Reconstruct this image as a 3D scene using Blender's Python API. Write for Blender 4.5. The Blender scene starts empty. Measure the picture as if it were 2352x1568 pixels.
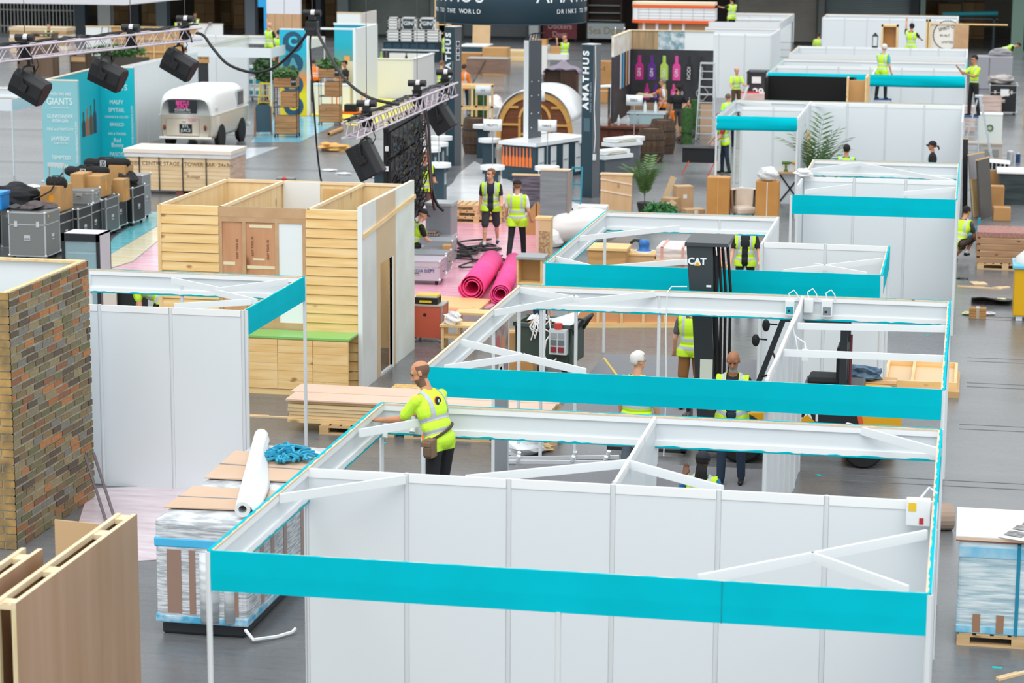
import bpy, math, random
import numpy as np
from mathutils import Vector, Matrix, Euler
random.seed(7)
SC = bpy.context.scene
COL = SC.collection
# ---------------------------------------------------------------- camera
IMW, IMH = 2352, 1568
CX, CY, CZ, YAW, PIT, ROLL, FPX = 6.145940925, -18.403334472, 7.993846090, -0.190407207, 0.188916887, 0.005754874, 5424.62989
_f = Vector((math.sin(YAW)*math.cos(PIT), math.cos(YAW)*math.cos(PIT), -math.sin(PIT)))
_r0 = Vector((math.cos(YAW), -math.sin(YAW), 0)); _u0 = _r0.cross(_f)
_r = math.cos(ROLL)*_r0 + math.sin(ROLL)*_u0
_u = -math.sin(ROLL)*_r0 + math.cos(ROLL)*_u0
cam_d = bpy.data.cameras.new('camera'); cam = bpy.data.objects.new('camera', cam_d); COL.objects.link(cam)
cam_d.sensor_width = 36; cam_d.sensor_fit = 'HORIZONTAL'; cam_d.lens = FPX/IMW*36; cam_d.clip_end = 400; cam_d.clip_start = .5
cam.matrix_world = Matrix(((_r.x, _u.x, -_f.x, CX), (_r.y, _u.y, -_f.y, CY), (_r.z, _u.z, -_f.z, CZ), (0, 0, 0, 1)))
cam_d.dof.use_dof = True; cam_d.dof.focus_distance = 31; cam_d.dof.aperture_fstop = 2.4
SC.camera = cam
# ---------------------------------------------------------------- light: daylight through the glazed hall roof
wd = bpy.data.worlds.new('world'); SC.world = wd; wd.use_nodes = True
bg = wd.node_tree.nodes['Background']; bg.inputs[0].default_value = (.94, .98, 1, 1); bg.inputs[1].default_value = .98
sun_d = bpy.data.lights.new('sun', 'SUN'); sun_d.energy = 1.3; sun_d.angle = math.radians(50); sun_d.color = (1, .97, .93)
sun = bpy.data.objects.new('sun', sun_d); COL.objects.link(sun); sun.rotation_euler = (math.radians(31), 0, 0); sun.location = (0, 0, 30)
vs = SC.view_settings; vs.view_transform = 'Standard'; vs.look = 'None'; vs.gamma = 1; vs.use_curve_mapping = False; vs.exposure = .33

def ray(px, py): return _f*FPX + _r*(px-IMW/2) - _u*(py-IMH/2)
CAM = Vector((CX, CY, CZ))
def at(px, py, z=0.):            # the point at height z seen there
    d = ray(px, py); return CAM + d*((z-CZ)/d.z)
def atY(px, py, Y):
    d = ray(px, py); return CAM + d*((Y-CY)/d.y)
def sc(p): return FPX/((Vector(p)-CAM).dot(_f))     # pixels per metre there
def AT(px, py, z=0.):
    p = at(px, py, z); return p, sc(p)
# ---------------------------------------------------------------- materials
def lin(h):
    if isinstance(h, str):
        h = h.lstrip('#'); h = [int(h[i:i+2], 16) for i in (0, 2, 4)]
    o = []
    for c in h[:3]:
        c /= 255.; o.append(c/12.92 if c <= .04045 else ((c+.055)/1.055)**2.4)
    return (*o, 1)
MT = {}
def M(col, rough=.6, metal=0., kind=None, col2=None, scale=6., bump=0., spec=.5, alpha=1., emit=0.):
    key = (str(col), rough, metal, kind, str(col2), scale, bump, alpha, emit, spec)
    if key in MT: return MT[key]
    m = bpy.data.materials.new((kind or 'plain')+'_'+str(len(MT))); MT[key] = m; m.use_nodes = True
    nt = m.node_tree; b = nt.nodes['Principled BSDF']; L = nt.links.new
    c1 = lin(col); c2 = lin(col2) if col2 else tuple(x*.82 for x in c1[:3])+(1,)
    b.inputs['Base Color'].default_value = c1; b.inputs['Roughness'].default_value = rough; b.inputs['Metallic'].default_value = metal
    b.inputs['Specular IOR Level'].default_value = spec
    m.diffuse_color = c1
    if alpha < 1: b.inputs['Alpha'].default_value = alpha
    if emit: b.inputs['Emission Color'].default_value = c1; b.inputs['Emission Strength'].default_value = emit
    def N(t, **k):
        n = nt.nodes.new(t)
        for a, v in k.items(): setattr(n, a, v)
        return n
    if kind:
        tc = N('ShaderNodeTexCoord'); mp = N('ShaderNodeMapping'); L(tc.outputs['Object'], mp.inputs[0])
        oi = N('ShaderNodeObjectInfo')
        ad = N('ShaderNodeVectorMath'); ad.operation = 'ADD'
        ml = N('ShaderNodeMath', operation='MULTIPLY'); L(oi.outputs['Random'], ml.inputs[0]); ml.inputs[1].default_value = 17.
        L(tc.outputs['Object'], ad.inputs[0]); L(ml.outputs[0], ad.inputs[1]); L(ad.outputs[0], mp.inputs[0])
        nz = N('ShaderNodeTexNoise'); nz.inputs['Scale'].default_value = scale; nz.inputs['Detail'].default_value = 5
        L(mp.outputs[0], nz.inputs['Vector'])
        rp = N('ShaderNodeValToRGB'); rp.color_ramp.elements[0].color = c1; rp.color_ramp.elements[1].color = c2
        rp.color_ramp.elements[0].position = .35; rp.color_ramp.elements[1].position = .68
        fac = nz.outputs[0]; hgt = nz.outputs[0]
        if kind in ('woodx', 'woody', 'woodz'):
            ax = 'xyz'.index(kind[-1]); s = [1., 1., 1.]; s[ax] = .09
            mp.inputs['Scale'].default_value = s; nz.inputs['Scale'].default_value = scale*3; nz.inputs['Detail'].default_value = 6
            vo = N('ShaderNodeTexVoronoi'); vo.inputs['Scale'].default_value = scale*.62
            mp2 = N('ShaderNodeMapping'); s2 = [1., 1., 1.]; s2[ax] = .55; mp2.inputs['Scale'].default_value = s2
            L(ad.outputs[0], mp2.inputs[0]); L(mp2.outputs[0], vo.inputs['Vector'])
            kr = N('ShaderNodeValToRGB'); kr.color_ramp.elements[0].color = (.35, .2, .1, 1); kr.color_ramp.elements[1].color = (1, 1, 1, 1)
            kr.color_ramp.elements[0].position = .05; kr.color_ramp.elements[1].position = .12
            L(vo.outputs['Distance'], kr.inputs[0])
            mx = N('ShaderNodeMixRGB', blend_type='MULTIPLY'); mx.inputs[0].default_value = .8
            L(fac, rp.inputs[0]); L(rp.outputs[0], mx.inputs[1]); L(kr.outputs[0], mx.inputs[2])
            L(mx.outputs[0], b.inputs['Base Color'])
        elif kind == 'film':     # stretch wrap: stretched streaks
            mp.inputs['Scale'].default_value = (.35, .35, 3.)
            rp.color_ramp.elements[0].position = .42; rp.color_ramp.elements[1].position = .6
            L(fac, rp.inputs[0]); L(rp.outputs[0], b.inputs['Base Color'])
        elif kind == 'sheet':    # film on the floor: wrinkles along x
            mp.inputs['Scale'].default_value = (.5, 2.5, 1.); mp.inputs['Rotation'].default_value = (0, 0, .35)
            L(fac, rp.inputs[0]); L(rp.outputs[0], b.inputs['Base Color'])
        elif kind == 'tint':     # each object its own shade
            mr = N('ShaderNodeMixRGB'); L(oi.outputs['Random'], mr.inputs[0]); mr.inputs[1].default_value = c1; mr.inputs[2].default_value = c2
            mv = N('ShaderNodeMixRGB', blend_type='MULTIPLY'); mv.inputs[0].default_value = .5
            r2 = N('ShaderNodeValToRGB'); r2.color_ramp.elements[0].color = (.75, .75, .75, 1); r2.color_ramp.elements[1].color = (1, 1, 1, 1)
            L(fac, r2.inputs[0]); L(mr.outputs[0], mv.inputs[1]); L(r2.outputs[0], mv.inputs[2]); L(mv.outputs[0], b.inputs['Base Color'])
        elif kind == 'brick':    # each brick its own colour
            cr = N('ShaderNodeValToRGB'); e = cr.color_ramp; e.interpolation = 'CONSTANT'
            pal = ['8f7a55', '776750', 'a8734a', '7d7656', '86704f', '9c8d68', '66584a', 'b98050', '8d846c', '74724f', '93664a', '85827a']
            e.elements[0].color = lin(pal[0]); e.elements[1].position = 1/12; e.elements[1].color = lin(pal[1])
            for i in range(2, 12):
                q = e.elements.new(i/12); q.color = lin(pal[i])
            L(oi.outputs['Random'], cr.inputs[0])
            r2 = N('ShaderNodeValToRGB'); r2.color_ramp.elements[0].color = (.6, .58, .54, 1); r2.color_ramp.elements[1].color = (1.15, 1.12, 1.05, 1)
            r2.color_ramp.elements[0].position = .3; r2.color_ramp.elements[1].position = .65
            mv = N('ShaderNodeMixRGB', blend_type='MULTIPLY'); mv.inputs[0].default_value = .8
            L(fac, r2.inputs[0]); L(cr.outputs[0], mv.inputs[1]); L(r2.outputs[0], mv.inputs[2]); L(mv.outputs[0], b.inputs['Base Color'])
        elif kind == 'grad':     # vertical print: blue over orange over yellow
            sx = N('ShaderNodeSeparateXYZ'); L(tc.outputs['Object'], sx.inputs[0])
            mr = N('ShaderNodeMapRange'); mr.inputs[1].default_value = 0; mr.inputs[2].default_value = scale; L(sx.outputs[2], mr.inputs[0])
            e = rp.color_ramp; e.elements[0].position = .25; e.elements[0].color = lin('e6d81c'); e.elements[1].position = .43; e.elements[1].color = lin('f08a32')
            for ps, cc in ((.56, '6fa79a'), (.72, '1fb6cc'), (1., '22b4d8')):
                q = e.elements.new(ps); q.color = lin(cc)
            L(mr.outputs[0], rp.inputs[0]); L(rp.outputs[0], b.inputs['Base Color'])
        elif kind == 'floor':
            rp.color_ramp.elements[0].position = .3; rp.color_ramp.elements[1].position = .75
            mp.inputs['Scale'].default_value = (.35, 1.1, 1)
            n2 = N('ShaderNodeTexNoise'); n2.inputs['Scale'].default_value = 3.; n2.inputs['Detail'].default_value = 8; n2.inputs['Roughness'].default_value = .7
            m3 = N('ShaderNodeMapping'); m3.inputs['Scale'].default_value = (.6, 3., 1); L(tc.outputs['Object'], m3.inputs[0]); L(m3.outputs[0], n2.inputs['Vector'])
            r2 = N('ShaderNodeValToRGB'); r2.color_ramp.elements[0].color = (.55, .55, .55, 1); r2.color_ramp.elements[1].color = (1, 1, 1, 1)
            r2.color_ramp.elements[0].position = .28; r2.color_ramp.elements[1].position = .48
            mv = N('ShaderNodeMixRGB', blend_type='MULTIPLY'); mv.inputs[0].default_value = .7
            L(fac, rp.inputs[0]); L(n2.outputs[0], r2.inputs[0]); L(rp.outputs[0], mv.inputs[1]); L(r2.outputs[0], mv.inputs[2]); L(mv.outputs[0], b.inputs['Base Color'])
            rr = N('ShaderNodeMapRange'); rr.inputs[3].default_value = rough*.7; rr.inputs[4].default_value = rough*1.5; L(n2.outputs[0], rr.inputs[0]); L(rr.outputs[0], b.inputs['Roughness'])
            hgt = n2.outputs[0]
        else:
            L(fac, rp.inputs[0]); L(rp.outputs[0], b.inputs['Base Color'])
        if bump:
            bp = N('ShaderNodeBump'); bp.inputs['Strength'].default_value = bump; bp.inputs['Distance'].default_value = .02
            L(hgt, bp.inputs['Height']); L(bp.outputs[0], b.inputs['Normal'])
    return m
# ---------------------------------------------------------------- mesh builder
class MB:
    def __init__(s): s.v = []; s.f = []; s.mi = []; s.m = 0
    def add(s, vs, fs):
        o = len(s.v); s.v += [tuple(v) for v in vs]; s.f += [tuple(i+o for i in f) for f in fs]; s.mi += [s.m]*len(fs); return s
    def bx(s, x0, y0, z0, x1, y1, z1):
        if x0 > x1: x0, x1 = x1, x0
        if y0 > y1: y0, y1 = y1, y0
        if z0 > z1: z0, z1 = z1, z0
        return s.add([(x0, y0, z0), (x1, y0, z0), (x1, y1, z0), (x0, y1, z0), (x0, y0, z1), (x1, y0, z1), (x1, y1, z1), (x0, y1, z1)],
                     [(0, 3, 2, 1), (4, 5, 6, 7), (0, 1, 5, 4), (1, 2, 6, 5), (2, 3, 7, 6), (3, 0, 4, 7)])
    def box(s, c, d, rot=(0, 0, 0)):
        R = Euler(rot).to_matrix(); c = Vector(c); h = [x/2 for x in d]
        vs = [c+R@Vector((h[0]*a, h[1]*b_, h[2]*e)) for e in (-1, 1) for a, b_ in ((-1, -1), (1, -1), (1, 1), (-1, 1))]
        return s.add(vs, [(0, 3, 2, 1), (4, 5, 6, 7), (0, 1, 5, 4), (1, 2, 6, 5), (2, 3, 7, 6), (3, 0, 4, 7)])
    def beam(s, p, q, w, h, up=(0, 0, 1)):
        p = Vector(p); q = Vector(q); d = (q-p).normalized(); u = Vector(up)
        if abs(d.dot(u)) > .98: u = Vector((0, 1, 0))
        sd = d.cross(u).normalized(); u = sd.cross(d).normalized()
        vs = [e+sd*(w/2*a)+u*(h/2*b_) for e in (p, q) for a, b_ in ((-1, -1), (1, -1), (1, 1), (-1, 1))]
        return s.add(vs, [(0, 3, 2, 1), (4, 5, 6, 7), (0, 1, 5, 4), (1, 2, 6, 5), (2, 3, 7, 6), (3, 0, 4, 7)])
    def cyl(s, p, q, r0, r1=None, n=12, caps=True):
        r1 = r0 if r1 is None else r1; p = Vector(p); q = Vector(q); d = (q-p).normalized()
        a = d.orthogonal().normalized(); b_ = d.cross(a)
        vs = [e+(a*math.cos(t)+b_*math.sin(t))*r for e, r in ((p, r0), (q, r1)) for t in [2*math.pi*i/n for i in range(n)]]
        fs = [(i, (i+1) % n, n+(i+1) % n, n+i) for i in range(n)]
        if caps: fs += [tuple(range(n-1, -1, -1)), tuple(range(n, 2*n))]
        return s.add(vs, fs)
    def tube(s, pts, r, n=6, caps=True):
        pts = [Vector(p) for p in pts]; vs = []; k = len(pts); a = None
        for i, p in enumerate(pts):
            d = (pts[min(i+1, k-1)]-pts[max(i-1, 0)]).normalized()
            a = d.orthogonal().normalized() if a is None else (a-d*a.dot(d)).normalized()
            b_ = d.cross(a); rr = r[i] if isinstance(r, (list, tuple)) else r
            vs += [p+(a*math.cos(2*math.pi*j/n)+b_*math.sin(2*math.pi*j/n))*rr for j in range(n)]
        fs = [(i*n+j, i*n+(j+1) % n, (i+1)*n+(j+1) % n, (i+1)*n+j) for i in range(k-1) for j in range(n)]
        if caps: fs += [tuple(range(n-1, -1, -1)), tuple(range((k-1)*n, k*n))]
        return s.add(vs, fs)
    def lathe(s, prof, n=20, c=(0, 0, 0)):
        vs = []; k = len(prof)
        for r, z in prof: vs += [(c[0]+r*math.cos(2*math.pi*j/n), c[1]+r*math.sin(2*math.pi*j/n), c[2]+z) for j in range(n)]
        fs = [(i*n+j, i*n+(j+1) % n, (i+1)*n+(j+1) % n, (i+1)*n+j) for i in range(k-1) for j in range(n)]
        fs += [tuple(range(n-1, -1, -1)), tuple(range((k-1)*n, k*n))]
        return s.add(vs, fs)
    def prism(s, poly, a, b_, axis='y'):   # poly in the two other axes
        def p3(u, v, w): return (u, w, v) if axis == 'y' else ((w, u, v) if axis == 'x' else (u, v, w))
        n = len(poly); vs = [p3(u, v, a) for u, v in poly]+[p3(u, v, b_) for u, v in poly]
        return s.add(vs, [tuple(range(n)), tuple(range(2*n-1, n-1, -1))]+[(i, n+i, n+(i+1) % n, (i+1) % n) for i in range(n)])
    def ell(s, c, r, n=12, m=8):
        vs = []; fs = []
        for i in range(m+1):
            ph = math.pi*i/m
            for j in range(n):
                t = 2*math.pi*j/n; vs.append((c[0]+r[0]*math.sin(ph)*math.cos(t), c[1]+r[1]*math.sin(ph)*math.sin(t), c[2]+r[2]*math.cos(ph)))
        fs = [(i*n+j, (i+1)*n+j, (i+1)*n+(j+1) % n, i*n+(j+1) % n) for i in range(m) for j in range(n)]
        return s.add(vs, fs)
    def grid(s, fn, nu, nv, thick=0):
        vs = [Vector(fn(i/nu, j/nv)) for j in range(nv+1) for i in range(nu+1)]
        fs = [(j*(nu+1)+i, j*(nu+1)+i+1, (j+1)*(nu+1)+i+1, (j+1)*(nu+1)+i) for j in range(nv) for i in range(nu)]
        return s.add(vs, fs)
    def build(s, name, mat, parent=None, smooth=False, bevel=0, sub=0, solid=0, loc=None, rz=0):
        me = bpy.data.meshes.new(name); me.from_pydata(s.v, [], s.f)
        mats = mat if isinstance(mat, (list, tuple)) else [mat]
        for m in mats: me.materials.append(m)
        if len(mats) > 1: me.polygons.foreach_set('material_index', s.mi)
        if smooth: me.polygons.foreach_set('use_smooth', [True]*len(me.polygons))
        me.update(); o = bpy.data.objects.new(name, me); COL.objects.link(o)
        if parent: o.parent = parent
        if loc is not None: o.location = loc
        if rz: o.rotation_euler.z = rz
        if solid: md = o.modifiers.new('s', 'SOLIDIFY'); md.thickness = solid; md.offset = 0
        if bevel: md = o.modifiers.new('b', 'BEVEL'); md.width = bevel; md.segments = 2; md.limit_method = 'ANGLE'
        if sub: md = o.modifiers.new('u', 'SUBSURF'); md.levels = sub; md.render_levels = sub
        return o
def B(x0, y0, z0, x1, y1, z1): return MB().bx(x0, y0, z0, x1, y1, z1)
def tag(o, label, cat=None, group=None, kind=None):
    if label: o['label'] = label
    if cat: o['category'] = cat
    if group: o['group'] = group
    if kind: o['kind'] = kind
    return o
def thing(name, label, cat, loc=(0, 0, 0), rz=0, group=None):
    o = bpy.data.objects.new(name, None); COL.objects.link(o); o.location = loc; o.rotation_euler.z = rz; o.empty_display_size = .2
    return tag(o, label, cat, group)
def struct(name, mb, mat, **k):
    o = mb.build(name, mat, **k); o['kind'] = 'structure'; return o
def copy_tree(o, parent=None):
    c = o.copy(); COL.objects.link(c); c.parent = parent
    for ch in list(o.children): copy_tree(ch, c)
    return c
def share(o, name, parent, loc, rz=0, mat=None):     # another piece of the same mesh
    c = bpy.data.objects.new(name, o.data); COL.objects.link(c); c.parent = parent; c.location = loc; c.rotation_euler.z = rz
    return c
TXT = []
def text(body, parent, loc, size, mat, rot=(math.pi/2, 0, 0), align='CENTER', name='lettering', sx=1., bold=0.):
    TXT.append((body, parent, loc, size, mat, rot, align, name, sx, bold))
def flush_text():
    tmp = []
    for (body, par, loc, size, mat, rot, align, name, sx, bold) in TXT:
        cu = bpy.data.curves.new('t', 'FONT'); cu.body = body; cu.size = size; cu.align_x = align; cu.align_y = 'CENTER'; cu.extrude = .002; cu.offset = bold
        cu.resolution_u = 3; cu.space_character = 1.35 if body == 'AMATHUS' else 1
        ob = bpy.data.objects.new('t', cu); COL.objects.link(ob); tmp.append(ob)
    dg = bpy.context.evaluated_depsgraph_get()
    ms = [bpy.data.meshes.new_from_object(o.evaluated_get(dg)) for o in tmp]
    for o, me, (body, par, loc, size, mat, rot, align, name, sx, bold) in zip(tmp, ms, TXT):
        me.materials.clear(); me.materials.append(mat); me.name = name
        n = bpy.data.objects.new(name, me); COL.objects.link(n); n.parent = par; n.location = loc; n.rotation_euler = rot; n.scale.x = sx
        bpy.data.objects.remove(o)
    TXT.clear()
# common colours
WHITE = M('e9eef0', .45); PANEL = M('dfe6ea', .4); ALU = M('dde2e5', .4, .1); RAIL = M('f1f4f5', .4); TEAL = M('00bacb', .9, kind='cloth', col2='00b4c4', scale=2, spec=.08); TEALE = M('3fd9dc', .75)
BATTEN = M('e6cfb4', .7, kind='woody', col2='dcc3a4'); BLACK = M('17181a', .5); DARK = M('2b2d30', .6); GREY = M('8b8f93', .5); STEEL = M('b9bec2', .3, .7)
PINE = M('efcf97', .6, kind='woodx', col2='e3b874', scale=5); PINEZ = M('efd2a0', .6, kind='woodz', col2='e2bb80', scale=5); PINEY = M('efd2a0', .6, kind='woody', col2='e2bb80', scale=5)
MDF = M('c9a57e', .6, kind='mottle', col2='bd9670', scale=3); CARD = M('c79a63', .75, kind='mottle', col2='bd8f58', scale=2.5); CARD2 = M('b98a55', .75, kind='mottle', col2='ad7e4a', scale=2.5)
PLY = M('e3bd8c', .6, kind='woodx', col2='d4a771', scale=4); WRAP = M('dfe6ea', .18, kind='film', col2='a9b4ba', scale=5, bump=.5)
NAVY = M('22323c', .5); CHAR = M('3c3f44', .5); RUBBER = M('1b1b1c', .8); ORANGE = M('f07c1e', .7); LIME = M('c9f13c', .7); GREYRF = M('b9bfc4', .4)
BROWNW = M('6a4027', .5, kind='woodx', col2='4d2d1b', scale=4); PALW = M('d9b98b', .75, kind='woodx', col2='c5a06e', scale=5)
# ================================================================ the hall
fl = MB()
fl.bx(-70, -30, -.2, 45, 140, 0)
FLOOR = struct('floor', fl, M('76787b', .24, kind='floor', col2='5c5f63', scale=.5, bump=.12))
for i, (y, x0, x1) in enumerate(((22.6, 6.3, 12), (20.4, 6.3, 12), (17.2, 6.2, 11), (26.8, 6.3, 12), (35, 6.5, 14), (47, -40, 14), (56, -40, 14), (13.6, 4.6, 10))):
    MB().bx(x0, y, 0, x1, y+.03, .004).bx(x0, y+.32, 0, x1, y+.345, .004).build('trench_edge', M('6b6d70', .6), FLOOR)
# back of the hall: roller shutters between columns under a gallery
YB = 109.
gal = struct('ceiling', B(-70, 103, 4.4, 45, 138, 4.9), M('6b6f70', .8))
struct('wall_back', B(-70, 134, 0, 45, 134.4, 4.4), M('3a3733', .9, kind='mottle', col2='252422', scale=1))
def seg(px0, px1, Y): return atY(px0, 60, Y).x, atY(px1, 60, Y).x
nsh = 0
def shutter(px0, px1, col, label, Y=YB, z0=0):
    x0, x1 = seg(px0, px1, Y); n = int(4.3/.11); mb = MB()
    t = thing('roller_shutter', label, 'shutter', ((x0+x1)/2, Y, z0)); w = (x1-x0)/2
    vs = []; fs = []
    for i in range(n):
        z = .12+i*.11
        a = len(mb.v)
        mb.add([(-w, 0, z), (w, 0, z), (-w, -.03, z+.02), (w, -.03, z+.02), (-w, -.03, z+.085), (w, -.03, z+.085), (-w, 0, z+.11), (w, 0, z+.11)], [(0, 1, 3, 2), (2, 3, 5, 4), (4, 5, 7, 6)])
    tag(mb.build('shutter_slats', M(col, .55, .1, kind='mottle', scale=.7), t), None, kind='stuff')
    MB().bx(-w, -.05, 0, w, .03, .12).build('bottom_bar', M('2f3234', .6), t)
    MB().bx(-w-.05, -.1, 0, -w+.08, .05, 4.4).build('guide_rail', M('5a625f', .6), t); MB().bx(w-.08, -.1, 0, w+.05, .05, 4.4).build('guide_rail', M('5a625f', .6), t)
shutter(802, 990, '8b9690', 'grey-green slatted roller shutter behind the stacked white crates')
shutter(1062, 1212, '7f858a', 'grey slatted roller shutter behind the leaning plywood sheets')
shutter(1690, 1878, '9a968f', 'taupe slatted roller shutter behind the open white booths')
shutter(1893, 2090, '7e8b8c', 'blue-grey slatted roller shutter behind the booth with the round black emblem')
def column(px, w, col, Y, name='trim_1', d=.5):
    p = atY(px, 60, Y); k = sc(p); m = MB(); ww = w/k/2
    m.bx(p.x-ww, Y-.05, 0, p.x+ww, Y+.0, 4.4); m.bx(p.x-ww, Y+d-.05, 0, p.x+ww, Y+d, 4.4); m.bx(p.x-ww*.35, Y, 0, p.x+ww*.35, Y+d-.05, 4.4); m.bx(p.x-ww*1.2, Y-.1, 0, p.x+ww*1.2, Y+d+.05, .15)
    return struct(name, m, M(col, .6))
for i, (px, w, col, Y) in enumerate(((184, 26, '26343c', 106), (240, 30, '8a8d8c', 106), (310, 20, '1d2228', 107), (372, 26, '59646a', 107), (575, 24, '66707a', 106.5), (732, 12, '252b36', 107), (788, 26, '6b7476', 107.5), (996, 14, '76807a', 108),
        (1226, 22, 'a5a9aa', 106), (1886, 14, '6e706c', 108.5), (2101, 22, '1f2a2e', 108.5), (2117, 14, '7f8f86', 108.5), (2338, 28, '5f776c', 104))):
    column(px, w, col, Y, 'trim_%d' % (i+1))
struct('wall_partition', B(seg(1212, 1250, 110)[0], 110, 0, seg(1690, 1700, 110)[0], 110.3, 4.4), M('37302c', .9))
struct('wall_warehouse', B(seg(2125, 2130, 128)[0], 128, 0, 40, 128.3, 4.4), M('8a857a', .9))
struct('wall_store', B(seg(200, 230, 124)[0], 124, 0, seg(800, 810, 124)[0], 124.3, 4.4), M('6e6252', .9, kind='mottle', col2='4a4238', scale=.4))
# the white gallery edge that comes into view top left
struct('trim_20', MB().prism([(atY(-40, 8, 103).x, 0), (atY(300, 6, 103).x, .0), (atY(430, -8, 103).x, .35), (atY(-40, -8, 103).x, .35)], 102.2, 102.9, 'y'), M('d9dadf', .6), loc=(0, 0, atY(100, 7, 103).z))

# ================================================================ shell scheme booths
PW = .022
def booth(name, label, walls=(), fasc=(), posts=(), braces=(), group=None, H=2.5, teal=True, org=(0, 0)):
    ox, oy = org
    t = thing(name, label, 'booth', (ox, oy, 0), 0, group)
    done = set()
    fz = H-.01
    def post(x, y, h=H, ph_=9):
        k = (round(x, 2), round(y, 2))
        if k in done: return
        done.add(k)
        MB().cyl((x-ox, y-oy, 0), (x-ox, y-oy, min(h, ph_)), .026, n=8).build('post', ALU, t)
    for (ax, c, a, b_) in walls:
        n = max(1, round(abs(b_-a))); st = (b_-a)/n
        for i in range(n+1):
            q = a+st*i; post(*((q, c) if ax == 'x' else (c, q)))
        for i in range(n):
            u0 = a+st*i+.025; u1 = a+st*(i+1)-.025
            def bb(z0, z1, d, nm, mt):
                m = MB()
                if ax == 'x': m.bx(u0-ox, c-d-oy, z0, u1-ox, c+d-oy, z1)
                else: m.bx(c-d-ox, u0-oy, z0, c+d-ox, u1-oy, z1)
                return m
            pn = bb(.0, H-.09, .008, 'panel', PANEL).build('panel', PANEL, t)
            bb(H-.09, H-.004, .016, 'top_rail', RAIL).build('top_rail', RAIL, t)
    for fa in fasc:
        ax, c, a, b_, side = fa[:5]; op = fa[5] if len(fa) > 5 else ''
        # side: direction the fabric faces, +1 / -1 along the other axis
        def put(u0, u1, d0, d1, z0, z1, nm, mt):
            m = MB()
            if ax == 'x': m.bx(u0-ox, c+d0-oy, z0, u1-ox, c+d1-oy, z1)
            else: m.bx(c+d0-ox, u0-oy, z0, c+d1-ox, u1-oy, z1)
            return m.build(nm, mt, t)
        put(a, b_, -.006, .006, H-.33, H, 'fascia_board', PANEL)
        put(a, b_, -side*.006, -side*.03, H-.075, H-.012, 'fascia_rail', RAIL)
        put(a, b_, -side*.006, -side*.03, H-.325, H-.26, 'fascia_rail', RAIL)
        put(a, b_, -side*.004, -side*.034, H-.012, H+.006, 'batten', BATTEN)
        if teal and 'n' not in op:
            n = max(4, int(abs(b_-a)*14)); rnd = random.Random(int(a*7+c*13)); vs = []
            offs = [(-side*(.010+rnd.random()*.022), H+.008), (side*.012, H+.010), (side*.014, H-.165), (side*.012, H-.345), (-side*.012, H-.345), (-side*.034, H-.335+.0)]
            m = MB(); ph = rnd.random()*6; am = 0 if 'r' not in op else .022
            for i in range(n+1):
                u = a+(b_-a)*i/n; wv = rnd.random()
                row = [(-side*(.006+.018*wv), H+.009), (side*.012, H+.010), (side*(.014+am*.8*(1+math.sin(u*2.1+ph))), H-.10), (side*(.016+am*1.6*(1+math.sin(u*1.3+ph*2))), H-.19), (side*(.014+am*1.5*(1+math.sin(u*1.7+ph))), H-.28), (side*.014, H-.340-(am*.6*math.sin(u*1.1+ph) if am > .01 else 0)),
                       (-side*.02, H-.342), (-side*.036, H-.336), (-side*.037, H-.318+.02*(rnd.random()-.5))]
                for d, z in row: m.v.append(((u-ox, c+d-oy, z) if ax == 'x' else (c+d-ox, u-oy, z)))
            k = 9
            for i in range(n):
                for j in range(k-1): m.f.append((i*k+j, (i+1)*k+j, (i+1)*k+j+1, i*k+j+1)); m.mi.append(0)
            m.build('fascia_fabric', TEAL, t, smooth=am > .01)
        post(*((a, c) if ax == 'x' else (c, a))); post(*((b_, c) if ax == 'x' else (c, b_)))
    for x, y in posts: post(x, y, H-.335)
    for (p, q) in braces:
        MB().beam((p[0]-ox, p[1]-oy, H-.05), (q[0]-ox, q[1]-oy, H-.05), .03, .085).build('brace', WHITE, t)
    return t
def bp(a, b_, z=2.47):   # brace by two points on its top edge
    p = at(*a, z); q = at(*b_, z); return ((p.x, p.y), (q.x, q.y))
R1_ = booth('exhibition_booth', 'nearest white panel booth with a long teal fascia across the bottom of the view', org=(3, 0),
      walls=[('x', 3, 0, 6), ('y', 6, 0, 3)], fasc=[('x', 0, 0, 6, -1), ('y', 0, 0, 3, -1), ('y', 6, 0, 3, 1)], posts=[(3, 0)],
      braces=[bp((640, 1140), (930, 1096)), bp((1605, 1325), (2128, 1222)), bp((1862, 1272), (2085, 1350))])
MB().bx(1.34, -.018, 2.155, 1.348, -.0145, 2.51).build('fabric_seam', M('008c9c', .9), R1_)
booth('exhibition_booth', 'white panel booth where the man in the lime shirt leans on the fascia', org=(3, 4.5),
      walls=[('y', 3, 3.1, 6)], fasc=[('x', 6, 0, 3, 1), ('x', 6, 3, 6, 1), ('y', 0, 3, 6, -1), ('y', 6, 3, 6, 1)], posts=[(.72, 6)],
      braces=[bp((1070, 1096), (1440, 1060)), bp((1440, 1060), (1660, 1120)), bp((826, 990), (1000, 960)), bp((1945, 975), (2160, 1035))])
booth('exhibition_booth', 'white frame booth with a long teal fascia just in front of the forklift', org=(3, 11),
      walls=[('y', 4, 8.2, 14)], fasc=[('x', 8, 0, 6, -1), ('y', 0, 8, 14, -1, 'n'), ('x', 14, 0, 2, 1), ('x', 14, 2, 4, 1), ('x', 14, 4, 6, 1), ('y', 6, 8, 14, 1)],
      posts=[(.32, 14), (.82, 14)],
      braces=[bp((1060, 782), (1345, 850)), bp((1022, 842), (1205, 815)), bp((1135, 715), (1325, 682)), bp((1192, 662), (1330, 685)), bp((1330, 690), (1520, 670)), bp((1832, 745), (2178, 752)), bp((1800, 806), (2172, 820))])
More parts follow.
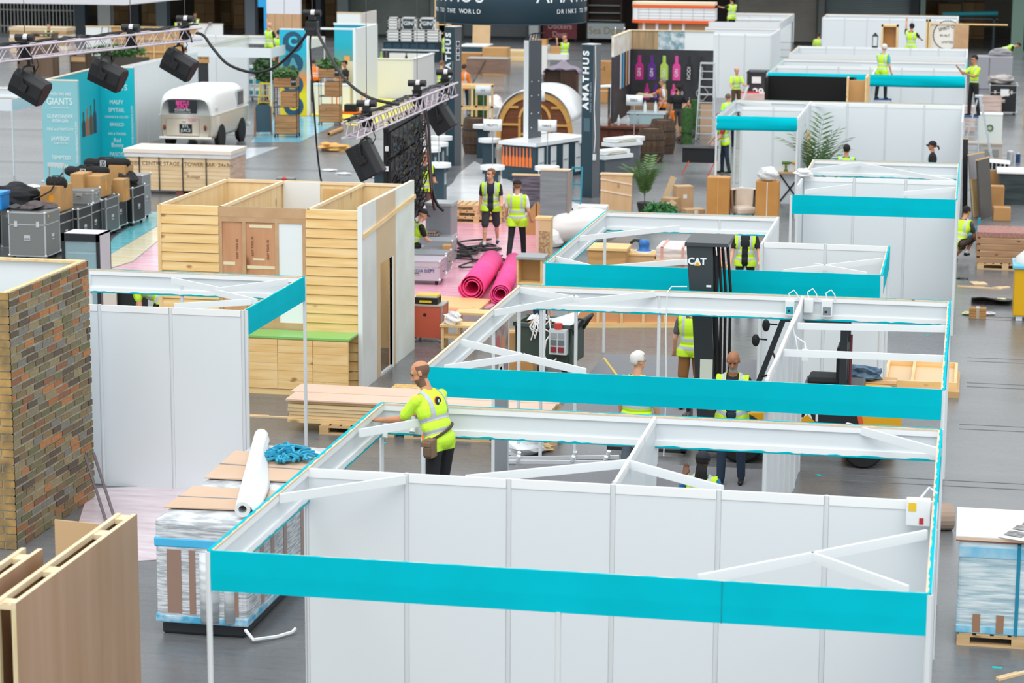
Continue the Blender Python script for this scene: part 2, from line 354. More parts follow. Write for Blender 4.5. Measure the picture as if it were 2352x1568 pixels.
booth('exhibition_booth', 'L-shaped white booth with a teal fascia directly behind the forklift mast', org=(2.5, 19),
      walls=[('x', 19, 3, 5), ('y', 3, 18.8, 22)], fasc=[('x', 16, 0, 5, -1), ('y', 5, 16, 19, 1), ('y', 0, 16, 22, -1), ('x', 22, 0, 2, 1), ('x', 22, 2, 3, 1)],
      braces=[bp((1272, 590), (1360, 612)), bp((1330, 545), (1560, 520)), bp((1572, 598), (1650, 612)), bp((1400, 612), (1572, 598)), bp((1800, 622), (2030, 595)), bp((1870, 607), (1990, 628))])
booth('exhibition_booth', 'white panel booth with teal fascia in front of the woman in the black cap', org=(4.5, 26.5),
      walls=[('x', 28, 3, 6), ('y', 3, 26.6, 28), ('y', 6, 25, 28)], fasc=[('x', 25, 3, 6, -1), ('y', 6, 25, 28, 1)], braces=[bp((1850, 438), (1955, 425)), bp((2075, 442), (2197, 432))])
booth('exhibition_booth', 'shallow white fascia booth with thin teal lower edge below the woman in the black cap', org=(4.5, 29.5),
      walls=[('y', 6, 28, 31)], fasc=[('x', 31, 3, 5, 1), ('x', 31, 5, 6, 1), ('y', 3, 28, 31, -1, 'n'), ('y', 6, 28, 31, 1)], braces=[bp((1862, 390), (1975, 374)), bp((1978, 376), (2190, 415))])
booth('exhibition_booth', 'white panel booth with a short creased teal fascia beside the tall palm', org=(3, 43),
      walls=[('x', 43, .35, 2), ('y', 2, 40.2, 45), ('x', 44.6, 2, 6), ('y', 6, 40.2, 45)], fasc=[('x', 40.2, 0, 2, -1, 'r'), ('y', 0, 40.2, 45, -1), ('x', 45, 0, 6, 1)], braces=[bp((1700, 232), (1770, 240)), bp((1850, 236), (1940, 246))])
booth('exhibition_booth', 'white panel booth behind a loosely hung creased teal fascia at the far right', org=(3, 57),
      walls=[('x', 58, 0, 6), ('y', 3.2, 55, 58)], fasc=[('x', 54.8, 0, 6, -1, 'r'), ('y', 0, 54.8, 61, -1), ('x', 61.2, 0, 6, 1, 'n'), ('y', 6, 54.8, 61.2, 1)], braces=[bp((1980, 150), (2060, 155))])
booth('exhibition_booth', 'white panel booth without fabric under the carpenters and the round black emblem', org=(3, 66),
      walls=[('x', 68, 0, 6), ('y', 6, 63, 68)], fasc=[('x', 63.5, 0, 6, -1, 'n'), ('y', 0, 63.5, 68, -1, 'n')])
booth('exhibition_booth', 'white panel booth against the blue-grey roller shutter', org=(2.5, 89),
      walls=[('x', 88, -.4, 5.5), ('y', 5.5, 88, 91)], fasc=[('x', 91, -.4, 5.5, 1, 'n'), ('y', -.4, 88, 91, -1, 'n')])
booth('exhibition_booth', 'white panel booth right behind the dark bin numbered 29', org=(-3, 76),
      walls=[('x', 74.6, -4.6, -1.55), ('y', -1.55, 74.6, 79)], fasc=[('x', 79, -4.6, -1.55, 1, 'n')], teal=False)
booth('exhibition_booth', 'open white booth with a thin corner post before the taupe roller shutter', org=(-3.5, 86),
      walls=[('x', 91, -4.9, -2)], fasc=[('x', 83, -4.9, -1.9, -1, 'n'), ('y', -1.9, 83, 91, 1, 'n'), ('x', 91, -4.9, -1.9, 1, 'n')], teal=False)
booth('exhibition_booth', 'white panel booth with teal side fascia next to the brick-clad tower', org=(-4.7, 12.5),
      walls=[('x', 11.2, -6.2, -3.2)], fasc=[('y', -3.15, 11.2, 14, 1), ('x', 14, -6.4, -5.0, 1), ('x', 14, -5.0, -3.15, 1)],
      braces=[bp((400, 700), (575, 690)), bp((395, 640), (500, 662)), bp((495, 668), (590, 690)), bp((495, 665), (660, 643))])
# ================================================================ people
PEO = []
SKIN = {'fair': M('d9a184', .55), 'tan': M('c58a66', .55), 'dark': M('6b4530', .55), 'brown': M('a06b4b', .55)}
def dirv(pitch, out, side):       # a limb hanging down, swung forward (-Y) by pitch and outward by out (degrees)
    p = math.radians(pitch); o = math.radians(out)
    return Vector((side*math.sin(o), -math.sin(p)*math.cos(o), -math.cos(p)*math.cos(o)))
def person(loc, h, face, label, out, lean=0, tilt=0, legs=((6, 6), (-4, 6)), arms=((8, 10, 15), (8, 10, 15)), head=(0, 0), vox=.02, zoff=None, spread=.0, hand='relaxed'):
    PEO.append(dict(loc=Vector(loc), h=h, face=face, label=label, out=out, lean=lean, tilt=tilt, legs=legs, arms=arms, head=head, vox=vox, zoff=zoff, spread=spread, hand=hand))
def skeleton(d):
    H = d['h']; u = H/1.75; o = d['out']; pr = []       # (p0,p1,r0,r1,tag) capsules or ('e',c,r,tag,rot) ellipsoids
    lg = 'trouser'; sh = o.get('legs', 'long')
    # legs with the pelvis at 0, lowered to the ground afterwards
    low = 0; feet = []
    for i, s in enumerate((-1, 1)):
        th, kn = d['legs'][i]
        hip = Vector((s*.095*u, 0, 0)); ko = dirv(th, 3+d['spread'], s)*.43*u; knee = hip+ko; an = knee+dirv(th-kn, 1+d['spread']*.6, s)*.42*u
        feet.append((hip, knee, an)); low = min(low, an.z-.075*u)
    pz = -low; P0 = Vector((0, 0, pz))
    for hip, knee, an in feet:
        hip, knee, an = hip+P0, knee+P0, an+P0
        if sh == 'long':
            pr += [(hip, knee, .092*u, .066*u, 'trouser'), (knee, an+Vector((0, 0, .02)), .066*u, .055*u, 'trouser')]
        else:
            mid = knee+(hip-knee)*.06
            pr += [(hip, mid, .098*u, .086*u, 'trouser'), (hip+(knee-hip)*.5, knee, .062*u, .052*u, 'skin'), (knee, an, .053*u, .034*u, 'skin'), (knee+(an-knee)*.35, knee+(an-knee)*.36, .056*u, .056*u, 'skin'), (an+(knee-an)*.14, an, .04*u, .042*u, 'sock')]
        f = Vector((0, -1, 0))
        pr += [(an+Vector((0, .035*u, -.03*u)), an+f*.13*u+Vector((0, 0, -.045*u)), .043*u, .033*u, 'shoe')]
    R = Euler((math.radians(d['lean']), math.radians(d['tilt']), 0)).to_matrix()     # +x rotation leans towards -Y
    def T(x, y, z): return P0+R@(Vector((x, y, z))*u)
    w = o.get('fat', 1.)
    pr += [('e', T(0, 0, .03), (.165*u*w, .115*u*w, .12*u), 'pelvis', R), ('e', T(0, .0, .17), (.155*u*w, .11*u*w, .15*u), 'shirt', R), ('e', T(0, .005, .35), (.19*u*(1+(w-1)*.6), .12*u*(1+(w-1)*.8), .19*u), 'shirt', R),
           (T(-.13, .01, .455), T(.13, .01, .455), .062*u, .062*u, 'shirt'), (T(-.07, .01, .50), T(.07, .01, .50), .05*u, .05*u, 'shirt'), (T(0, .005, .50), T(0, -.012, .62), .06*u, .056*u, 'skin')]
    for i, s in enumerate((-1, 1)):
        p, ou, el = d['arms'][i]
        S = T(s*.185, .005, .455); up = R@dirv(p, ou, s); E = S+up*.29*u
        fo = R@dirv(p+el, ou*.45 if el < 70 else ou*.2-12*(el > 90), s); Wr = E+fo*.255*u
        sl = o.get('sleeve', .5)
        if sl >= 1: pr += [(S, E, .06*u, .05*u, 'shirt'), (E, E+(Wr-E)*.93, .05*u, .038*u, 'shirt')]
        elif sl <= 0: pr += [(S, E, .055*u, .042*u, 'skin'), (E, Wr, .042*u, .028*u, 'skin')]
        else: pr += [(S, S+(E-S)*sl*1.25, .064*u, .06*u, 'shirt'), (S+(E-S)*.4, E, .046*u, .041*u, 'skin'), (E, Wr, .042*u, .028*u, 'skin')]
        # palm, four fingers and a thumb
        side = Vector((0, 0, 1)).cross(fo); side = side.normalized() if side.length > .2 else Vector((1, 0, 0))
        pn = fo.cross(side).normalized(); curl = .35 if d['hand'] == 'relaxed' else 1.1
        Pm = Wr+fo*.05*u
        pr += [(Wr+side*.018*u, Pm+side*.022*u+fo*.03*u, .02*u, .017*u, 'skin'), (Wr-side*.018*u, Pm-side*.022*u+fo*.03*u, .02*u, .017*u, 'skin'), (Wr, Pm+fo*.03*u, .02*u, .018*u, 'skin')]
        for k, (ff, ln) in enumerate(((-.034, .066), (-.011, .08), (.012, .084), (.034, .072))):
            b0 = Pm+side*ff*u+fo*.03*u; d1 = (fo*math.cos(curl)+pn*math.sin(curl)); d2 = (fo*math.cos(curl*2.1)+pn*math.sin(curl*2.1))
            m1 = b0+d1*ln*.52*u; pr += [(b0, m1, .0105*u, .0095*u, 'skin'), (m1, m1+d2*ln*.5*u, .0095*u, .008*u, 'skin')]
        tb = Wr-side*.026*u+fo*.02*u; t1 = tb-side*.03*u+fo*.028*u+pn*.012*u
        pr += [(tb, t1, .013*u, .011*u, 'skin'), (t1, t1+fo*.032*u+pn*.012*u, .011*u, .009*u, 'skin')]
    hy, hp = d['head']; HR = R @ Euler((math.radians(hp), 0, math.radians(hy))).to_matrix()
    hc = T(0, -.02, .712)
    def HT(x, y, z): return hc+HR@(Vector((x, y, z))*u)
    U = u; pr += [('e', HT(0, .012, .035), (.081*u, .1*u, .09*u), 'skin', HR), ('e', HT(0, -.022, -.04), (.064*u, .074*u, .077*u), 'skin', HR), (HT(0, -.092, .0), HT(0, -.108, -.028), .010*u, .015*u, 'skin'),
           ('e', HT(-.078, .01, -.005), (.012*u, .024*u, .034*u), 'skin', HR), ('e', HT(.078, .01, -.005), (.012*u, .024*u, .034*u), 'skin', HR), (HT(-.02, -.082, -.062), HT(.02, -.082, -.062), .010*u, .010*u, 'lip'),
           (HT(-.05, -.068, .035), HT(.05, -.068, .035), .016*u, .016*u, 'skin'), ('e', HT(0, -.06, -.095), (.03*u, .03*u, .02*u), 'chin', HR)]
    return pr, (hc, HR, u, T, R, P0)
def capsule(mb, p, q, r0, r1, n=10):
    p = Vector(p); q = Vector(q)
    if (q-p).length < 1e-5: q = p+Vector((0, 0, 1e-3))
    d = (q-p).normalized(); pts = []; rs = []
    for a in (-80, -45, 0): pts.append(p+d*r0*math.sin(math.radians(a))); rs.append(max(.001, r0*math.cos(math.radians(a))))
    for a in (0, 45, 80): pts.append(q+d*r1*math.sin(math.radians(a))); rs.append(max(.001, r1*math.cos(math.radians(a))))
    mb.tube(pts, rs, n)
def sdf(V, pr):
    best = np.full(len(V), 1e9); idx = np.zeros(len(V), int)
    for i, q in enumerate(pr):
        if q[0] == 'e':
            Rm = np.array(q[4]); L = (V-np.array(q[1]))@Rm; r = np.array(q[2]); k = np.linalg.norm(L/r, axis=1); dd = (k-1)*r.min()
        else:
            a = np.array(q[0]); b_ = np.array(q[1]); ab = b_-a; l2 = max(ab@ab, 1e-9); t = np.clip(((V-a)@ab)/l2, 0, 1)
            dd = np.linalg.norm(V-a-np.outer(t, ab), axis=1)-(q[2]+(q[3]-q[2])*t)
        m = dd < best; best[m] = dd[m]; idx[m] = i
    return best, idx
def flush_people():
    tmp = []
    for d in PEO:
        pr, info = skeleton(d); mb = MB()
        for q in pr:
            if q[0] == 'e':
                sub = MB().ell((0, 0, 0), q[2], 16, 10); R = q[4]; c = q[1]
                mb.add([c+R@Vector(v) for v in sub.v], sub.f)
            else: capsule(mb, *q[:4])
        o = mb.build('tmp', SKIN['fair']); md = o.modifiers.new('r', 'REMESH'); md.mode = 'VOXEL'; md.voxel_size = d['vox']
        ms = o.modifiers.new('s', 'SMOOTH'); ms.factor = .5; ms.iterations = 3 if d['vox'] > .012 else 4
        tmp.append((o, pr, info, d))
    dg = bpy.context.evaluated_depsgraph_get()
    ev = [bpy.data.meshes.new_from_object(o.evaluated_get(dg)) for o, *_ in tmp]
    for (o, pr, (hc, HR, u, T, R, P0), d), me in zip(tmp, ev):
        bpy.data.objects.remove(o)
        out = d['out']; L = d['loc'].copy()
        if d['zoff'] is not None: L.z += d['zoff']
        t = thing('person', d['label'], 'person', L, math.radians(d['face']))
        n = len(me.vertices); V = np.zeros(n*3); me.vertices.foreach_get('co', V); V = V.reshape(-1, 3)
        NN = np.zeros(n*3); me.vertices.foreach_get('normal', NN); NN = NN.reshape(-1, 3)
        nf = len(me.polygons); C = np.zeros(nf*3); me.polygons.foreach_get('center', C); C = C.reshape(-1, 3)
        _, idx = sdf(C, pr); tags = np.array([p[3] if p[0] == 'e' else p[4] for p in pr])[idx]
        sk = SKIN[out.get('skin', 'fair')]
        beard = out.get('beard')
        mats = [sk, out.get('shirt', BLACK), out.get('trouser', DARK), out.get('shoe', BLACK), out.get('sock', M('e8e8e8', .8)), M('a8604f', .5), beard or sk, M('6f5140', .8)]
        mi = np.array([{'skin': 0, 'shirt': 1, 'trouser': 2, 'pelvis': 2, 'shoe': 3, 'sock': 4, 'lip': 5, 'chin': 6}[a] for a in tags])
        # waistline follows the torso axis
        Rn = np.array(R); loc = (C-np.array(P0))@Rn/u
        tor = (mi == 1) | (mi == 2); wl = out.get('waist', .06)
        near = tor & (np.abs(loc[:, 0]) < .24) & (loc[:, 2] > -.12) & (loc[:, 2] < .25)
        mi[near & (loc[:, 2] > wl) & (mi == 2)] = 1; mi[near & (loc[:, 2] < wl) & (loc[:, 2] > -.12) & (mi == 1) & (np.abs(loc[:, 0]) < .2)] = 2
        hl = (C-np.array(hc))@np.array(HR)/u; hd_ = (np.linalg.norm(hl, axis=1) < .15) & (mi == 0)
        if out.get('cut') == 'sides': mi[hd_ & (hl[:, 1] > -.015-.5*hl[:, 2]*0) & (hl[:, 2] < .075-.25*np.abs(hl[:, 1])) & (hl[:, 2] > -.07) & (np.abs(hl[:, 0]) < .082)] = 7
        if beard: mi[(hd_ | (mi == 6)) & (hl[:, 2] < -.045) & (hl[:, 1] < .02) & (hl[:, 2] > -.14)] = 6
        me.materials.clear()
        for m in mats: me.materials.append(m)
        me.polygons.foreach_set('material_index', mi.astype(int)); me.polygons.foreach_set('use_smooth', [True]*nf)
        ob = bpy.data.objects.new('body', me); COL.objects.link(ob); ob.parent = t
        # eyes
        eb = MB()
        for s in (-1, 1): eb.ell(hc+HR@(Vector((s*.031, -.081, .012))*u), (.011*u, .007*u, .007*u), 8, 6)
        eb.build('eyes', M('241a16', .3), t, smooth=True)
        eb = MB()
        if out.get('brow', True):
            for s in (-1, 1):
                c = hc+HR@(Vector((s*.033, -.088, .034))*u); e = HR@Vector((1, 0, 0)); eb.beam(c-e*.02*u, c+e*.02*u, .008*u, .007*u)
            eb.build('eyebrows', out.get('hair', M('3a2a20', .8)), t)
        # hair or cap
        hair = out.get('hair'); cut = out.get('cut', 'short')
        if hair and cut not in ('bald', 'sides'):
            sub = MB().ell((0, 0, 0), (.088, .108, .1), 22, 16); hb = MB()
            def ok(v): 
                if cut == 'sides': return v[2] < .035 and v[2] > -.06 and v[1] > .0
                return v[2] > (.048 if v[1] < -.045 else (-.02 if v[1] < .03 else -.075))
            keep = {}
            for f in sub.f:
                if all(ok(sub.v[i]) for i in f):
                    for i in f:
                        if i not in keep:
                            jit = .004*math.sin(i*12.9); k = 1+jit*6; keep[i] = len(hb.v); hb.v.append(tuple(hc+HR@(Vector((sub.v[i][0]*k, sub.v[i][1]*k+.012, sub.v[i][2]*k+.034))*u)))
                    hb.f.append(tuple(keep[i] for i in f)); hb.mi.append(0)
            hb.build('hair', hair, t, smooth=True, solid=.012)
        if out.get('cap'):
            cb = MB(); sub = MB().ell((0, 0, 0), (.094, .112, .096), 20, 12); keep = {}
            for f in sub.f:
                if all(sub.v[i][2] > -.005 for i in f):
                    for i in f:
                        if i not in keep: keep[i] = len(cb.v); cb.v.append(tuple(hc+HR@(Vector((sub.v[i][0], sub.v[i][1]+.012, sub.v[i][2]+.042))*u)))
                    cb.f.append(tuple(keep[i] for i in f)); cb.mi.append(0)
            cp = cb.build('cap', out['cap'], t, smooth=True, solid=.008)
            br = MB().grid(lambda a, b_: hc+HR@(Vector(((a-.5)*.15, -.085-b_*.085*(1-(2*a-1)**2*.45), .042-.016*b_-.03*(a-.5)**2*4))*u), 8, 4)
            br.build('cap_brim', out['cap'], cp, smooth=True, solid=.006)
        if cut == 'dreads':
            db = MB()
            for k in range(16):
                a = (k-7.5)/7.5; p0 = hc+HR@(Vector((a*.05, .095, -.02-.004*(k % 3)))*u)
                db.tube([p0, p0+Vector((a*.01, .035, -.12))*u, p0+Vector((a*.015, .04+.01*(k % 2), -.26))*u, p0+Vector((a*.02, .03, -.40-.03*(k % 3)))*u], [.016*u, .017*u, .015*u, .008*u], 6)
            db.build('dreadlocks', hair, t, smooth=True)
        if cut == 'pony':
            p0 = hc+HR@(Vector((0, .11, -.0))*u)
            MB().tube([p0, p0+Vector((0, .05, -.01))*u, p0+Vector((0, .08, -.07))*u, p0+Vector((0, .07, -.12))*u], [.018*u, .028*u, .024*u, .008*u], 8).build('ponytail', hair, t, smooth=True)
        # safety vest, grown from the torso surface
        vm = out.get('vest')
        if vm:
            lv = (V-np.array(P0))@Rn/u; hem = out.get('hem', -.1)
            _, vi = sdf(V, pr); vt = np.array([(p[3] if p[0] == 'e' else p[4]) for p in pr])[vi]
            inb = (np.abs(lv[:, 0]) < .205-.0*lv[:, 2]) & (lv[:, 2] > hem) & (lv[:, 2] < .575) & ((vt == 'shirt') | (vt == 'pelvis') | ((vt == 'trouser') & (lv[:, 1] > -.13) & (d['legs'][0][0] < 40)))
            inb &= ~((lv[:, 2] > .50) & (np.abs(lv[:, 0]) < .075))
            if out.get('open', True): inb &= ~((lv[:, 1] < -.02) & (np.abs(lv[:, 0]) < .052+.02*(lv[:, 2] > .3)))
            else: inb &= ~((lv[:, 1] < -.03) & (np.abs(lv[:, 0]) < .06) & (lv[:, 2] > .40))
            arms = np.abs(lv[:, 0]) > .17
            inb &= ~(arms & (lv[:, 2] < .33) & (lv[:, 2] > .0) & (np.abs(lv[:, 0]) > .19))
            off = .014+.02*np.clip((.25-lv[:, 2])/.3, 0, 1)
            NV = V+NN*(off*u)[:, None]
            vb = MB(); keep = {}; stripes = []
            for f in me.polygons:
                vs_ = f.vertices
                if all(inb[i] for i in vs_):
                    for i in vs_:
                        if i not in keep: keep[i] = len(vb.v); vb.v.append(tuple(NV[i]))
                    vb.f.append(tuple(keep[i] for i in vs_)); z = np.mean([lv[i, 2] for i in vs_]); x = abs(np.mean([lv[i, 0] for i in vs_]))
                    s = (.02 < z < .065) or (.15 < z < .195) or (z > .195 and .085 < x < .13)
                    vb.mi.append(1 if s else 0)
            if vb.f: vb.build('safety_vest', [vm, GREYRF], t, smooth=True, solid=.008)
        if out.get('stripes'):     # reflective tape on a shirt
            lv = (C-np.array(P0))@Rn/u; vb = MB(); keep = {}
            for k, f in enumerate(me.polygons):
                z = lv[k, 2]; x = abs(lv[k, 0])
                if mi[k] == 1 and x < .2 and ((.09 < z < .135) or (.22 < z < .265) or (z > .265 and .09 < x < .135)):
                    for i in f.vertices:
                        if i not in keep: keep[i] = len(vb.v); vb.v.append(tuple(V[i]+NN[i]*.005))
                    vb.f.append(tuple(keep[i] for i in f.vertices)); vb.mi.append(0)
            vb.build('reflective_tape', GREYRF, t, smooth=True)
        if d.get('hook') or out.get('hook'): out['hook'](t, T, u, R)
    PEO.clear()
# ---------------------------------------------------------------- who stands where
VL = M('c4f02e', .7); VO = M('f58020', .7); JEAN = M('27364a', .85); BLK = M('191a1e', .8); NAVYS = M('1c2233', .8); WTEE = M('e8eaec', .8); LIMET = M('c9f53a', .75)
HB = M('3b2a20', .8); HG = M('8d8a86', .8); HW = M('d8d6d2', .8); HR_ = M('8a4a35', .8); HBL = M('7a5a3c', .8); HK = M('15110f', .8)
BRSH = M('8a5f33', .85); GRSH = M('4a4745', .85)
def gl(px, py, h=0): p = at(px, py, h); return (p.x, p.y, 0)
def el(px, py, Y, h): p = atY(px, py, Y); return (p.x, Y, p.z-h)      # head top given: feet height follows
def pouch(t, T, u, R):
    m = MB(); m.box(T(.19, .03, -.03), (.17, .1, .2), (0, 0, .3)); m.box(T(.21, .03, .02), (.18, .12, .06), (0, 0, .3))
    pc = m.build('tool_pouch', M('7d6650', .85), t, bevel=.012)
    MB().box(T(.24, .03, -.06), (.1, .09, .1), (0, 0, .3)).build('pouch_pocket', M('6d5946', .85), pc, bevel=.01)
    MB().cyl(T(.2, -.03, .04), T(.2, -.03, .12), .012).build('screwdriver_handle', ORANGE, pc)
    pts = []
    for k in range(25):
        a = 2*math.pi*k/24; pts.append(T(.185*math.sin(a), .14*math.cos(a), .1-.06*math.sin(a)))
    MB().tube(pts, .016, 6).build('belt', M('4a3a30', .8), t)
    for r, c, dd in ((.055, 'f08030', 0), (.046, '2a3550', .003), (.038, '18181a', .006)):
        b_ = MB(); n = 20; ctr = T(.02, .126+dd, .395)
        b_.cyl(ctr, ctr+R@Vector((0, .004, 0)), r*u, n=n); b_.build('back_emblem', M(c, .7), t)
    ctr = T(.02, .137, .395); MB().box(ctr, (.018, .004, .04)).build('back_emblem', WHITE, t)
LADH = 1.38
person(el(1012, 828, 5.4, 1.86), 1.86, -118, 'bald bearded man in lime hi-vis T-shirt leaning over the white fascia', dict(skin='tan', shirt=LIMET, trouser=BLK, stripes=1, hair=M('5b4636', .85), cut='sides', beard=M('6d5140', .8), hook=pouch, sleeve=.6, fat=1.16, waist=-.09),
       lean=20, legs=((10, 14), (2, 4)), arms=((58, 12, 40), (62, 2, 38)), head=(30, 10), vox=.0085)
person(gl(1465, 806, 1.92), 1.9, 165, 'white-haired man in lime vest seen from behind between two teal fascias', dict(skin='fair', shirt=LIMET, trouser=M('55606c', .85), vest=VL, hair=HW, open=False, sleeve=.5, fat=1.12), head=(-28, 8), vox=.012)
person(gl(1585, 938), 1.78, 178, 'man in lime vest and brown cargo shorts beside the forklift mast', dict(skin='fair', shirt=M('5a5a60', .8), trouser=BRSH, legs='short', vest=VL, open=False, hair=HB), vox=.012, arms=((10, 12, 20), (4, 14, 25)))
person(gl(1685, 804, 1.88), 1.86, 0, 'bald bearded man in yellow vest over black jacket looking down by the forklift', dict(skin='brown', shirt=BLK, trouser=JEAN, vest=VL, sleeve=1, beard=M('9a9088', .8), cut='bald', hair=M('6b5c52', .8)), head=(0, 24), vox=.0085, arms=((15, 8, 70), (25, 8, 60)))
person(gl(1612, 1030, 1.22), 1.7, 178, 'crouching woman with long dreadlocks, dark cap and yellow vest raising a hand', dict(skin='dark', shirt=M('2a7fb0', .8), trouser=JEAN, vest=VL, hair=HK, cut='dreads', cap=M('1f2430', .8), open=False), legs=((95, 150), (80, 140)), arms=((5, 12, 20), (50, 25, 95)), lean=8, spread=8, vox=.0085)
person(gl(1236, 800), 1.75, 60, 'man with cropped grey hair in lime vest bending over the green waste trolley', dict(skin='tan', shirt=LIMET, trouser=JEAN, vest=VL, hair=HG, open=False), lean=52, legs=((15, 20), (5, 10)), arms=((60, 8, 20), (60, 8, 20)), head=(0, -10), vox=.015)
person(gl(1127, 567), 1.8, 6, 'man in open lime vest, navy T-shirt and dark shorts walking on pink film', dict(skin='fair', shirt=NAVYS, trouser=M('34353c', .85), legs='short', vest=VL, hair=HBL, shoe=M('2a3550', .7)), legs=((16, 8), (-14, 14)), arms=((-6, 8, 12), (14, 10, 55)), head=(-48, 0), vox=.0095)
person(gl(1187, 598), 1.78, 182, 'man in black cap and lime vest walking away over pink film', dict(skin='fair', shirt=WTEE, trouser=BLK, vest=VL, cap=BLK, hair=HBL, open=False, hem=-.16, shoe=M('8a5a35', .7)), legs=((14, 4), (-12, 22)), arms=((8, 12, 30), (10, 10, 50)), head=(10, 4), vox=.0095)
person(gl(975, 350, 1.78), 1.78, 18, 'man in lime vest and brown shorts half hidden by the LED screen', dict(skin='tan', shirt=NAVYS, trouser=M('6b4f48', .85), legs='short', vest=VL, hair=HR_, open=False), arms=((6, 6, 20), (16, 8, 70)), head=(20, 10), vox=.014)
person(gl(948, 602), 1.75, 120, 'crouching worker in dark cap just behind the white wall panel', dict(skin='fair', shirt=BLK, trouser=BLK, vest=VL, cap=BLK), legs=((100, 150), (80, 140)), lean=18, arms=((40, 8, 40), (40, 8, 40)), vox=.016)
person(gl(372, 800), 1.78, -70, 'worker in lime vest stooping behind the white booth near the fridge', dict(skin='fair', shirt=LIMET, trouser=BLK, vest=VL, hair=HB, open=False), lean=68, arms=((60, 8, 20), (55, 8, 20)), legs=((20, 24), (8, 10)), vox=.016)
person(gl(1523, 180, 1.82), 1.82, -80, 'grey-haired man in orange vest pointing with a flat board', dict(skin='fair', shirt=WTEE, trouser=M('3f3f3c', .9, kind='mottle', col2='222222', scale=9), legs='short', vest=VO, hair=HG), arms=((62, 6, 14), (-8, 14, 40)), vox=.016)
person(gl(1557, 195, 1.8), 1.8, 200, 'bearded man in black T-shirt with hand on hip, orange vest tied at waist', dict(skin='tan', shirt=BLK, trouser=GRSH, legs='short', hair=HK, beard=HK, hook=lambda t, T, u, R: MB().grid(lambda a, b_: T(.12+.09*a+.02*math.sin(b_*9), .1+.05*math.sin(a*6), .02-.5*b_), 6, 10).build('tied_orange_vest', VO, t, smooth=True, solid=.02)), arms=((-18, 32, 60), (4, 10, 15)), head=(40, 0), vox=.016)
person(gl(1596, 300), 1.78, -60, 'young man in lime vest leaning on a rolled green carpet', dict(skin='fair', shirt=WTEE, trouser=M('3a3634', .9), vest=VL, hair=HBL, open=False), lean=38, legs=((4, 6), (-10, 4)), arms=((50, 10, 40), (48, 10, 40)), vox=.018)
person(gl(1297, 82, 1.75), 1.75, -150, 'bald man in lime vest holding up a phone to take a picture', dict(skin='tan', shirt=BLK, trouser=BLK, vest=VL, cut='bald', hair=HB, open=False), arms=((70, 6, 75), (75, 6, 80)), vox=.02)
person(el(2028, 102, 56.3, 1.7), 1.7, 150, 'white-haired man in lime vest standing on a blue step behind the creased fascia', dict(skin='fair', shirt=M('3fb4cc', .8), trouser=BLK, vest=VL, hair=HW, open=False, hem=-.16), arms=((10, 8, 20), (30, 8, 40)), head=(40, 5), lean=6, vox=.018)
person(el(2240, 128, 53.2, 1.78), 1.78, -55, 'dark-haired man in lime T-shirt up the blue-topped stepladder at far right', dict(skin='tan', shirt=LIMET, trouser=BLK, stripes=1, hair=HK), arms=((55, 8, 80), (40, 8, 70)), head=(0, 14), vox=.018)
person(el(2094, 54, 69.6, 1.76), 1.76, 165, 'bearded man in lime vest reaching up to a wooden frame', dict(skin='tan', shirt=BLK, trouser=BLK, vest=VL, hair=HK, beard=HK, open=False), arms=((60, 10, 10), (135, 14, 20)), head=(40, -10), vox=.02)
person(gl(1881, 75, 1.75), 1.75, 180, 'man with dark hair in lime vest standing alone before the taupe shutter', dict(skin='fair', shirt=LIMET, trouser=BLK, vest=VL, hair=HB, open=False), vox=.022)
person(el(1682, -6, 84.6, 1.78), 1.78, -140, 'man in lime vest working at the top edge of the open white booth', dict(skin='tan', shirt=BLK, trouser=BLK, vest=VL, hair=HK, open=False), arms=((60, 10, 15), (75, 10, 20)), vox=.022)
person(gl(1692, 155, 1.76), 1.76, 25, 'man with receding hair in long-sleeved lime shirt carrying a white plank', dict(skin='fair', shirt=LIMET, trouser=M('5a4a35', .9), stripes=1, hair=HBL, cut='sides'), arms=((20, 10, 60), (30, 12, 60)), head=(10, 10), vox=.018)
person(gl(1678, 213, 1.72), 1.72, -160, 'man with grey hair in lime vest stooping behind the short creased fascia', dict(skin='tan', shirt=LIMET, trouser=BLK, vest=VL, hair=M('6a6058', .8), open=False), lean=25, vox=.02)
person(gl(2143, 325, 1.68), 1.68, -88, 'woman in black cap and black T-shirt in profile before the white wall', dict(skin='tan', shirt=BLK, trouser=BLK, cap=BLK, hair=M('4a2a22', .8), cut='pony'), arms=((-14, 10, 30), (-12, 10, 40)), vox=.014)
person(gl(1945, 333, 1.75), 1.75, 180, 'dark-haired man in lime vest seen from behind next to the tall palm', dict(skin='tan', shirt=M('3c9a4e', .8), trouser=BLK, vest=VL, hair=HK, open=False), vox=.016)
person(gl(1664, 398), 1.75, -70, 'person in red sleeves, lime vest and jeans behind the thin booth post', dict(skin='tan', shirt=M('b8252c', .8), trouser=JEAN, vest=VL, hair=M('b01f2a', .8), open=False), lean=14, arms=((30, 6, 30), (30, 6, 30)), vox=.018)
person(gl(112, 55, 1.75), 1.75, 5, 'man in open lime vest in the dark corner by stacked boards', dict(skin='fair', shirt=BLK, trouser=BLK, vest=VL, hair=HK), vox=.022)
person(gl(449, 30, 1.8), 1.8, -8, 'man in open lime vest and black top under the gallery', dict(skin='brown', shirt=BLK, trouser=BLK, vest=VL, hair=HK), vox=.022)
person(gl(411, 38, 1.78), 1.78, 10, 'second man under the gallery, mostly hidden by the truss hoist', dict(skin='brown', shirt=BLK, trouser=BLK, vest=VL, hair=HK), vox=.022)
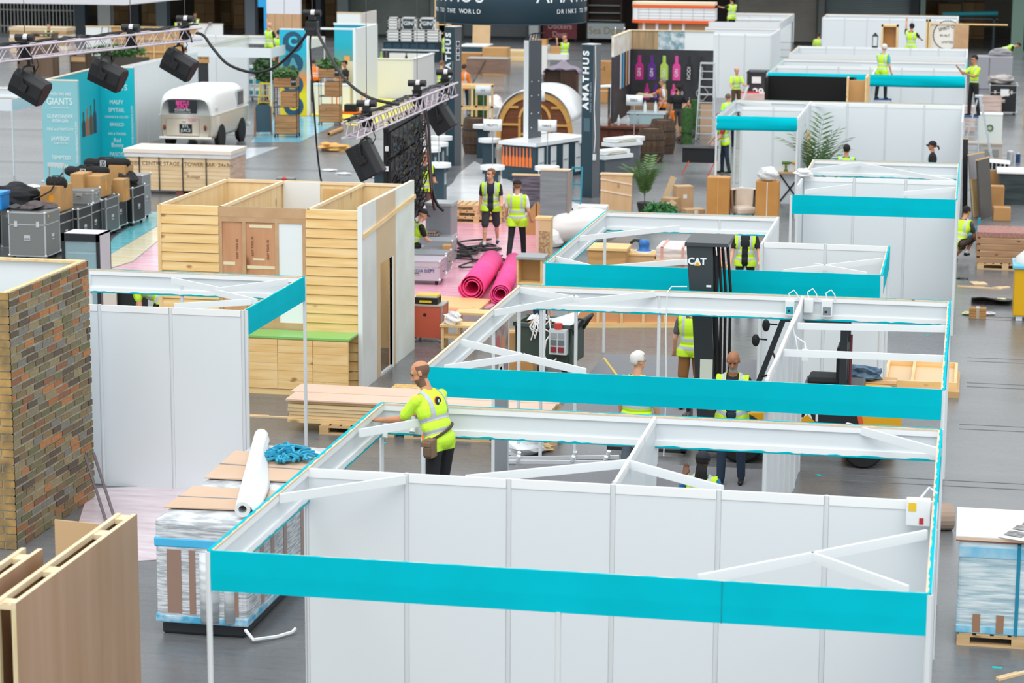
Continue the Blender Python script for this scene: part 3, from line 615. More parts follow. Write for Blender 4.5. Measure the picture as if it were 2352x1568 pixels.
person(el(619, 52, 68.2, 1.76), 1.76, 150, 'man with shaved head in lime vest raising an arm at the blue tower', dict(skin='fair', shirt=BLK, trouser=BLK, legs='short', vest=VL, cut='bald', hair=HB, open=False), arms=((20, 10, 40), (120, 25, 60)), vox=.02)
person(el(641, 72, 66, 1.62), 1.66, 170, 'man in lime vest with tool in hand in front of the letter tower', dict(skin='tan', shirt=BLK, trouser=M('544a42', .9), vest=VL, hair=HK, open=False), arms=((50, 20, 40), (10, 10, 20)), head=(-30, 10), vox=.02)
person(el(446, 99, 66, 1.78), 1.72, -60, 'red-haired man in grey T-shirt and blue shorts with orange vest at waist', dict(skin='fair', shirt=M('b9bcc4', .8), trouser=M('4d6a76', .85), legs='short', hair=M('5e2723', .8), hook=lambda t, T, u, R: MB().grid(lambda a, b_: T(-.17+.34*a, .12+.03*math.sin(a*9), .12-.3*b_*(1-.5*abs(a-.5))), 8, 6).build('tied_orange_vest', VO, t, smooth=True, solid=.02)), lean=30, arms=((70, 8, 10), (65, 8, 15)), vox=.02)
person(gl(560, 198), 1.75, -90, 'man in lime vest bending double behind the white counter frame', dict(skin='tan', shirt=BLK, trouser=M('4a4038', .9), legs='short', vest=VL, hair=HB, open=False), lean=82, arms=((70, 5, 10), (60, 5, 10)), legs=((8, 10), (4, 6)), vox=.02)
person(gl(793, 140, 1.75), 1.75, -50, 'dark-haired man in black with orange strap beside the plant shelf', dict(skin='tan', shirt=BLK, trouser=M('5c4838', .9), legs='short', hair=HK), arms=((15, 8, 70), (20, 8, 60)), head=(0, 16), vox=.02)
person(gl(722, 132, 1.7), 1.7, -160, 'person in orange vest leaning into the painted booth', dict(skin='tan', shirt=BLK, trouser=BLK, vest=VO, hair=HB, open=False), lean=35, arms=((50, 8, 30), (50, 8, 30)), vox=.02)
person(gl(1014, 140, 1.75), 1.75, 140, 'man in lime vest just left of the dark lettered pillar', dict(skin='fair', shirt=M('3a4048', .8), trouser=BLK, vest=VL, hair=HBL, open=False), head=(20, 14), vox=.02)
person(gl(1023, 72, 1.78), 1.78, 120, 'worker in lime vest at the tall timber rack in the background', dict(skin='tan', shirt=M('c0d838', .8), trouser=BLK, vest=VL, hair=HB, open=False), vox=.022)
person(gl(1066, 148, 1.7), 1.7, 160, 'person in bright orange jacket behind the dark lettered pillar', dict(skin='tan', shirt=VO, trouser=BLK, vest=VO, hair=HB, open=False, sleeve=1), vox=.022)
person(gl(2200, 602), 1.75, 150, 'crouching worker in grey T-shirt and lime vest at the right edge of the aisle', dict(skin='tan', shirt=M('4c4a4e', .8), trouser=M('54463c', .9), legs='short', vest=VL, hair=HK, open=False, hem=-.1), legs=((100, 145), (70, 130)), lean=22, arms=((45, 8, 20), (40, 8, 20)), vox=.016)
person(gl(1714, 502, 1.76), 1.76, 0, 'man in open lime vest and black top behind the booth with the forklift mast', dict(skin='fair', shirt=BLK, trouser=BLK, vest=VL, hair=HB), arms=((10, 12, 25), (15, 18, 40)), vox=.016)
person(gl(2303, 160), 1.7, 90, 'worker in lime vest bent over the wrapped machines at far right', dict(skin='tan', shirt=BLK, trouser=BLK, vest=VL, hair=HK, open=False), lean=70, arms=((60, 8, 10), (60, 8, 10)), vox=.022)
# ================================================================ builders for the many small things
def carton(label, loc, d, rz=0, mat=None, tape=True, lbl=None, open_=False, group=None, name='cardboard_box', cat='box'):
    w, dp, h = d; t = thing(name, label, cat, loc, rz, group); m = mat or CARD
    mb = MB()
    if open_:
        k = .012
        mb.bx(-w/2, -dp/2, 0, w/2, dp/2, k).bx(-w/2, -dp/2, 0, -w/2+k, dp/2, h).bx(w/2-k, -dp/2, 0, w/2, dp/2, h).bx(-w/2, -dp/2, 0, w/2, -dp/2+k, h).bx(-w/2, dp/2-k, 0, w/2, dp/2, h)
    else: mb.bx(-w/2, -dp/2, 0, w/2, dp/2, h)
    mb.build('carton', m, t, bevel=min(.012, h*.05))
    if open_:
        for s in (-1, 1):
            f = MB(); f.add([(s*w/2, -dp/2, h), (s*w/2, dp/2, h), (s*(w/2+.18*w*2), dp/2, h+.1*w), (s*(w/2+.18*w*2), -dp/2, h+.1*w)], [(0, 1, 2, 3)]); f.build('flap', m, t, solid=.008)
    else:
        for s in (-1, 1):
            MB().bx(-w/2+.004, s*dp*.004, h, w/2-.004, s*dp*.5-s*.004, h+.006).build('flap', m, t)
    if tape and not open_:
        MB().bx(-w/2-.002, -.03, h+.004, w/2+.002, .03, h+.008).bx(-w/2-.003, -.03, h*.8, -w/2, .03, h+.008).bx(w/2, -.03, h*.8, w/2+.003, .03, h+.008).build('tape', M('d3b27e', .25), t)
    if lbl:
        for (fx, cx, cz, sw, sh, cc) in lbl:
            if fx == 'f': MB().bx(cx-sw/2, -dp/2-.003, cz-sh/2, cx+sw/2, -dp/2, cz+sh/2).build('label_sticker', M(cc, .6), t)
            else: MB().bx(w/2, cx-sw/2, cz-sh/2, w/2+.003, cx+sw/2, cz+sh/2).build('label_sticker', M(cc, .6), t)
    return t
def flightcase(label, loc, d, rz=0, col='6f7274', castors=True, group=None, handles=1, top=True):
    w, dp, h = d; t = thing('flight_case', label, 'case', loc, rz, group); c = .1 if castors else 0
    MB().bx(-w/2, -dp/2, c, w/2, dp/2, h).build('body', M(col, .45), t)
    e = .022; m = MB()
    for sx in (-1, 1):
        for sy in (-1, 1): m.bx(sx*w/2-e*(sx > 0)-.004*(sx < 0), sy*dp/2-e*(sy > 0)-.004*(sy < 0), c, sx*w/2+e*(sx < 0)+.004*(sx > 0), sy*dp/2+e*(sy < 0)+.004*(sy > 0), h+.004)
    for z in (c, h-e, h*.74):
        for s in (-1, 1):
            m.bx(-w/2, s*dp/2-.004*(s < 0)-e*(s > 0)*0, z, w/2, s*dp/2+.004*(s > 0), z+e); m.bx(s*w/2-.004*(s < 0), -dp/2, z, s*w/2+.004*(s > 0), dp/2, z+e)
    m.build('edge_trim', M('c9ced1', .3, .6), t)
    m = MB()
    for sx in (-1, 1):
        for sy in (-1, 1):
            for z in (c+.02, h): m.ell((sx*w/2, sy*dp/2, z), (.03, .03, .03), 8, 6)
    m.build('ball_corners', M('dfe3e5', .3, .5), t, smooth=True)
    for k in range(handles):
        x = (k-(handles-1)/2)*w*.5
        hd = MB().bx(x-.07, -dp/2-.008, h*.42, x+.07, -dp/2, h*.42+.12).build('handle_plate', M('d5dadc', .3, .6), t)
        MB().tube([(x-.045, -dp/2-.012, h*.42+.03), (x-.045, -dp/2-.03, h*.42+.045), (x+.045, -dp/2-.03, h*.42+.045), (x+.045, -dp/2-.012, h*.42+.03)], .009).build('handle', BLACK, hd)
    hd = MB().bx(w/2, -.07, h*.42, w/2+.008, .07, h*.42+.12).build('handle_plate', M('d5dadc', .3, .6), t)
    MB().tube([(w/2+.012, -.045, h*.42+.03), (w/2+.03, -.045, h*.42+.045), (w/2+.03, .045, h*.42+.045), (w/2+.012, .045, h*.42+.03)], .009).build('handle', BLACK, hd)
    for x in (-.3*w, .3*w): MB().bx(x-.035, -dp/2-.012, h*.7, x+.035, -dp/2, h*.82).build('latch', M('e2e6e8', .25, .7), t)
    if castors:
        for sx in (-1, 1):
            for sy in (-1, 1):
                x, y = sx*(w/2-.08), sy*(dp/2-.08)
                MB().bx(x-.03, y-.03, .07, x+.03, y+.03, c).bx(x-.032, y-.006, .03, x-.022, y+.006, .08).bx(x+.022, y-.006, .03, x+.032, y+.006, .08).cyl((x-.018, y, .04), (x+.018, y, .04), .04, n=12).build('castor', RUBBER, t)
    return t
def pallet(label, loc, w=1.2, d=1.0, rz=0, group=None, mat=None):
    t = thing('wooden_pallet', label, 'pallet', loc, rz, group); m = mat or PALW
    for i in range(7):
        x = -w/2+(i+.5)*w/7; MB().bx(x-w/18, -d/2, .122, x+w/18, d/2, .144).build('slat', m, t)
    for y in (-d/2+.05, 0, d/2-.05):
        MB().bx(-w/2, y-.05, .1, w/2, y+.05, .122).build('stringer', m, t); MB().bx(-w/2, y-.05, 0, w/2, y+.05, .022).build('skid', m, t)
        for x in (-w/2+.07, 0, w/2-.07): MB().bx(x-.07, y-.05, .022, x+.07, y+.05, .1).build('block', m, t)
    return t
def stepladder(label, loc, h, w=.5, rz=0, col='c4cacd', spread=.5, n=6, topc=None, feet='2a2a2a'):
    t = thing('stepladder', label, 'ladder', loc, rz); m = M(col, .35, .4); 
    for s in (-1, 1):
        MB().beam((s*w*.5, -spread*h*.32, 0), (s*w*.36, -.02, h), .03, .06, (0, 1, 0)).build('stile', m, t)
        MB().beam((s*w*.5, spread*h*.32, 0), (s*w*.36, .05, h*.96), .025, .035, (0, 1, 0)).build('rear_leg', m, t)
        for sy in (-1, 1): MB().bx(s*w*.5-.03, sy*spread*h*.32-.03, 0, s*w*.5+.03, sy*spread*h*.32+.03, .03).build('foot', M(feet, .8), t)
    for i in range(1, n+1):
        f = i/(n+1); y = -spread*h*.32*(1-f)-.02*f; ww = w*(.5-.14*f)
        MB().bx(-ww, y-.04, h*f-.02, ww, y+.05, h*f+.005).build('tread', m, t)
    MB().bx(-w*.38, -.1, h-.02, w*.38, .12, h+.025).build('top_cap', M(topc, .5) if topc else m, t)
    for f in (.3, .6): MB().beam((-w*(.5-.14*f), spread*h*.32*(1-f), h*f), (w*(.5-.14*f), spread*h*.32*(1-f), h*f), .02, .03).build('rear_brace', m, t)
    return t
def sheet(name, label, cat, pts, mat, z=.006, th=.006):
    c = sum((Vector(p) for p in pts), Vector())/len(pts); c.z = 0
    poly = [(p[0]-c.x, p[1]-c.y) for p in pts]
    o = MB().prism(poly, z-th, z, 'z').build(name, mat); o.location = c; return tag(o, label, cat)
def tubeobj(name, label, cat, p, q, r, mat, inner=None, n=18):
    t = thing(name, label, cat, p); p = Vector(p); q = Vector(q)-p
    mb = MB(); d = q.normalized(); a = d.orthogonal().normalized(); b_ = d.cross(a); ri = inner or r*.7
    for e, rr in ((Vector(), ri), (Vector(), r), (q, r), (q, ri)):
        mb.v += [tuple(e+(a*math.cos(2*math.pi*i/n)+b_*math.sin(2*math.pi*i/n))*rr) for i in range(n)]
    for k in range(4):
        for i in range(n): mb.f.append((k*n+i, k*n+(i+1) % n, ((k+1) % 4)*n+(i+1) % n, ((k+1) % 4)*n+i)); mb.mi.append(0)
    mb.build('tube', mat, t, smooth=False); return t
def crumple(name, label, cat, loc, r, mat, seed=0, n=14, amp=.35, rz=0, part=None):
    rnd = random.Random(seed); sub = MB().ell((0, 0, 0), r, n, max(6, n*2//3))
    ph = [rnd.random()*6 for _ in range(6)]
    vs = []
    for v in sub.v:
        k = 1+amp*(.5*math.sin(v[0]/r[0]*5+ph[0])*math.sin(v[1]/r[1]*4+ph[1])+.4*math.sin(v[2]/r[2]*7+ph[2]+v[0]/r[0]*3)+.3*math.sin(v[1]/r[1]*9+ph[3]+v[2]/r[2]*5))
        vs.append((v[0]*k, v[1]*k, max(0, v[2]*k+r[2]*.75)))
    sub.v = vs; o = sub.build(name, mat, part, smooth=False); o.location = loc; o.rotation_euler.z = rz
    return tag(o, label, cat) if not part else o
# ================================================================ foreground left: brick-clad tower
bx_, by0, by1, bh = -5.1, 7.95, 10.57, 3.2
t = thing('brick_tower', 'brick-clad square tower with open white top at the left edge', 'tower', (bx_, by0, 0))
MB().bx(-2.2, .012, 0, -.02, .05, bh-.03).bx(-.06, .012, 0, -.02, by1-by0, bh-.03).bx(-2.2, by1-by0-.04, 0, -.02, by1-by0, bh-.03).bx(-2.2, 0.05, 0, -2.16, by1-by0, bh-.03).build('wall_panel', WHITE, t)
MB().bx(-.02, .0, 0, -.008, by1-by0, bh-.005).bx(-2.2, -.0, 0, -.008, .012, bh-.005).build('mortar', M('b9b4a4', .9, kind='mottle', col2='9a9586', scale=8), t)
MB().bx(-2.2, by1-by0-.1, bh-.03, -.03, by1-by0, bh).bx(-.10, .06, bh-.03, -.03, by1-by0-.1, bh).bx(-2.2, .0, bh-.03, -.03, .06, bh).build('top_batten', PINEY, t)
BR = M('8a7450', .85, kind='brick', scale=9, bump=.5)
unit = None; rnd = random.Random(3); NC = 33; ch = bh/NC; cnt = 0; rest = MB()
for r in range(NC):
    y = -.12*(r % 2)*1.0-rnd.random()*.05; z = r*ch
    while y < by1-by0:
        l = rnd.choice((.40, .36, .33, .30, .26)); a = max(0, y+.008); b_ = min(by1-by0, y+l-.008); y += l
        if b_-a < .04: continue
        dx = .008+.010*rnd.random()
        if cnt < 300:
            if unit is None:
                unit = MB().bx(-.5, -.5, -.5, .5, .5, .5).build('brick', BR, t)
                o = unit
            else: o = share(unit, 'brick', t, (0, 0, 0))
            o.location = (-.01+dx/2, (a+b_)/2, z+ch/2+.008*(rnd.random()-.5)); o.scale = (.006+dx, b_-a-.012, ch-.028); o.rotation_euler.x = (rnd.random()-.5)*.02; cnt += 1
        else: rest.bx(-.012, a, z+.008, -.01+dx, b_, z+ch-.008)
    x = -.008-.14*(r % 2); 
    rest.bx(x+.14*(r % 2), -.012-.006*rnd.random(), z+.008, -.15-.1*(r % 2), .002, z+ch-.008); rest.bx(-.17-.1*(r % 2), -.012, z+.008, -.45, .002, z+ch-.008)
    rest.bx(-.47, -.013, z+.008, -.8, .002, z+ch-.008); rest.bx(-.82, -.013, z+.008, -1.2, .002, z+ch-.008); rest.bx(-1.22, -.013, z+.008, -2.2, .002, z+ch-.008)
tag(rest.build('brick_rest', M('c09a5a', .85, kind='mottle', col2='70624a', scale=4, bump=.5), t), None, kind='stuff')
# plywood-skinned hollow wall panels leaning in the corner
def hollow(label, x0, y0, y1, h, w, nog):
    t = thing('hollow_wall_panel', label, 'panel', (x0, y0, 0)); L = y1-y0
    MB().bx(w-.006, 0, 0, w, L, h).build('plywood_skin', M('b8957a', .6, kind='woodz', col2='ac8868', scale=1.2), t); MB().bx(0, 0, 0, .006, L, h).build('plywood_skin', M('a8835f', .6, kind='woodz', col2='9b7655', scale=1.2), t)
    for a in (.006, w-.046):
        MB().bx(a, 0, h-.05, a+.04, L, h).build('top_batten', M('ecdcbc', .7, kind='woody', col2='e0c9a2'), t); MB().bx(a, 0, 0, a+.04, .05, h-.05).build('end_batten', M('e6ddb8', .7, kind='woodz', col2='d8c898'), t); MB().bx(a, L-.05, 0, a+.04, L, h-.05).build('end_batten', PINEZ, t)
    for f in nog: MB().bx(.046, L*f-.08, h-.06, w-.046, L*f+.08, h-.015).build('noggin', M('ecdcbc', .7, kind='woodx', col2='dfc8a0'), t)
    for z in (.3, .9, 1.5): MB().bx(.046, .01, z, w-.046, .06, z+.05).build('noggin', M('dcb890', .7), t)
    MB().bx(.046, 0.05, 0, w-.046, L-.05, .05).build('bottom_rail', M('8a6a50', .7), t)
hollow('brown plywood hollow wall panel standing nearest in the bottom left corner', -1.33, -1.42, 1.38, 2.4, .20, (0.03, .36, .78, .97))
hollow('second hollow wall panel half out of frame at the bottom left edge', -1.70, -2.2, .05, 2.42, .20, (.1, .9))
p = atY(125, 1193, 2.25); q = atY(262, 1207, 2.25)
t = thing('mdf_sheet', 'plain tan MDF sheet propped behind the hollow wall panel', 'board', (p.x, 2.25, 0), 0); MB().prism([(0, 0), (.72, 0), (.72, q.z+ (q.z-p.z)*.2), (0, p.z)], 0, .018, 'y').build('sheet', M('d3b186', .6, kind='mottle', col2='ccaa7e', scale=1), t); MB().bx(.2, .018, 0, .26, .06, p.z-.1).build('prop_batten', PINEZ, t)
# black trestle legs leaning on the tower
t = thing('metal_trestle', 'thin dark metal ladder rails leaning beside the brick tower', 'ladder', (-4.7, 9.6, 0))
p0 = at(268, 1205, .0)-Vector((-4.7, 9.6, 0)); p1 = atY(215, 1040, 10.3)-Vector((-4.7, 9.6, 0))
for dx in (0, -.13):
    MB().beam(p0+Vector((dx, 0, 0)), p1+Vector((dx, .0, 0)), .035, .02).build('rail', M('6a5f62', .5), t)
MB().beam(p0.lerp(p1, .55), p0.lerp(p1, .55)+Vector((-.14, 0, 0)), .03, .02).build('rung', M('6a5f62', .5), t)
sheet('plastic_sheet', 'crinkled pinkish protective film on the floor before the left white booth', 'sheet', [at(205, 1122), at(560, 1112), at(470, 1180), at(372, 1285), at(150, 1300)], M('e3d6dd', .25, kind='sheet', col2='cdbcc6', scale=3, bump=.6), .008)
# ---- long wrapped load on a black pallet
WX0, WX1, WY0, WY1, WZ = -2.32, -1.28, 5.12, 8.7, 1.33
t = thing('wrapped_load', 'long pallet load in clear stretch film with blue edging by the front booth', 'pallet load', ((WX0+WX1)/2, (WY0+WY1)/2, 0)); w2 = (WX1-WX0)/2; l2 = (WY1-WY0)/2
MB().bx(-w2+.05, -l2+.05, 0, w2-.05, l2-.05, .14).build('black_base', M('23272b', .5), t, bevel=.03)
MB().bx(-w2, -l2, .14, w2, l2, WZ-.02).build('wrapped_boxes', M('d9dee3', .22, kind='film', col2='aab0b6', scale=13, bump=.6), t, bevel=.06)
m = MB(); m.bx(-w2-.006, -l2-.006, WZ-.34, w2+.006, l2+.006, WZ-.23); m.build('blue_band', M('4cb8e6', .3), t, bevel=.02)
m = MB(); m.bx(-w2-.004, -l2-.004, .14, w2+.006, l2+.004, .24); m.build('blue_band', M('49a9d0', .35, kind='mottle', col2='cfe3ee', scale=7), t, bevel=.02)
for x0_, x1_ in ((-.38, -.22), (-.13, -.06), (.34, .42)): MB().bx(x0_, -l2-.007, .26, x1_, -l2+.01, WZ-.36).build('cardboard_strip', M('9a7d70', .3), t)
for y_ in (-1.3, -.9, -.4, .3, 1.0): MB().bx(w2-.01, y_, .26, w2+.006, y_+.13, WZ-.1).build('cardboard_strip', M('a38d84', .3), t)
for x0_, x1_ in ((-.03, .22), (.24, .40)): MB().cyl(((x0_+x1_)/2, -l2+.04, .18), ((x0_+x1_)/2, -l2+.04, WZ-.38), (x1_-x0_)/2*.95, n=14).build('wrapped_bundle', M('dfe6ea', .2, kind='film', col2='c0c8cd', scale=5), t, smooth=True)
MB().tube([(w2-.02, -l2-.02, .12), (w2+.1, -l2-.12, .05), (w2+.3, -l2+.1, .03), (w2+.42, -l2+.25, .04), (w2+.44, -l2+.32, .06)], .02).build('film_tail', M('e8ecee', .3), t)
for i, (a, b_, c_, d_) in enumerate((((376, 1163), (640, 1172), (690, 1130), (445, 1115)), ((470, 1095), (665, 1103), (735, 1052), (540, 1033)))):
    P = [at(*q, WZ+.012+.004*i) for q in (a, b_, c_, d_)]
    o = sheet('cardboard_sheet', ('pale cardboard sheet lying at the near end of the wrapped load', 'pale cardboard sheet under the blue strap heap on the wrapped load')[i], 'cardboard', P, M('d3b79f', .7, kind='mottle', col2='ccae94', scale=1), WZ+.012, .014)
    mid = [(P[0].lerp(P[3], .48)), (P[1].lerp(P[2], .48))]
    MB().beam(mid[0]-o.location, mid[1]-o.location, .012, .006).build('fold_line', M('8f98a4', .7), o, loc=(0, 0, .004))
p = at(557, 1170, WZ+.1); q = at(600, 1000, WZ+.1)
t = tubeobj('paper_roll', 'white roll of paper lying lengthwise on the wrapped load', 'roll', p, q, .085, M('eef0f1', .5), .045)
L_ = (q-p); sd = L_.cross(Vector((0, 0, 1))).normalized()
MB().grid(lambda a, b_: L_*a+sd*(.06+b_*(.10+.06*math.sin(a*5)))+Vector((0, 0, .06-.13*b_+.03*math.sin(a*9)*b_)), 14, 5).build('loose_paper', M('e9ecee', .5), t, smooth=True, solid=.006)
rnd = random.Random(5); mb = MB(); c = at(660, 1047, WZ+.05)
for k in range(110):
    a = rnd.random()*6.28; rr = .02+.30*rnd.random()**.7; x, y = rr*math.cos(a)*.85, rr*math.sin(a)*.9; z = .02+.12*(1-rr/.38)*rnd.random()*1.3; b_ = rnd.random()*6.28; l = .05+.08*rnd.random()
    mb.tube([(x-l*math.cos(b_), y-l*math.sin(b_), z), (x, y, z+.05*rnd.random()), (x+l*math.cos(b_+.6), y+l*math.sin(b_+.6), z)], .02, 4)
o = mb.build('strap_heap', [M('2b9ec0', .6)]); o.location = (c.x, c.y, WZ+.03); tag(o, 'tangled heap of bright blue straps on the cardboard sheet', 'straps')
# ---- right pallet of blue-wrapped board
p = at(2150, 1478); PX, PY = 6.28, p.y
pallet('wooden pallet under the blue-wrapped load at bottom right', (PX+.62, PY+.55, 0), 1.3, 1.1)
PH = atY(2250, 1243, PY).z
t = thing('wrapped_load', 'blue and clear film-wrapped stack of boards at the right edge', 'pallet load', (PX+.62, PY+.55, .144))
MB().bx(-.66, -.55, .0, .66, .55, PH-.144).build('wrapped_boxes', M('a9c4cf', .2, kind='film', col2='d9e6ea', scale=6, bump=.8), t, bevel=.03)
MB().bx(-.665, -.556, .0, .665, .556, .09).build('blue_band', M('5db9df', .3, kind='mottle', col2='b8dcea', scale=6), t, bevel=.01); MB().bx(-.665, -.556, PH-.33, .665, .556, PH-.2).build('blue_band', M('7cc3e3', .3, kind='mottle', col2='b8d8e8', scale=5), t, bevel=.01)
MB().bx(-.05, -.563, .0, -.012, -.55, PH-.15).bx(-.05, -.563, PH-.16, -.012, .56, PH-.140).build('strap', M('1388a8', .5), t)
for x in (-.45, -.2, .35): MB().bx(x-.04, -.562, .02, x+.04, -.55, .22).build('cardboard_strip', M('a07a60', .5), t)
o = thing('white_board', 'white board topping the blue-wrapped load', 'board', (PX+.62, PY+.6, PH)); MB().bx(-.7, -.62, 0, .8, .6, .012).build('edge_layer', M('8a4a45', .6), o); MB().bx(-.7, -.62, .012, .8, .6, .045).build('core', M('e6c9a8', .6), o); MB().bx(-.7, -.62, .045, .8, .6, .056).build('top_face', WHITE, o)
o = thing('printed_poster', 'curled printed poster with photographs on the white board', 'poster', (PX+.8, PY+.3, PH+.058), -.35); MB().grid(lambda a, b_: ((a-.5)*.62, (b_-.5)*.9, .004+.02*abs(a-.5)**2), 6, 6).build('paper', WHITE, o, solid=.002)
for i, (x, y) in enumerate(((-.18, -.25), (-.18, .02), (-.16, .27), (.12, .27))): MB().bx(x-.1, y-.1, .013, x+.1, y+.1, .016).build('photo', M('9a9a9c', .5, kind='mottle', col2='4a4644', scale=11), o)
text('Amo', o, (.2, -.35, .016), .09, DARK, rot=(0, 0, 0))
tubeobj('cardboard_tube', 'thick brown cardboard tube lying behind the nearest booth wall', 'tube', at(1915, 1190, .17), at(2186, 1186, .17), .17, M('a89384', .7, kind='mottle', col2='9c8676', scale=2), .14)
# ================================================================ lumber stack on pallets
X0, X1, Y0, Y1 = -3.68, .3, 14.85, 15.95
for i, x in enumerate((-2.6, -1.3, -.15)): pallet(('left wooden pallet under the board stack by the thin white post', 'middle wooden pallet under the board stack', 'right wooden pallet under the board stack')[i], (x, (Y0+Y1)/2-.05, 0), 1.15, 1.1, group='pallets under the board stack')
t = thing('board_stack', 'long stack of pale timber boards with a peach sheet on top', 'lumber', (X0, Y0, .144))
LW = X1-X0; n = 6; hz = .34/n
for i in range(n):
    o = MB().bx(.01*(i % 3), .015*((i*7) % 4), i*hz+.003, LW-.02*((i*5) % 3), 1.05, (i+1)*hz-.002).build('board', M('edd2a4', .65, kind='woodx', col2='e2c08a', scale=3), t)
MB().bx(-.02, -.03, .34, LW+.02, .5, .362).build('top_sheet', M('e2c3b0', .6, kind='mottle', col2='dcb9a4', scale=1), t); MB().bx(-.1, .53, .34, LW+.05, 1.1, .362).build('top_sheet', M('e2c3b0', .6, kind='mottle', col2='dcb9a4', scale=1), t)
t = thing('osb_offcut', 'small speckled chipboard offcut beside the board stack', 'board', at(940, 893, .35)); t.location.z = .0
MB().bx(-.3, -.2, 0, .45, .35, .35).build('sheet', M('e0bd80', .8, kind='mottle', col2='b98f50', scale=22), t)
# ================================================================ timber kiosk
KX, KY, KW, KD, KH = -6.76, 18., 3.40, 3.6, 2.93
t = thing('timber_kiosk', 'unfinished pine-clad kiosk with a white side wall in the left middle', 'kiosk', (KX, KY, 0))
def clad(x0, x1, nm=19):
    hh = KH/nm
    for i in range(nm):
        z = i*hh; m = MB(); m.add([(x0, -.012, z), (x1, -.012, z), (x1, -.034, z+.012), (x0, -.034, z+.012), (x0, -.016, z+hh-.002), (x1, -.016, z+hh-.002), (x0, .006, z+hh-.002), (x1, .006, z+hh-.002), (x0, .006, z), (x1, .006, z)],
              [(0, 1, 3, 2)[::1], (3, 2, 5, 4), (4, 5, 7, 6), (0, 8, 9, 1), (0, 3, 4, 6, 8), (1, 9, 7, 5, 2), (6, 7, 9, 8)])
        m.f[0+len(m.f)-7] = (0, 1, 2, 3)
        m.build('cladding_board', PINE, t)
clad(.06, 1.03); clad(2.5, KW-.02)
MB().bx(0, -.04, 0, .06, .02, KH).build('corner_post', PINEZ, t)
MB().bx(1.03, -.02, KH-.16, 2.5, .03, KH).build('header_board', MDF, t)
for (x0, x1) in ((1.03, 1.09), (1.43, 1.49), (1.98, 2.04), (2.44, 2.5)): MB().bx(x0, -.018, 1.06, x1, .03, KH-.24).build('window_stile', MDF, t)
MB().bx(1.03, -.018, KH-.24, 2.5, .03, KH-.16).build('window_rail', MDF, t); MB().bx(1.03, -.018, .95, 2.5, .03, 1.06).build('window_rail', MDF, t)
RP = M('cf9a72', .6, kind='woodz', col2='bd8460', scale=2)
for a_, b__ in ((1.08, 1.44), (1.48, 1.99)): MB().bx(a_, .0, 1.05, b__, .015, KH-.23).build('plywood_infill', RP, t)
MB().bx(2.03, .0, 1.05, 2.45, .015, KH-.23).build('white_infill', WHITE, t)
TP = M('e6dcb8', .5)
MB().bx(1.10, -.004, 1.98, 1.3, 0, 2.03).build('masking_tape', TP, t); MB().bx(1.5, -.004, 1.93, 1.97, 0, 1.98).build('masking_tape', TP, t); MB().bx(1.55, -.004, 2.6, 1.93, 0, 2.65).build('masking_tape', TP, t); MB().bx(1.60, -.004, 2.07, 1.8, 0, 2.1).build('masking_tape', TP, t)
for a in (-.6, .6): MB().box((1.46, -.022, 1.72), (.3, .004, .05), (0, a, 0)).build('masking_tape', TP, t)
for x, z in ((1.34, 2.25), (1.60, 2.3), (1.86, 2.25)): text('EASY TOOL 02', t, (x, -.006, z), .05, M('7a5040', .7), rot=(math.pi/2, -math.pi/2, 0))
# inner and back walls
PB = M('f0d9ae', .6, kind='woodz', col2='e6c995', scale=3)
MB().bx(0, .02, 0, .03, KD, KH-.05).build('plank_wall', PB, t); MB().bx(0, KD-.03, 0, KW, KD, KH-.05).build('plank_wall', PB, t)
for x in (1.03, 2.5): MB().bx(x, .04, 1.2, x+.02, KD-.05, KH-.05).build('plank_wall', PB, t)
MB().bx(1.08, KD-.06, 1.8, 1.75, KD-.03, KH-.02).build('white_infill', WHITE, t); MB().bx(1.8, KD-.06, 1.8, 2.45, KD-.04, KH-.12).build('back_panel', M('ddb87e', .6, kind='woodz', col2='d2aa6c', scale=2), t)
TB = M('f2dfc0', .65, kind='woody', col2='e8cfa6')
for (a, b_) in (((0, .0), (.0, KD)), ((1.04, .0), (1.04, KD)), ((2.51, .0), (2.51, KD))): MB().bx(a[0]-.0, a[1], KH-.05, a[0]+.05, b_[1], KH).build('top_beam', TB, t)
MB().bx(0, KD-.05, KH-.05, KW, KD, KH).build('top_beam', M('f2dfc0', .65, kind='woodx', col2='e8cfa6'), t); MB().bx(0, 0, KH-.04, KW-.02, .05, KH).build('top_beam', M('f2dfc0', .65, kind='woodx', col2='e8cfa6'), t)
# right side wall: white, MDF and white boards, a doorway with shelves behind
sw = MB(); WB = M('e3e4e2', .6, kind='mottle', col2='d8d8d2', scale=1.5)
MB().bx(KW-.02, -.06, 0, KW+.04, .9, KH+.06).build('white_side_board', WB, t)
MB().bx(KW-.02, .92, 1.9, KW+.04, 2.2, KH+.06).bx(KW-.02, .92, 0, KW+.04, 1.15, 1.9).bx(KW-.02, 1.95, 0, KW+.04, 2.2, 1.9).build('mdf_side_board', M('d9bf9e', .6, kind='mottle', col2='d2b692', scale=1), t)
MB().bx(KW-.02, 2.22, 0, KW+.04, KD, KH+.06).build('white_side_board', M('e8ebe6', .6, kind='mottle', col2='dde0d6', scale=2), t)
MB().bx(KW-.03, -.065, 0, KW+.045, -.04, KH+.06).build('white_edge', WHITE, t); MB().bx(KW-.02, -.06, KH+.06, KW+.04, KD, KH+.075).build('top_edge', M('e9dcc8', .6), t)
MB().beam((KW+.055, .0, 2.52), (KW+.055, KD, 2.72), .07, .03, (1, 0, 0)).build('diagonal_batten', PINEY, t)
MB().bx(KW+.0, 1.95, 0, KW+.06, 1.99, 1.9).build('door_stile', WHITE, t); MB().bx(KW, 1.15, -.0, KW+.05, 1.95, .04).build('door_sill', M('cfd3d4', .5), t)
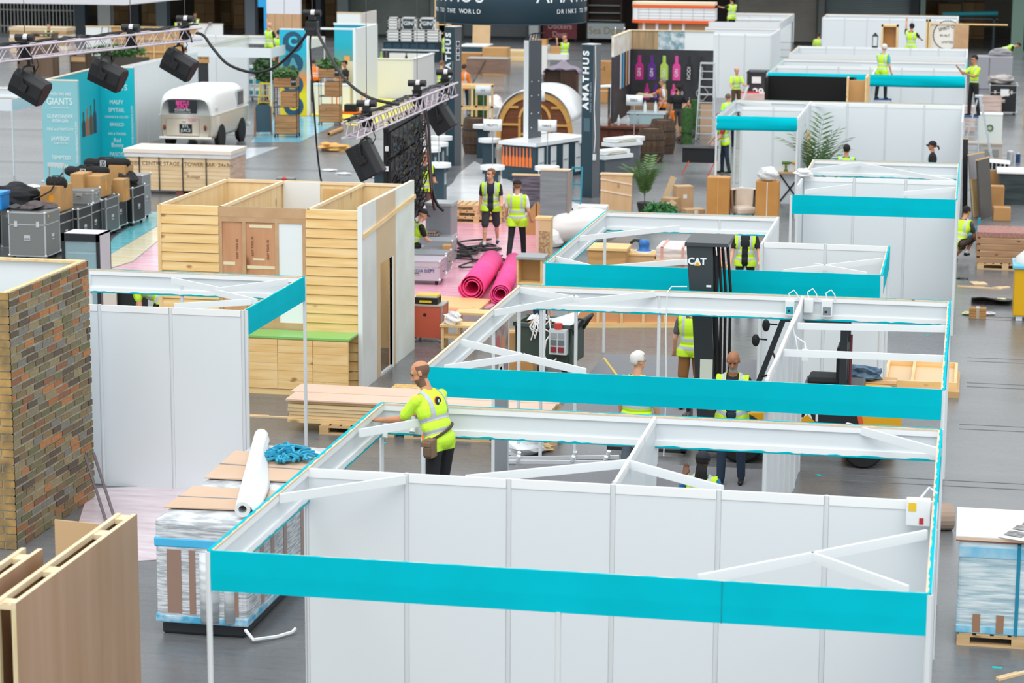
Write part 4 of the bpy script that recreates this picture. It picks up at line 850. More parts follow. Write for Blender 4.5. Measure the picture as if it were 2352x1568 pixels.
for z in (.5, .95, 1.2, 1.6): MB().bx(KW-.6, 1.1, z, KW-.2, 2.1, z+.03).build('inner_shelf', PB, t)
MB().bx(KW-.64, .9, 0, KW-.6, 2.6, 1.85).build('inner_panel', M('d9b083', .6), t)
# counter with a green top in front
CT = thing('pine_counter', 'pine-fronted counter with a glossy green top against the kiosk', 'counter', (KX, KY, 0)); CY_ = -.64
MB().bx(1.0, CY_, .92, KW-.03, -.045, .95).build('countertop', M('7cc46c', .25), CT)
MB().bx(1.0, CY_+.03, .05, KW-.05, CY_+.06, .92).build('carcass', PINE, CT)
for i in range(4):
    x0 = 1.66-.42+i*.42+.46*0; x0 = 1.02+i*.585; rnd = random.Random(i); z = .1
    for h_ in (.14, .16, .12, .17, .12):
        if z+h_ > .93: h_ = .92-z
        MB().bx(x0, CY_+.005, z, x0+.575, CY_+.03, z+h_-.003).build('front_board', PINE, CT); z += h_
    if z < .9: MB().bx(x0, CY_+.005, z, x0+.575, CY_+.03, .9).build('front_board', PINE, CT)
MB().bx(1.0, CY_+.02, 0, KW-.05, CY_+.05, .09).build('plinth', PINE, CT)
# ================================================================ forklift
FY = 14.9
t = thing('forklift', 'black and yellow forklift truck parked in the aisle behind the long teal fascia', 'forklift', (3.9, FY, 0))
YEL = M('e0a51c', .4); FB = M('23272b', .4); FB2 = M('2e3338', .35)
ms = thing('x', None, None); bpy.data.objects.remove(ms)
def tl(z): return -1.36+.07*(2.2-z)*.9        # mast leans back
for y in (-.42, .36):
    MB().beam((tl(.1)-.02, y, .1), (tl(3.1)-.02, y, 3.1), .08, .30, (0, 1, 0)).build('mast_channel', FB2, t) if False else MB().prism([(tl(.1)-.13, .1), (tl(.1)+.14, .1), (tl(3.08)+.14, 3.08), (tl(3.08)-.14, 3.08)], y, y+.07, 'y').build('mast_channel', FB2, t)
hs = MB().prism([(tl(2.2)-.16, 2.28), (tl(2.2)+.17, 2.2), (tl(3.1)+.2, 3.08), (tl(3.1)-.17, 3.1)], -.47, -.42, 'y').build('mast_cover', M('353c40', .4), t)
MB().bx(tl(3.1)-.19, -.5, 3.08, tl(3.1)+.42, .46, 3.13).build('mast_top_plate', M('3f4448', .45), t)
MB().bx(tl(2.3)-.16, -.5, 2.26, tl(2.3)+.22, -.43, 2.32).build('cover_bracket', FB, t)
text('CAT', hs, (tl(2.85)-.03, -.476, 2.86), .13, WHITE, bold=.006); MB().prism([(tl(2.85)-.07, 2.8), (tl(2.85)+.02, 2.8), (tl(2.85)-.025, 2.86)], -.479, -.477, 'y').build('logo_triangle', YEL, hs)
MB().bx(tl(2.4)+.08, -.474, 2.5, tl(2.4)+.15, -.47, 2.53).build('rating_sticker', WHITE, hs)
for k, dx in enumerate((.20, .25, .30, .36)):
    MB().tube([(tl(3.05)+dx, -.3+.1*k, 3.05), (tl(2.4)+dx+.02, -.32+.1*k, 2.4), (tl(1.2)+dx-.05, -.32+.1*k, 1.2), (tl(.5)+dx-.1, -.3+.1*k, .5)], .022, 7).build('hydraulic_hose', RUBBER, t)
MB().cyl((tl(2.9)+.2, -.1, .4), (tl(2.9)+.2, -.1, 2.9), .05, n=12).build('lift_cylinder', M('3a3f43', .3, .5), t)
for z in (.35, 1.5, 2.9): MB().bx(tl(z)-.08, -.36, z, tl(z)+.08, .36, z+.12).build('mast_crossbar', FB, t)
MB().bx(tl(1.3)-.06, -.424, 1.15, tl(1.3)+.12, -.421, 1.45).build('warning_label', M('d8dccf', .5), t)
cr = MB().bx(-1.62, -.45, .1, -1.55, .45, .55).build('fork_carriage', FB, t)
for y in (-.28, .28): MB().bx(-2.7, y-.06, .04, -1.55, y+.06, .09).bx(-1.62, y-.06, .04, -1.56, y+.06, .6).build('fork', M('3a3d40', .5, .6), t)
MB().prism([(-1.1, .25), (1.35, .25), (1.48, .45), (1.5, .82), (1.30, 1.0), (.35, 1.02), (-.05, .8), (-.85, .72), (-1.1, .95)], -.52, .52, 'y').build('chassis', YEL, t, bevel=.03)
sp = MB().prism([(-.02, .42), (1.0, .42), (.9, .86), (.0, .86)], -.535, -.52, 'y').build('side_cover', FB, t)
text('CAT', sp, (.18, -.54, .72), .2, WHITE, bold=.008); MB().prism([(.06, .64), (.3, .64), (.18, .74)], -.544, -.541, 'y').build('logo_triangle', YEL, sp); text('30', sp, (.56, -.54, .8), .13, WHITE)
MB().prism([(.95, .42), (1.02, .42), (.92, .86), (.86, .86)], -.537, -.52, 'y').build('orange_stripe', M('d85a28', .5), t)
MB().bx(.1, -.40, 1.0, .95, .40, 1.12).build('engine_hood', FB, t, bevel=.03)
MB().bx(.15, -.26, 1.1, .62, .26, 1.22).bx(.55, -.26, 1.15, .72, .26, 1.68).build('seat', M('1d1f22', .7), t, bevel=.05)
MB().tube([(.02+.17*math.cos(a)*.5, .17*math.sin(a), 1.38+.12*math.cos(a)) for a in [2*math.pi*i/16 for i in range(17)]], .016, 6).build('steering_wheel', BLACK, t); MB().cyl((-.15, 0, .95), (.02, 0, 1.38), .025).build('steering_column', BLACK, t)
for y in (-.46, .46):
    MB().beam((-.62, y, .9), (-.2, y, 2.08), .07, .07).build('guard_post', FB2, t); MB().beam((.66, y, 1.0), (.66, y, 2.08), .10, .10, (0, 1, 0)).build('guard_post', FB2, t)
    MB().beam((-.2, y, 2.08), (.66, y, 2.08), .08, .06).build('guard_rail', FB2, t)
for k in range(5): MB().bx(-.15+k*.17, -.46, 2.07, -.10+k*.17, .46, 2.11).build('guard_bar', FB2, t)
for y, z, x in ((-.52, 1.78, -.42), (-.52, 2.0, -.28)): MB().beam((x, y+.05, z), (x-.12, y-.02, z+.02), .02, .02).ell((x-.15, y-.03, z), (.055, .04, .09), 10, 8).build('work_lamp', BLACK, t)
MB().tube([(-.47, -.5, 1.25), (-.36, -.56, 1.3), (-.28, -.56, 1.52), (-.33, -.5, 1.6)], .016).build('grab_handle', BLACK, t)
MB().bx(-.72, -.54, 1.0, -.64, -.50, 1.14).build('indicator', M('e0661a', .4), t)
for (x, r, y) in ((-.75, .36, -.50), (-.75, .36, .5), (.98, .29, -.46), (.98, .29, .46)):
    s = -1 if y < 0 else 1
    w = MB().lathe([(r*.55, -.1), (r*.9, -.1), (r, -.06), (r, .06), (r*.9, .1), (r*.55, .1)], 28); w.v = [(v[0]+x, v[2]+y, v[1]+r) for v in w.v]
    wh = w.build('tyre', RUBBER, t, smooth=False); rm = MB().cyl((x, y-.07, r), (x, y+.07, r), r*.56, n=20).build('rim', M('c9a12c', .5), wh)
MB().cyl((.66, -.2, 2.1), (.66, -.2, 2.2), .05, n=10).build('beacon', M('c22a2a', .4), t); MB().cyl((.76, -.46, .95), (.76, -.46, 1.9), .02).build('extinguisher_pipe', M('6a3038', .5), t)
crumple('denim_jacket', 'rumpled blue denim jacket dumped behind the forklift', 'jacket', (4.75, 15.95, .95), (.3, .2, .12), M('5d7c94', .9, kind='mottle', col2='3c566e', scale=12), 3)
carton('brown carton under the rumpled denim jacket', (4.9, 15.95, 0), (.75, .5, .95), 0)
# ================================================================ things inside the booths
t = thing('food_banner', 'narrow wall panel printed with food photographs between two white posts', 'panel', (0.0, 12.67, 0)); MB().bx(-.012, -.48, 0, .012, .48, 1.2).build('grey_panel', M('9aa0a6', .5), t); MB().bx(-.012, -.48, 1.2, .012, .48, 2.17).build('food_print', M('b9a090', .4, kind='mottle', col2='6b4a5a', scale=5), t)
for (y, z, r, c_) in ((-.05, 1.5, .2, 'e8e6e0'), (-.05, 1.5, .1, 'a8b860'), (.1, 1.86, .15, 'c97a3a'), (-.25, 1.95, .12, 'b8404a')): MB().cyl((.012, y, z), (.014, y, z), r, n=20).build('print_shape', M(c_, .4), t)
for y in (-.5, .5): MB().cyl((0, y, 0), (0, y, 2.17), .024, n=8).build('post', ALU, t)
P = at(1262, 850)
t = thing('waste_trolley', 'dark green waste trolley with electrical box and cables under the braces', 'trolley', (P.x, P.y, 0), -.12)
GT = M('3c4a42', .5)
m = MB(); m.prism([(-.46, .2), (.42, .2), (.5, .82), (-.5, .82)], -.36, -.33, 'y'); m.prism([(-.46, .2), (.42, .2), (.5, .82), (-.5, .82)], .33, .36, 'y'); m.prism([(-.36, .2), (.36, .2), (.36, .82), (-.36, .82)], -.5, -.46, 'x'); m.prism([(-.36, .2), (.36, .2), (.36, .82), (-.36, .82)], .44, .5, 'x'); m.bx(-.46, -.36, .18, .45, .36, .22)
m.build('tub', GT, t)
MB().bx(-.53, -.39, .8, .53, -.33, .86).bx(-.53, .33, .8, .53, .39, .86).bx(-.53, -.39, .8, -.47, .39, .86).bx(.47, -.39, .8, .53, .39, .86).build('rim', M('46524c', .5), t)
MB().tube([(.5, -.3, .7), (.66, -.3, .95), (.66, .3, .95), (.5, .3, .7)], .03).build('push_handle', BLACK, t)
for x in (-.35, .35):
    for y in (-.28, .28): MB().cyl((x-.03, y, .09), (x+.03, y, .09), .09, n=14).bx(x-.04, y-.03, .1, x+.04, y+.03, .18).build('castor', RUBBER, t)
MB().bx(-.42, -.3, .5, .4, .3, .78).build('card_filling', CARD, t)
eb = MB().bx(.14, -.50, .38, .44, -.37, .8).build('distribution_box', M('c9d2d6', .4), t)
for i in range(3):
    for j in range(2): MB().bx(.17+j*.13, -.515, .42+i*.12, .27+j*.13, -.5, .51+i*.12).build('socket', M(('8a2f38', '6a6f74', '9aa2a6')[i], .5), eb)
MB().cyl((.28, -.43, .8), (.28, -.43, .9), .07, n=12).build('red_plug', M('c8413f', .5), eb)
MB().tube([(.2, -.4, .8), (.08, -.48, .6), (.05, -.5, .35), (.16, -.5, .22), (.26, -.45, .3)], .014).build('cable', WHITE, t)
rnd = random.Random(2); mb = MB()
for k in range(14):
    x = -.3+rnd.random()*.4; mb.tube([(x, -.2, .85), (x+rnd.random()*.1-.05, -.36, .95+rnd.random()*.08), (x+rnd.random()*.2-.1, -.42, .8), (x+rnd.random()*.2-.1, -.42, .58+.2*rnd.random())], .012, 5)
mb.build('cable_bundle', M('e4e4e4', .5), t)
o = MB().grid(lambda a, b_: ((a-.5)*.8+.05, (b_-.5)*.5+.05, .87+.05*math.sin(a*5+b_*3)+.06*a*b_), 10, 6).build('paper_drawings', M('e6ebf0', .6, kind='mottle', col2='c3d2e0', scale=3), t, solid=.004)
# electrical boxes on the rear fascia
for i, (px, py, w_, h_, c_, lab) in enumerate(((1815, 705, .13, .22, '2aa0b4', 'white socket box with blue label on the booth rail'), (1858, 700, .13, .20, None, 'plain pale junction box on the booth rail'), (1900, 706, .15, .24, '8a959b', 'white electrical box with grey display on the booth rail'))):
    p = atY(px, py, 13.94); t = thing('electrical_box', lab, 'electrical box', (p.x, 13.93, p.z-h_/2))
    MB().bx(-w_/2, -.09, 0, w_/2, -.0, h_).build('housing', WHITE, t, bevel=.012)
    if c_: MB().bx(-w_*.36, -.094, .03, w_*.36, -.09, h_*.6).build('face_plate', M(c_, .4), t); MB().bx(-w_*.2, -.097, .06, w_*.05, -.094, .09).build('switch', DARK, t)
    MB().tube([(0, -.05, h_), (-.02, -.06, h_+.09), (.05, -.05, h_+.14), (.10, -.04, h_+.07), (.12, -.02, h_-.02)], .009).build('cable', WHITE, t)
t = thing('white_cable', 'white cable hanging from the booth rail down past the teal fascia', 'cable', (2.1, 13.9, 0)); p = atY(1535, 662, 13.92)-Vector((2.1, 13.9, 0))
MB().tube([p+Vector((.25, .1, .02)), p+Vector((.04, .05, .02)), p+Vector((-.01, -.02, -.05)), p+Vector((-.02, -.02, -.6)), p+Vector((.0, -.02, -1.4)), p+Vector((-.02, -.02, -2.4))], .009).build('flex', WHITE, t)
# white flex with plug along the partition
t = thing('masking_strip', 'white cable trailing over the partition top with a hanging plug', 'cable', (4, 11, 2.5))
MB().tube([(0, 2.8, .02), (.05, 1.5, .03), (.02, 0, .02), (.03, -1.4, .03), (0, -2.6, .02)], .018).build('flex', M('efe6ea', .5), t); MB().tube([(.04, .6, 0), (.06, .6, -.12), (.2, .58, -.2), (.22, .55, -.34), (.12, .55, -.36), (.07, .6, -.1)], .012).build('loop', WHITE, t); MB().bx(.17, .5, -.42, .25, .58, -.28).build('plug', WHITE, t)
# fluorescent bars, bag and scraps on the floor
for i, (a, b_) in enumerate((((1165, 1052), (1422, 1049)), ((1165, 1060), (1415, 1062)))):
    p, q = at(*a, .03), at(*b_, .03); t = thing('lighting_track', ('rear aluminium lighting track on the floor by the white bag', 'front aluminium lighting track on the floor by the white bag')[i], 'track', (p.x, p.y, 0)); d = q-p; d.z = 0
    MB().beam((0, 0, .03), d+Vector((0, 0, .03)), .04, .05).build('rail', M('dfe3e8', .3, .3), t)
    for f in (.1, .6, .9): c_ = d*f; MB().cyl((c_.x, c_.y-.02, .05), (c_.x+.02, c_.y-.05, .13), .03, n=10).build('spot_head', WHITE, t)
crumple('plastic_bag', 'filled white translucent bag on the floor behind the lime-shirted man', 'bag', at(1200, 1040), (.33, .3, .17), M('e8ecef', .25, kind='mottle', col2='ccd2d6', scale=4), 8, 16, .2)
crumple('paper_scrap', 'crumpled brown paper next to the white bag', 'paper', at(1245, 1035), (.16, .1, .06), M('c9a97c', .8), 9)
for i, (px, py) in enumerate(((886, 1003), (950, 990), (1000, 984))):
    p = atY(px, py, 5.93); t = thing('spotlight', ('small white clip spotlight left of the lime-shirted man', 'small white clip spotlight at the elbow of the lime-shirted man', 'small white clip spotlight hidden by the lime-shirted man')[i], 'lamp', (p.x, 5.93, p.z)); MB().cyl((0, 0, .1), (0, -.06, .0), .025, .035, 12).build('head', WHITE, t); MB().bx(-.02, -.02, .08, .02, .04, .2).build('clip', WHITE, t)
stepladder('aluminium stepladder carrying the lime-shirted man', (1.02, 5.25, 0), 1.6, .5, .2)
# lamp and fuse unit at the right end of the front booth
p = atY(2112, 1175, 2.9); t = thing('electrical_box', 'white fuse unit with yellow and red marks in the corner of the nearest booth', 'electrical box', (p.x, 2.93, p.z-.12)); MB().bx(-.12, -.1, 0, .1, 0, .25).build('housing', WHITE, t, bevel=.01); MB().bx(-.1, -.104, .14, -.03, -.1, .22).build('yellow_sticker', M('e6c22a', .5), t); MB().bx(.0, -.104, .02, .04, -.1, .08).build('red_switch', M('c03030', .5), t); MB().tube([(0, -.05, .25), (.08, -.05, .36), (.15, -.02, .3)], .01).build('cable', WHITE, t)
# low pine-framed panel and wrapped goods seen through the L-shaped booth
p, q = at(1320, 752), at(1568, 752); t = thing('framed_panel', 'orange-brown board with pale pine frame standing behind the green trolley', 'panel', (p.x, p.y, 0)); L_ = (q-p).length; t.rotation_euler.z = math.atan2(q.y-p.y, q.x-p.x)
MB().bx(0, .02, 0, L_, .04, .8).build('board', M('d99b6a', .6), t)
for z in (0, .72): MB().bx(0, -.02, z, L_, .02, z+.09).build('rail', PINE, t)
for f in (0, .2, .42, .62, .82, .97): MB().bx(L_*f, -.015, .09, L_*f+.05, .02, .72).build('stile', PINEZ, t)
MB().bx(0, .04, 0, .06, .5, .5).bx(L_-.06, .04, 0, L_, .5, .5).build('prop', PINEZ, t)
for i, (px, py, w_, d_, h_, m_, lab) in enumerate(((1392, 690, .75, .7, 1.0, M('c79a63', .7, kind='film', col2='b08a58', scale=4), 'film-wrapped brown cabinet seen through the L-shaped booth'),)):
    p = at(px, py); t = thing('wrapped_cabinet', lab, 'cabinet', (p.x, p.y, 0)); MB().bx(-w_/2, 0, 0, w_/2, d_, h_).build('body', m_, t, bevel=.02); MB().bx(-w_/2-.03, -.03, h_, w_/2+.03, d_, h_+.05).build('top', PINE, t)
p = at(1468, 685); t = thing('workbench', 'pale wooden bench carrying the blue sander', 'bench', (p.x, p.y, 0)); MB().bx(-.38, 0, .86, .38, .6, .9).build('top', PINE, t); MB().bx(-.36, .02, .1, .36, .05, .86).build('front_board', M('d6b184', .6, kind='mottle', col2='caa272', scale=2), t)
for x in (-.34, .3):
    for y in (.02, .54): MB().bx(x, y, 0, x+.05, y+.05, .86).build('leg', PINEZ, t)
t = thing('power_sander', 'blue orbital sander on the wooden bench', 'power tool', (p.x+.05, p.y+.25, .9)); MB().lathe([(.16, 0), (.17, .02), (.13, .05), (.10, .07), (.11, .14), (.12, .18), (.09, .24), (.05, .25)], 18).build('body', M('2368b0', .4), t, smooth=True); MB().cyl((0, 0, -.0), (0, 0, .03), .19, n=18).build('pad', M('dfe6ee', .5), t); MB().tube([(-.05, .0, .22), (-.2, .02, .23), (-.28, .05, .16)], .03).build('grip', BLACK, t)
p = at(1575, 690); t = thing('wrapped_load', 'white paper stack in film with pink straps behind the L-shaped booth', 'pallet load', (p.x, p.y, 0)); MB().bx(-.62, 0, .0, .75, 1.0, 1.05).build('wrapped_boxes', M('e9e2de', .3, kind='film', col2='cdbfb8', scale=6, bump=.5), t, bevel=.03)
for x in (-.52, -.1, .3, .65): MB().bx(x, -.012, 0, x+.05, .0, 1.06).bx(x, -.012, 1.05, x+.05, 1.0, 1.062).build('pink_strap', M('d9a094', .6), t)
MB().bx(-.65, -.06, .72, .8, -.014, .8).build('batten', PINE, t)
# crate lid on the floor at the right
p = at(2110, 893); t = thing('crate_lid', 'shallow pine-framed tray lying on the floor at the right of the forklift', 'panel', (5.52, 19.9, 0)); MB().bx(-.55, -.3, .1, .62, 1.4, .13).build('board', M('dcbf98', .6), t)
for y in (-.3, 1.36): MB().bx(-.55, y, .13, .62, y+.05, .22).build('rail', PINE, t)
for x in (-.55, -.12, .57): MB().bx(x, -.25, .13, x+.05, 1.36, .22).build('rail', PINEY, t)
MB().bx(-.5, -.45, 0, .66, 1.3, .1).build('under_board', M('c9a26c', .6), t)
# ================================================================ left: flight cases, cartons, bags
def foot(px, py): p = at(px, py); return (p.x, p.y, 0)
def zAt(px, py, Y): return atY(px, py, Y).z
CXR = -13.82
rows = [(29.9, .95, '7a7d7c', 'large worn grey flight case nearest the fridge'), (30.95, .8, '191b1d', 'black flight case behind the large worn grey one'), (31.85, .8, '1e2022', 'black flight case in the middle of the row under cartons'), (32.75, .78, '17191b', 'black wheeled flight case with one big handle'),
        (33.6, .8, '565a5c', 'grey wheeled flight case with twin latches'), (34.4, .82, '222426', 'dark wheeled flight case under the small carton'), (35.4, .84, '1a1c1e', 'dark wheeled flight case beside the teal film edge')]
for i, (y, h_, c_, lab) in enumerate(rows): flightcase(lab, (CXR-.1*(i % 2), y, 0), (.84, .84, h_*1.12), 0, c_, True, 'flight cases in the left row', handles=1+(i % 2))
flightcase('tall pale grey flight case at the far end of the row', (CXR-.05, 36.4, 0), (.62, .6, 1.1), 0, '8f9294', True, 'flight cases in the left row', handles=2)
flightcase('flat grey flight case lying on top under the front carton', (-14.75, 32.0, .0), (.8, 1.6, .96), 0, '6d7274', False); flightcase('small open-topped grey case on the middle of the row', (CXR-.0, 32.8, .875), (.66, .6, .3), .1, '84888a', False)
flightcase('dark green-grey case at the extreme left edge', (-15.6, 30.1, 0), (.8, .8, 1.05), 0, '4c5654', False); flightcase('dark case beside the blue box at the left edge', (-15.75, 31.4, 0), (.8, .8, .9), 0, '474e50', False)
def ontop(px0, px1, py1, py0, Y, dep, label, z=None, **k):      # front face px0..px1, bottom py1, top py0
    a = atY(px0, py1, Y); b_ = atY(px1, py1, Y); c_ = atY(px0, py0, Y)
    return carton(label, ((a.x+b_.x)/2, Y+dep/2, a.z if z is None else z), (b_.x-a.x, dep, c_.z-a.z), **k)
ontop(93, 140, 485, 428, 31.0, .75, 'brown carton with orange label under the black shoulder bag', lbl=[('f', .02, .3, .1, .16, 'f0a020')])
ontop(162, 192, 455, 400, 33.0, .6, 'brown carton wedged between two larger ones on the cases')
ontop(192, 232, 453, 405, 33.2, .7, 'wide brown carton with orange strip label on its end', lbl=[('s', 0, .25, .1, .2, 'f0a020')])
ontop(258, 284, 463, 413, 34.2, .45, 'small upright brown carton with orange label', lbl=[('s', 0, .2, .08, .2, 'f0a020')])
ontop(250, 288, 428, 380, 35.4, .6, 'tall brown carton beneath the long black bag')
def longbag(px0, px1, py, Y, label, logo=True, r=.12):
    a = atY(px0, py, Y); b_ = atY(px1, py, Y); t = thing('equipment_bag', label, 'bag', a); d = b_-a; n = 12
    MB().tube([d*(i/n)+Vector((0, 0, .008*math.sin(i*1.7))) for i in range(n+1)], [r*.55]+[r*(1+.04*math.sin(i*2.3)) for i in range(n-1)]+[r*.55], 10).build('bag_body', M('1d1d20', .85), t, smooth=True)
    if logo:
        c_ = d*.45; q = MB().bx(c_.x-.07, c_.y-r*1.04-.012, c_.z-.07, c_.x+.07, c_.y-r*1.04, c_.z+.07).build('logo_frame', WHITE, t); MB().bx(c_.x-.055, c_.y-r*1.04-.016, c_.z-.055, c_.x+.055, c_.y-r*1.04-.01, c_.z+.055).build('logo_field', M('1d1d20', .8), q); text('EV', q, (c_.x, c_.y-r*1.04-.018, c_.z), .1, WHITE)
    MB().tube([d*.3+Vector((0, -r, .0)), d*.35+Vector((0, -r*.3, r*1.2)), d*.65+Vector((0, -r*.3, r*1.2)), d*.7+Vector((0, -r, 0))], .015).build('carry_handle', BLACK, t)
    return t
longbag(194, 298, 374, 35.6, 'long black padded bag with square white logo topmost on the cartons'); longbag(150, 250, 393, 34.0, 'long black bag with white logo lying below the topmost one'); longbag(108, 152, 419, 31.3, 'short black shoulder bag on the carton with orange label', False, .13)
p = atY(150, 408, 31.3); t = thing('bag_strap', 'black strap trailing from the shoulder bag over the carton', 'strap', (p.x, 31.0, p.z)); MB().tube([(0, .15, .12), (-.04, -.03, .02), (-.2, -.06, -.25), (-.42, -.1, -.38), (-.6, -.1, -.45)], .02).build('webbing', BLACK, t)
crumple('black_coat', 'heap of black coats draped at the left edge', 'coat', (atY(35, 500, 31.3).x, 31.4, .88), (.6, .45, .3), M('222226', .9), 4, 16, .3); crumple('fur_throw', 'grey fur throw draped over the worn flight case', 'throw', (atY(85, 520, 30.2).x, 30.3, .92), (.42, .38, .16), M('6a6062', .95, kind='mottle', col2='4c4446', scale=14), 6, 16, .25)
carton('open black tray with pink cloth on the worn flight case', (atY(62, 528, 29.9).x, 29.95, .95), (.42, .5, .16), 0, BLACK, False, None, True, name='black_tray', cat='tray'); p = atY(95, 524, 29.6); o = MB().bx(-.16, -.02, 0, .16, .02, .05).build('spirit_level', M('e3c81e', .5)); o.location = (p.x, 29.62, .95); o.rotation_euler.z = .3; tag(o, 'yellow spirit level at the front of the worn flight case', 'level')
t = thing('blue_crate', 'bright blue plastic box at the extreme left edge', 'box', (atY(4, 500, 30.1).x, 30.0, 1.05)); MB().bx(-.2, -.25, 0, .16, .2, .36).build('body', M('1a8ad6', .4), t, bevel=.02); MB().bx(-.22, -.27, .33, .18, .22, .4).build('lid', M('2496e0', .4), t, bevel=.01)
crumple('black_sack', 'dark sack hanging over the far wheeled case', 'sack', (CXR+.05, 35.6, .84), (.3, .3, .25), M('2a292b', .9), 12, 14, .25)
# luggage trolley
t = thing('hand_truck', 'folding silver hand truck with chequer plate behind the bags', 'trolley', (atY(130, 420, 32.6).x, 32.6, .98))
for x in (-.17, .17): MB().cyl((x, 0, 0), (x, 0, .75), .014).build('tube', STEEL, t)
MB().bx(-.2, -.02, .72, .2, .02, .8).build('grip', M('d8dde0', .3, .4), t); MB().bx(-.16, -.03, .02, .16, -.01, .3).build('chequer_plate', M('9aa0a4', .3, .7, kind='mottle', col2='6a7074', scale=30), t)
# drinks fridge
p = at(190, 735); FYk = p.y; t = thing('drinks_fridge', 'glass-fronted drinks fridge with black frame and white sides', 'fridge', (p.x, FYk, 0)); w_ = .37; hh = zAt(190, 537, FYk)
MB().bx(-w_, .03, 0, -w_+.03, .6, hh).bx(w_-.03, .03, 0, w_, .6, hh).bx(-w_, .57, 0, w_, .6, hh).bx(-w_, .03, 0, w_, .6, .1).bx(-w_, .03, hh-.03, w_, .6, hh).build('cabinet', M('d8d3dc', .4), t)
MB().bx(-w_, -.02, .06, -w_+.06, .03, hh).bx(w_-.06, -.02, .06, w_, .03, hh).bx(-w_, -.02, hh-.14, w_, .03, hh).bx(-w_, -.02, .06, w_, .03, .16).build('door_frame', M('1f2226', .4), t)
for z in (.5, .9, 1.25): MB().bx(-w_+.04, .1, z, w_-.04, .5, z+.015).build('shelf', M('c9dde3', .4), t)
MB().bx(-w_+.06, -.0, .16, w_-.06, .008, hh-.14).build('glass_door', M('bfe0ea', .08, alpha=.3), t); MB().bx(-w_+.03, .53, .12, w_-.03, .56, hh-.05).build('liner', M('bfdbe4', .4), t); MB().bx(.1, .08, hh-.2, .26, .16, hh-.15).build('fridge_lamp', WHITE, t)
# film on the floor
def quad(*q): return [at(*a) for a in q]
FILM = lambda a, b_: M(a, .16, kind='sheet', col2=b_, scale=2.5, bump=.5)
sheet('floor_film', 'teal carpet under clear film beside the flight cases', 'carpet', quad((225, 600), (262, 545), (345, 488), (372, 485), (372, 512), (240, 592)), FILM('58c3d2', '8fd7e0'), .006)
sheet('floor_film', 'cream carpet under clear film between teal and pink strips', 'carpet', quad((238, 594), (372, 514), (372, 545), (305, 600), (238, 620)), FILM('e9dfb4', 'f0ead2'), .006)
sheet('floor_film', 'pink carpet under clear film left of the timber kiosk', 'carpet', quad((240, 622), (306, 602), (372, 547), (372, 640), (240, 655)), FILM('e6a6bb', 'f0c8d4'), .006)
carton('open white carton on a silver table behind the left booth', foot(255, 735), (.25, .3, .75), .3, M('d9cfc8', .7)); t = thing('screen_stand', 'black screen lying flat behind the left booth', 'screen', at(300, 735)); MB().bx(-.35, -.05, .25, .35, .0, .75).build('panel', BLACK, t); MB().bx(-.36, -.07, .0, .36, .05, .25).build('base', STEEL, t); t.location.z = 0
# ================================================================ long wrapped timber crate
t = thing('wrapped_crate', 'long white-topped timber stack in film with handwriting on its side', 'crate', (-14.3, 41., 0))
MB().bx(-1.45, 0, .12, 1.4, 1.3, .98).build('timber_stack', M('ead2ad', .5, kind='woodx', col2='d9ba8c', scale=3), t)
for i in range(8): MB().bx(-1.455, -.008, .12+i*.105, 1.405, 0, .21+i*.105).build('board', M('ead2ad', .5, kind='woodx', col2='d9ba8c', scale=3), t)
MB().bx(-1.5, -.04, .98, 1.44, 1.34, 1.1).build('white_wrap', M('e6e6e6', .4, kind='mottle', col2='d6d8da', scale=3), t, bevel=.02); MB().bx(-1.52, -.06, 1.1, 1.46, 1.36, 1.2).build('top_board', M('ecd9c6', .6, kind='mottle', col2='e8e0d8', scale=2), t)
MB().bx(1.4, -.01, .1, 1.41, 1.32, 1.1).build('end_film', M('d9b8a0', .25, kind='film', col2='c9a48c', scale=6), t)
for x in (-1.1, -.55, .1, .75): MB().bx(x, -.05, .1, x+.02, -.01, 1.0).build('strap', DARK, t)
for x in (-1.3, 0, 1.2): MB().bx(x-.1, .02, 0, x+.1, 1.2, .12).build('skid', M('7a4a3c', .7), t)
text('IMBIBE CENTRE STAGE / TOWER BAR  24x3m', t, (0, -.012, .82), .15, M('7a5a44', .8)); text('A-stage', t, (.4, -.012, .5), .12, M('9a7a5c', .8))
# ================================================================ teal banner walls
BT = M('86c2cb', .5); BT2 = M('06bccb', .5)
def slab(label, loc, w, h, mat, words, side_word=None, rz=0, d=.12):
    t = thing('banner_wall', label, 'banner wall', loc, rz); MB().bx(0, 0, 0, w, d, h).build('panel', mat, t); MB().bx(0, -.005, h, w, d, h+.03).build('top_edge', M('e8dcc8', .6), t)
    for (wd_, z, s_) in words: text(wd_, t, (w/2, -.006, z), s_, M('e8f4f4', .6), sx=.82)
    if side_word: text(side_word, t, (w-.05, -.006, h*.42), .09, M('e8f4f4', .6), rot=(math.pi/2, -math.pi/2, 0))
    return t
slab('pale teal free-standing banner slab listing drink names', (-18.5, 42, 0), 1.03, 2.86, BT, (('WHEN WE ARE', 2.5, .12), ('GIANTS', 2.3, .26), ('WHENWEAREGIANTS.COM', 2.13, .05), ('GUNPOWDER', 1.9, .14), ('IRISH GIN', 1.78, .13), ('FINE and TWO-KEY', 1.55, .11), ('JAWBOX', 1.3, .16), ('Classic Dry Gin', 1.18, .08), ('TEMPTED', .78, .16), ('POZAI', .55, .16)), 'WHENWEAREGIANTS.COM')
W2 = atY(226, 160, 47).x, atY(305, 160, 47).x
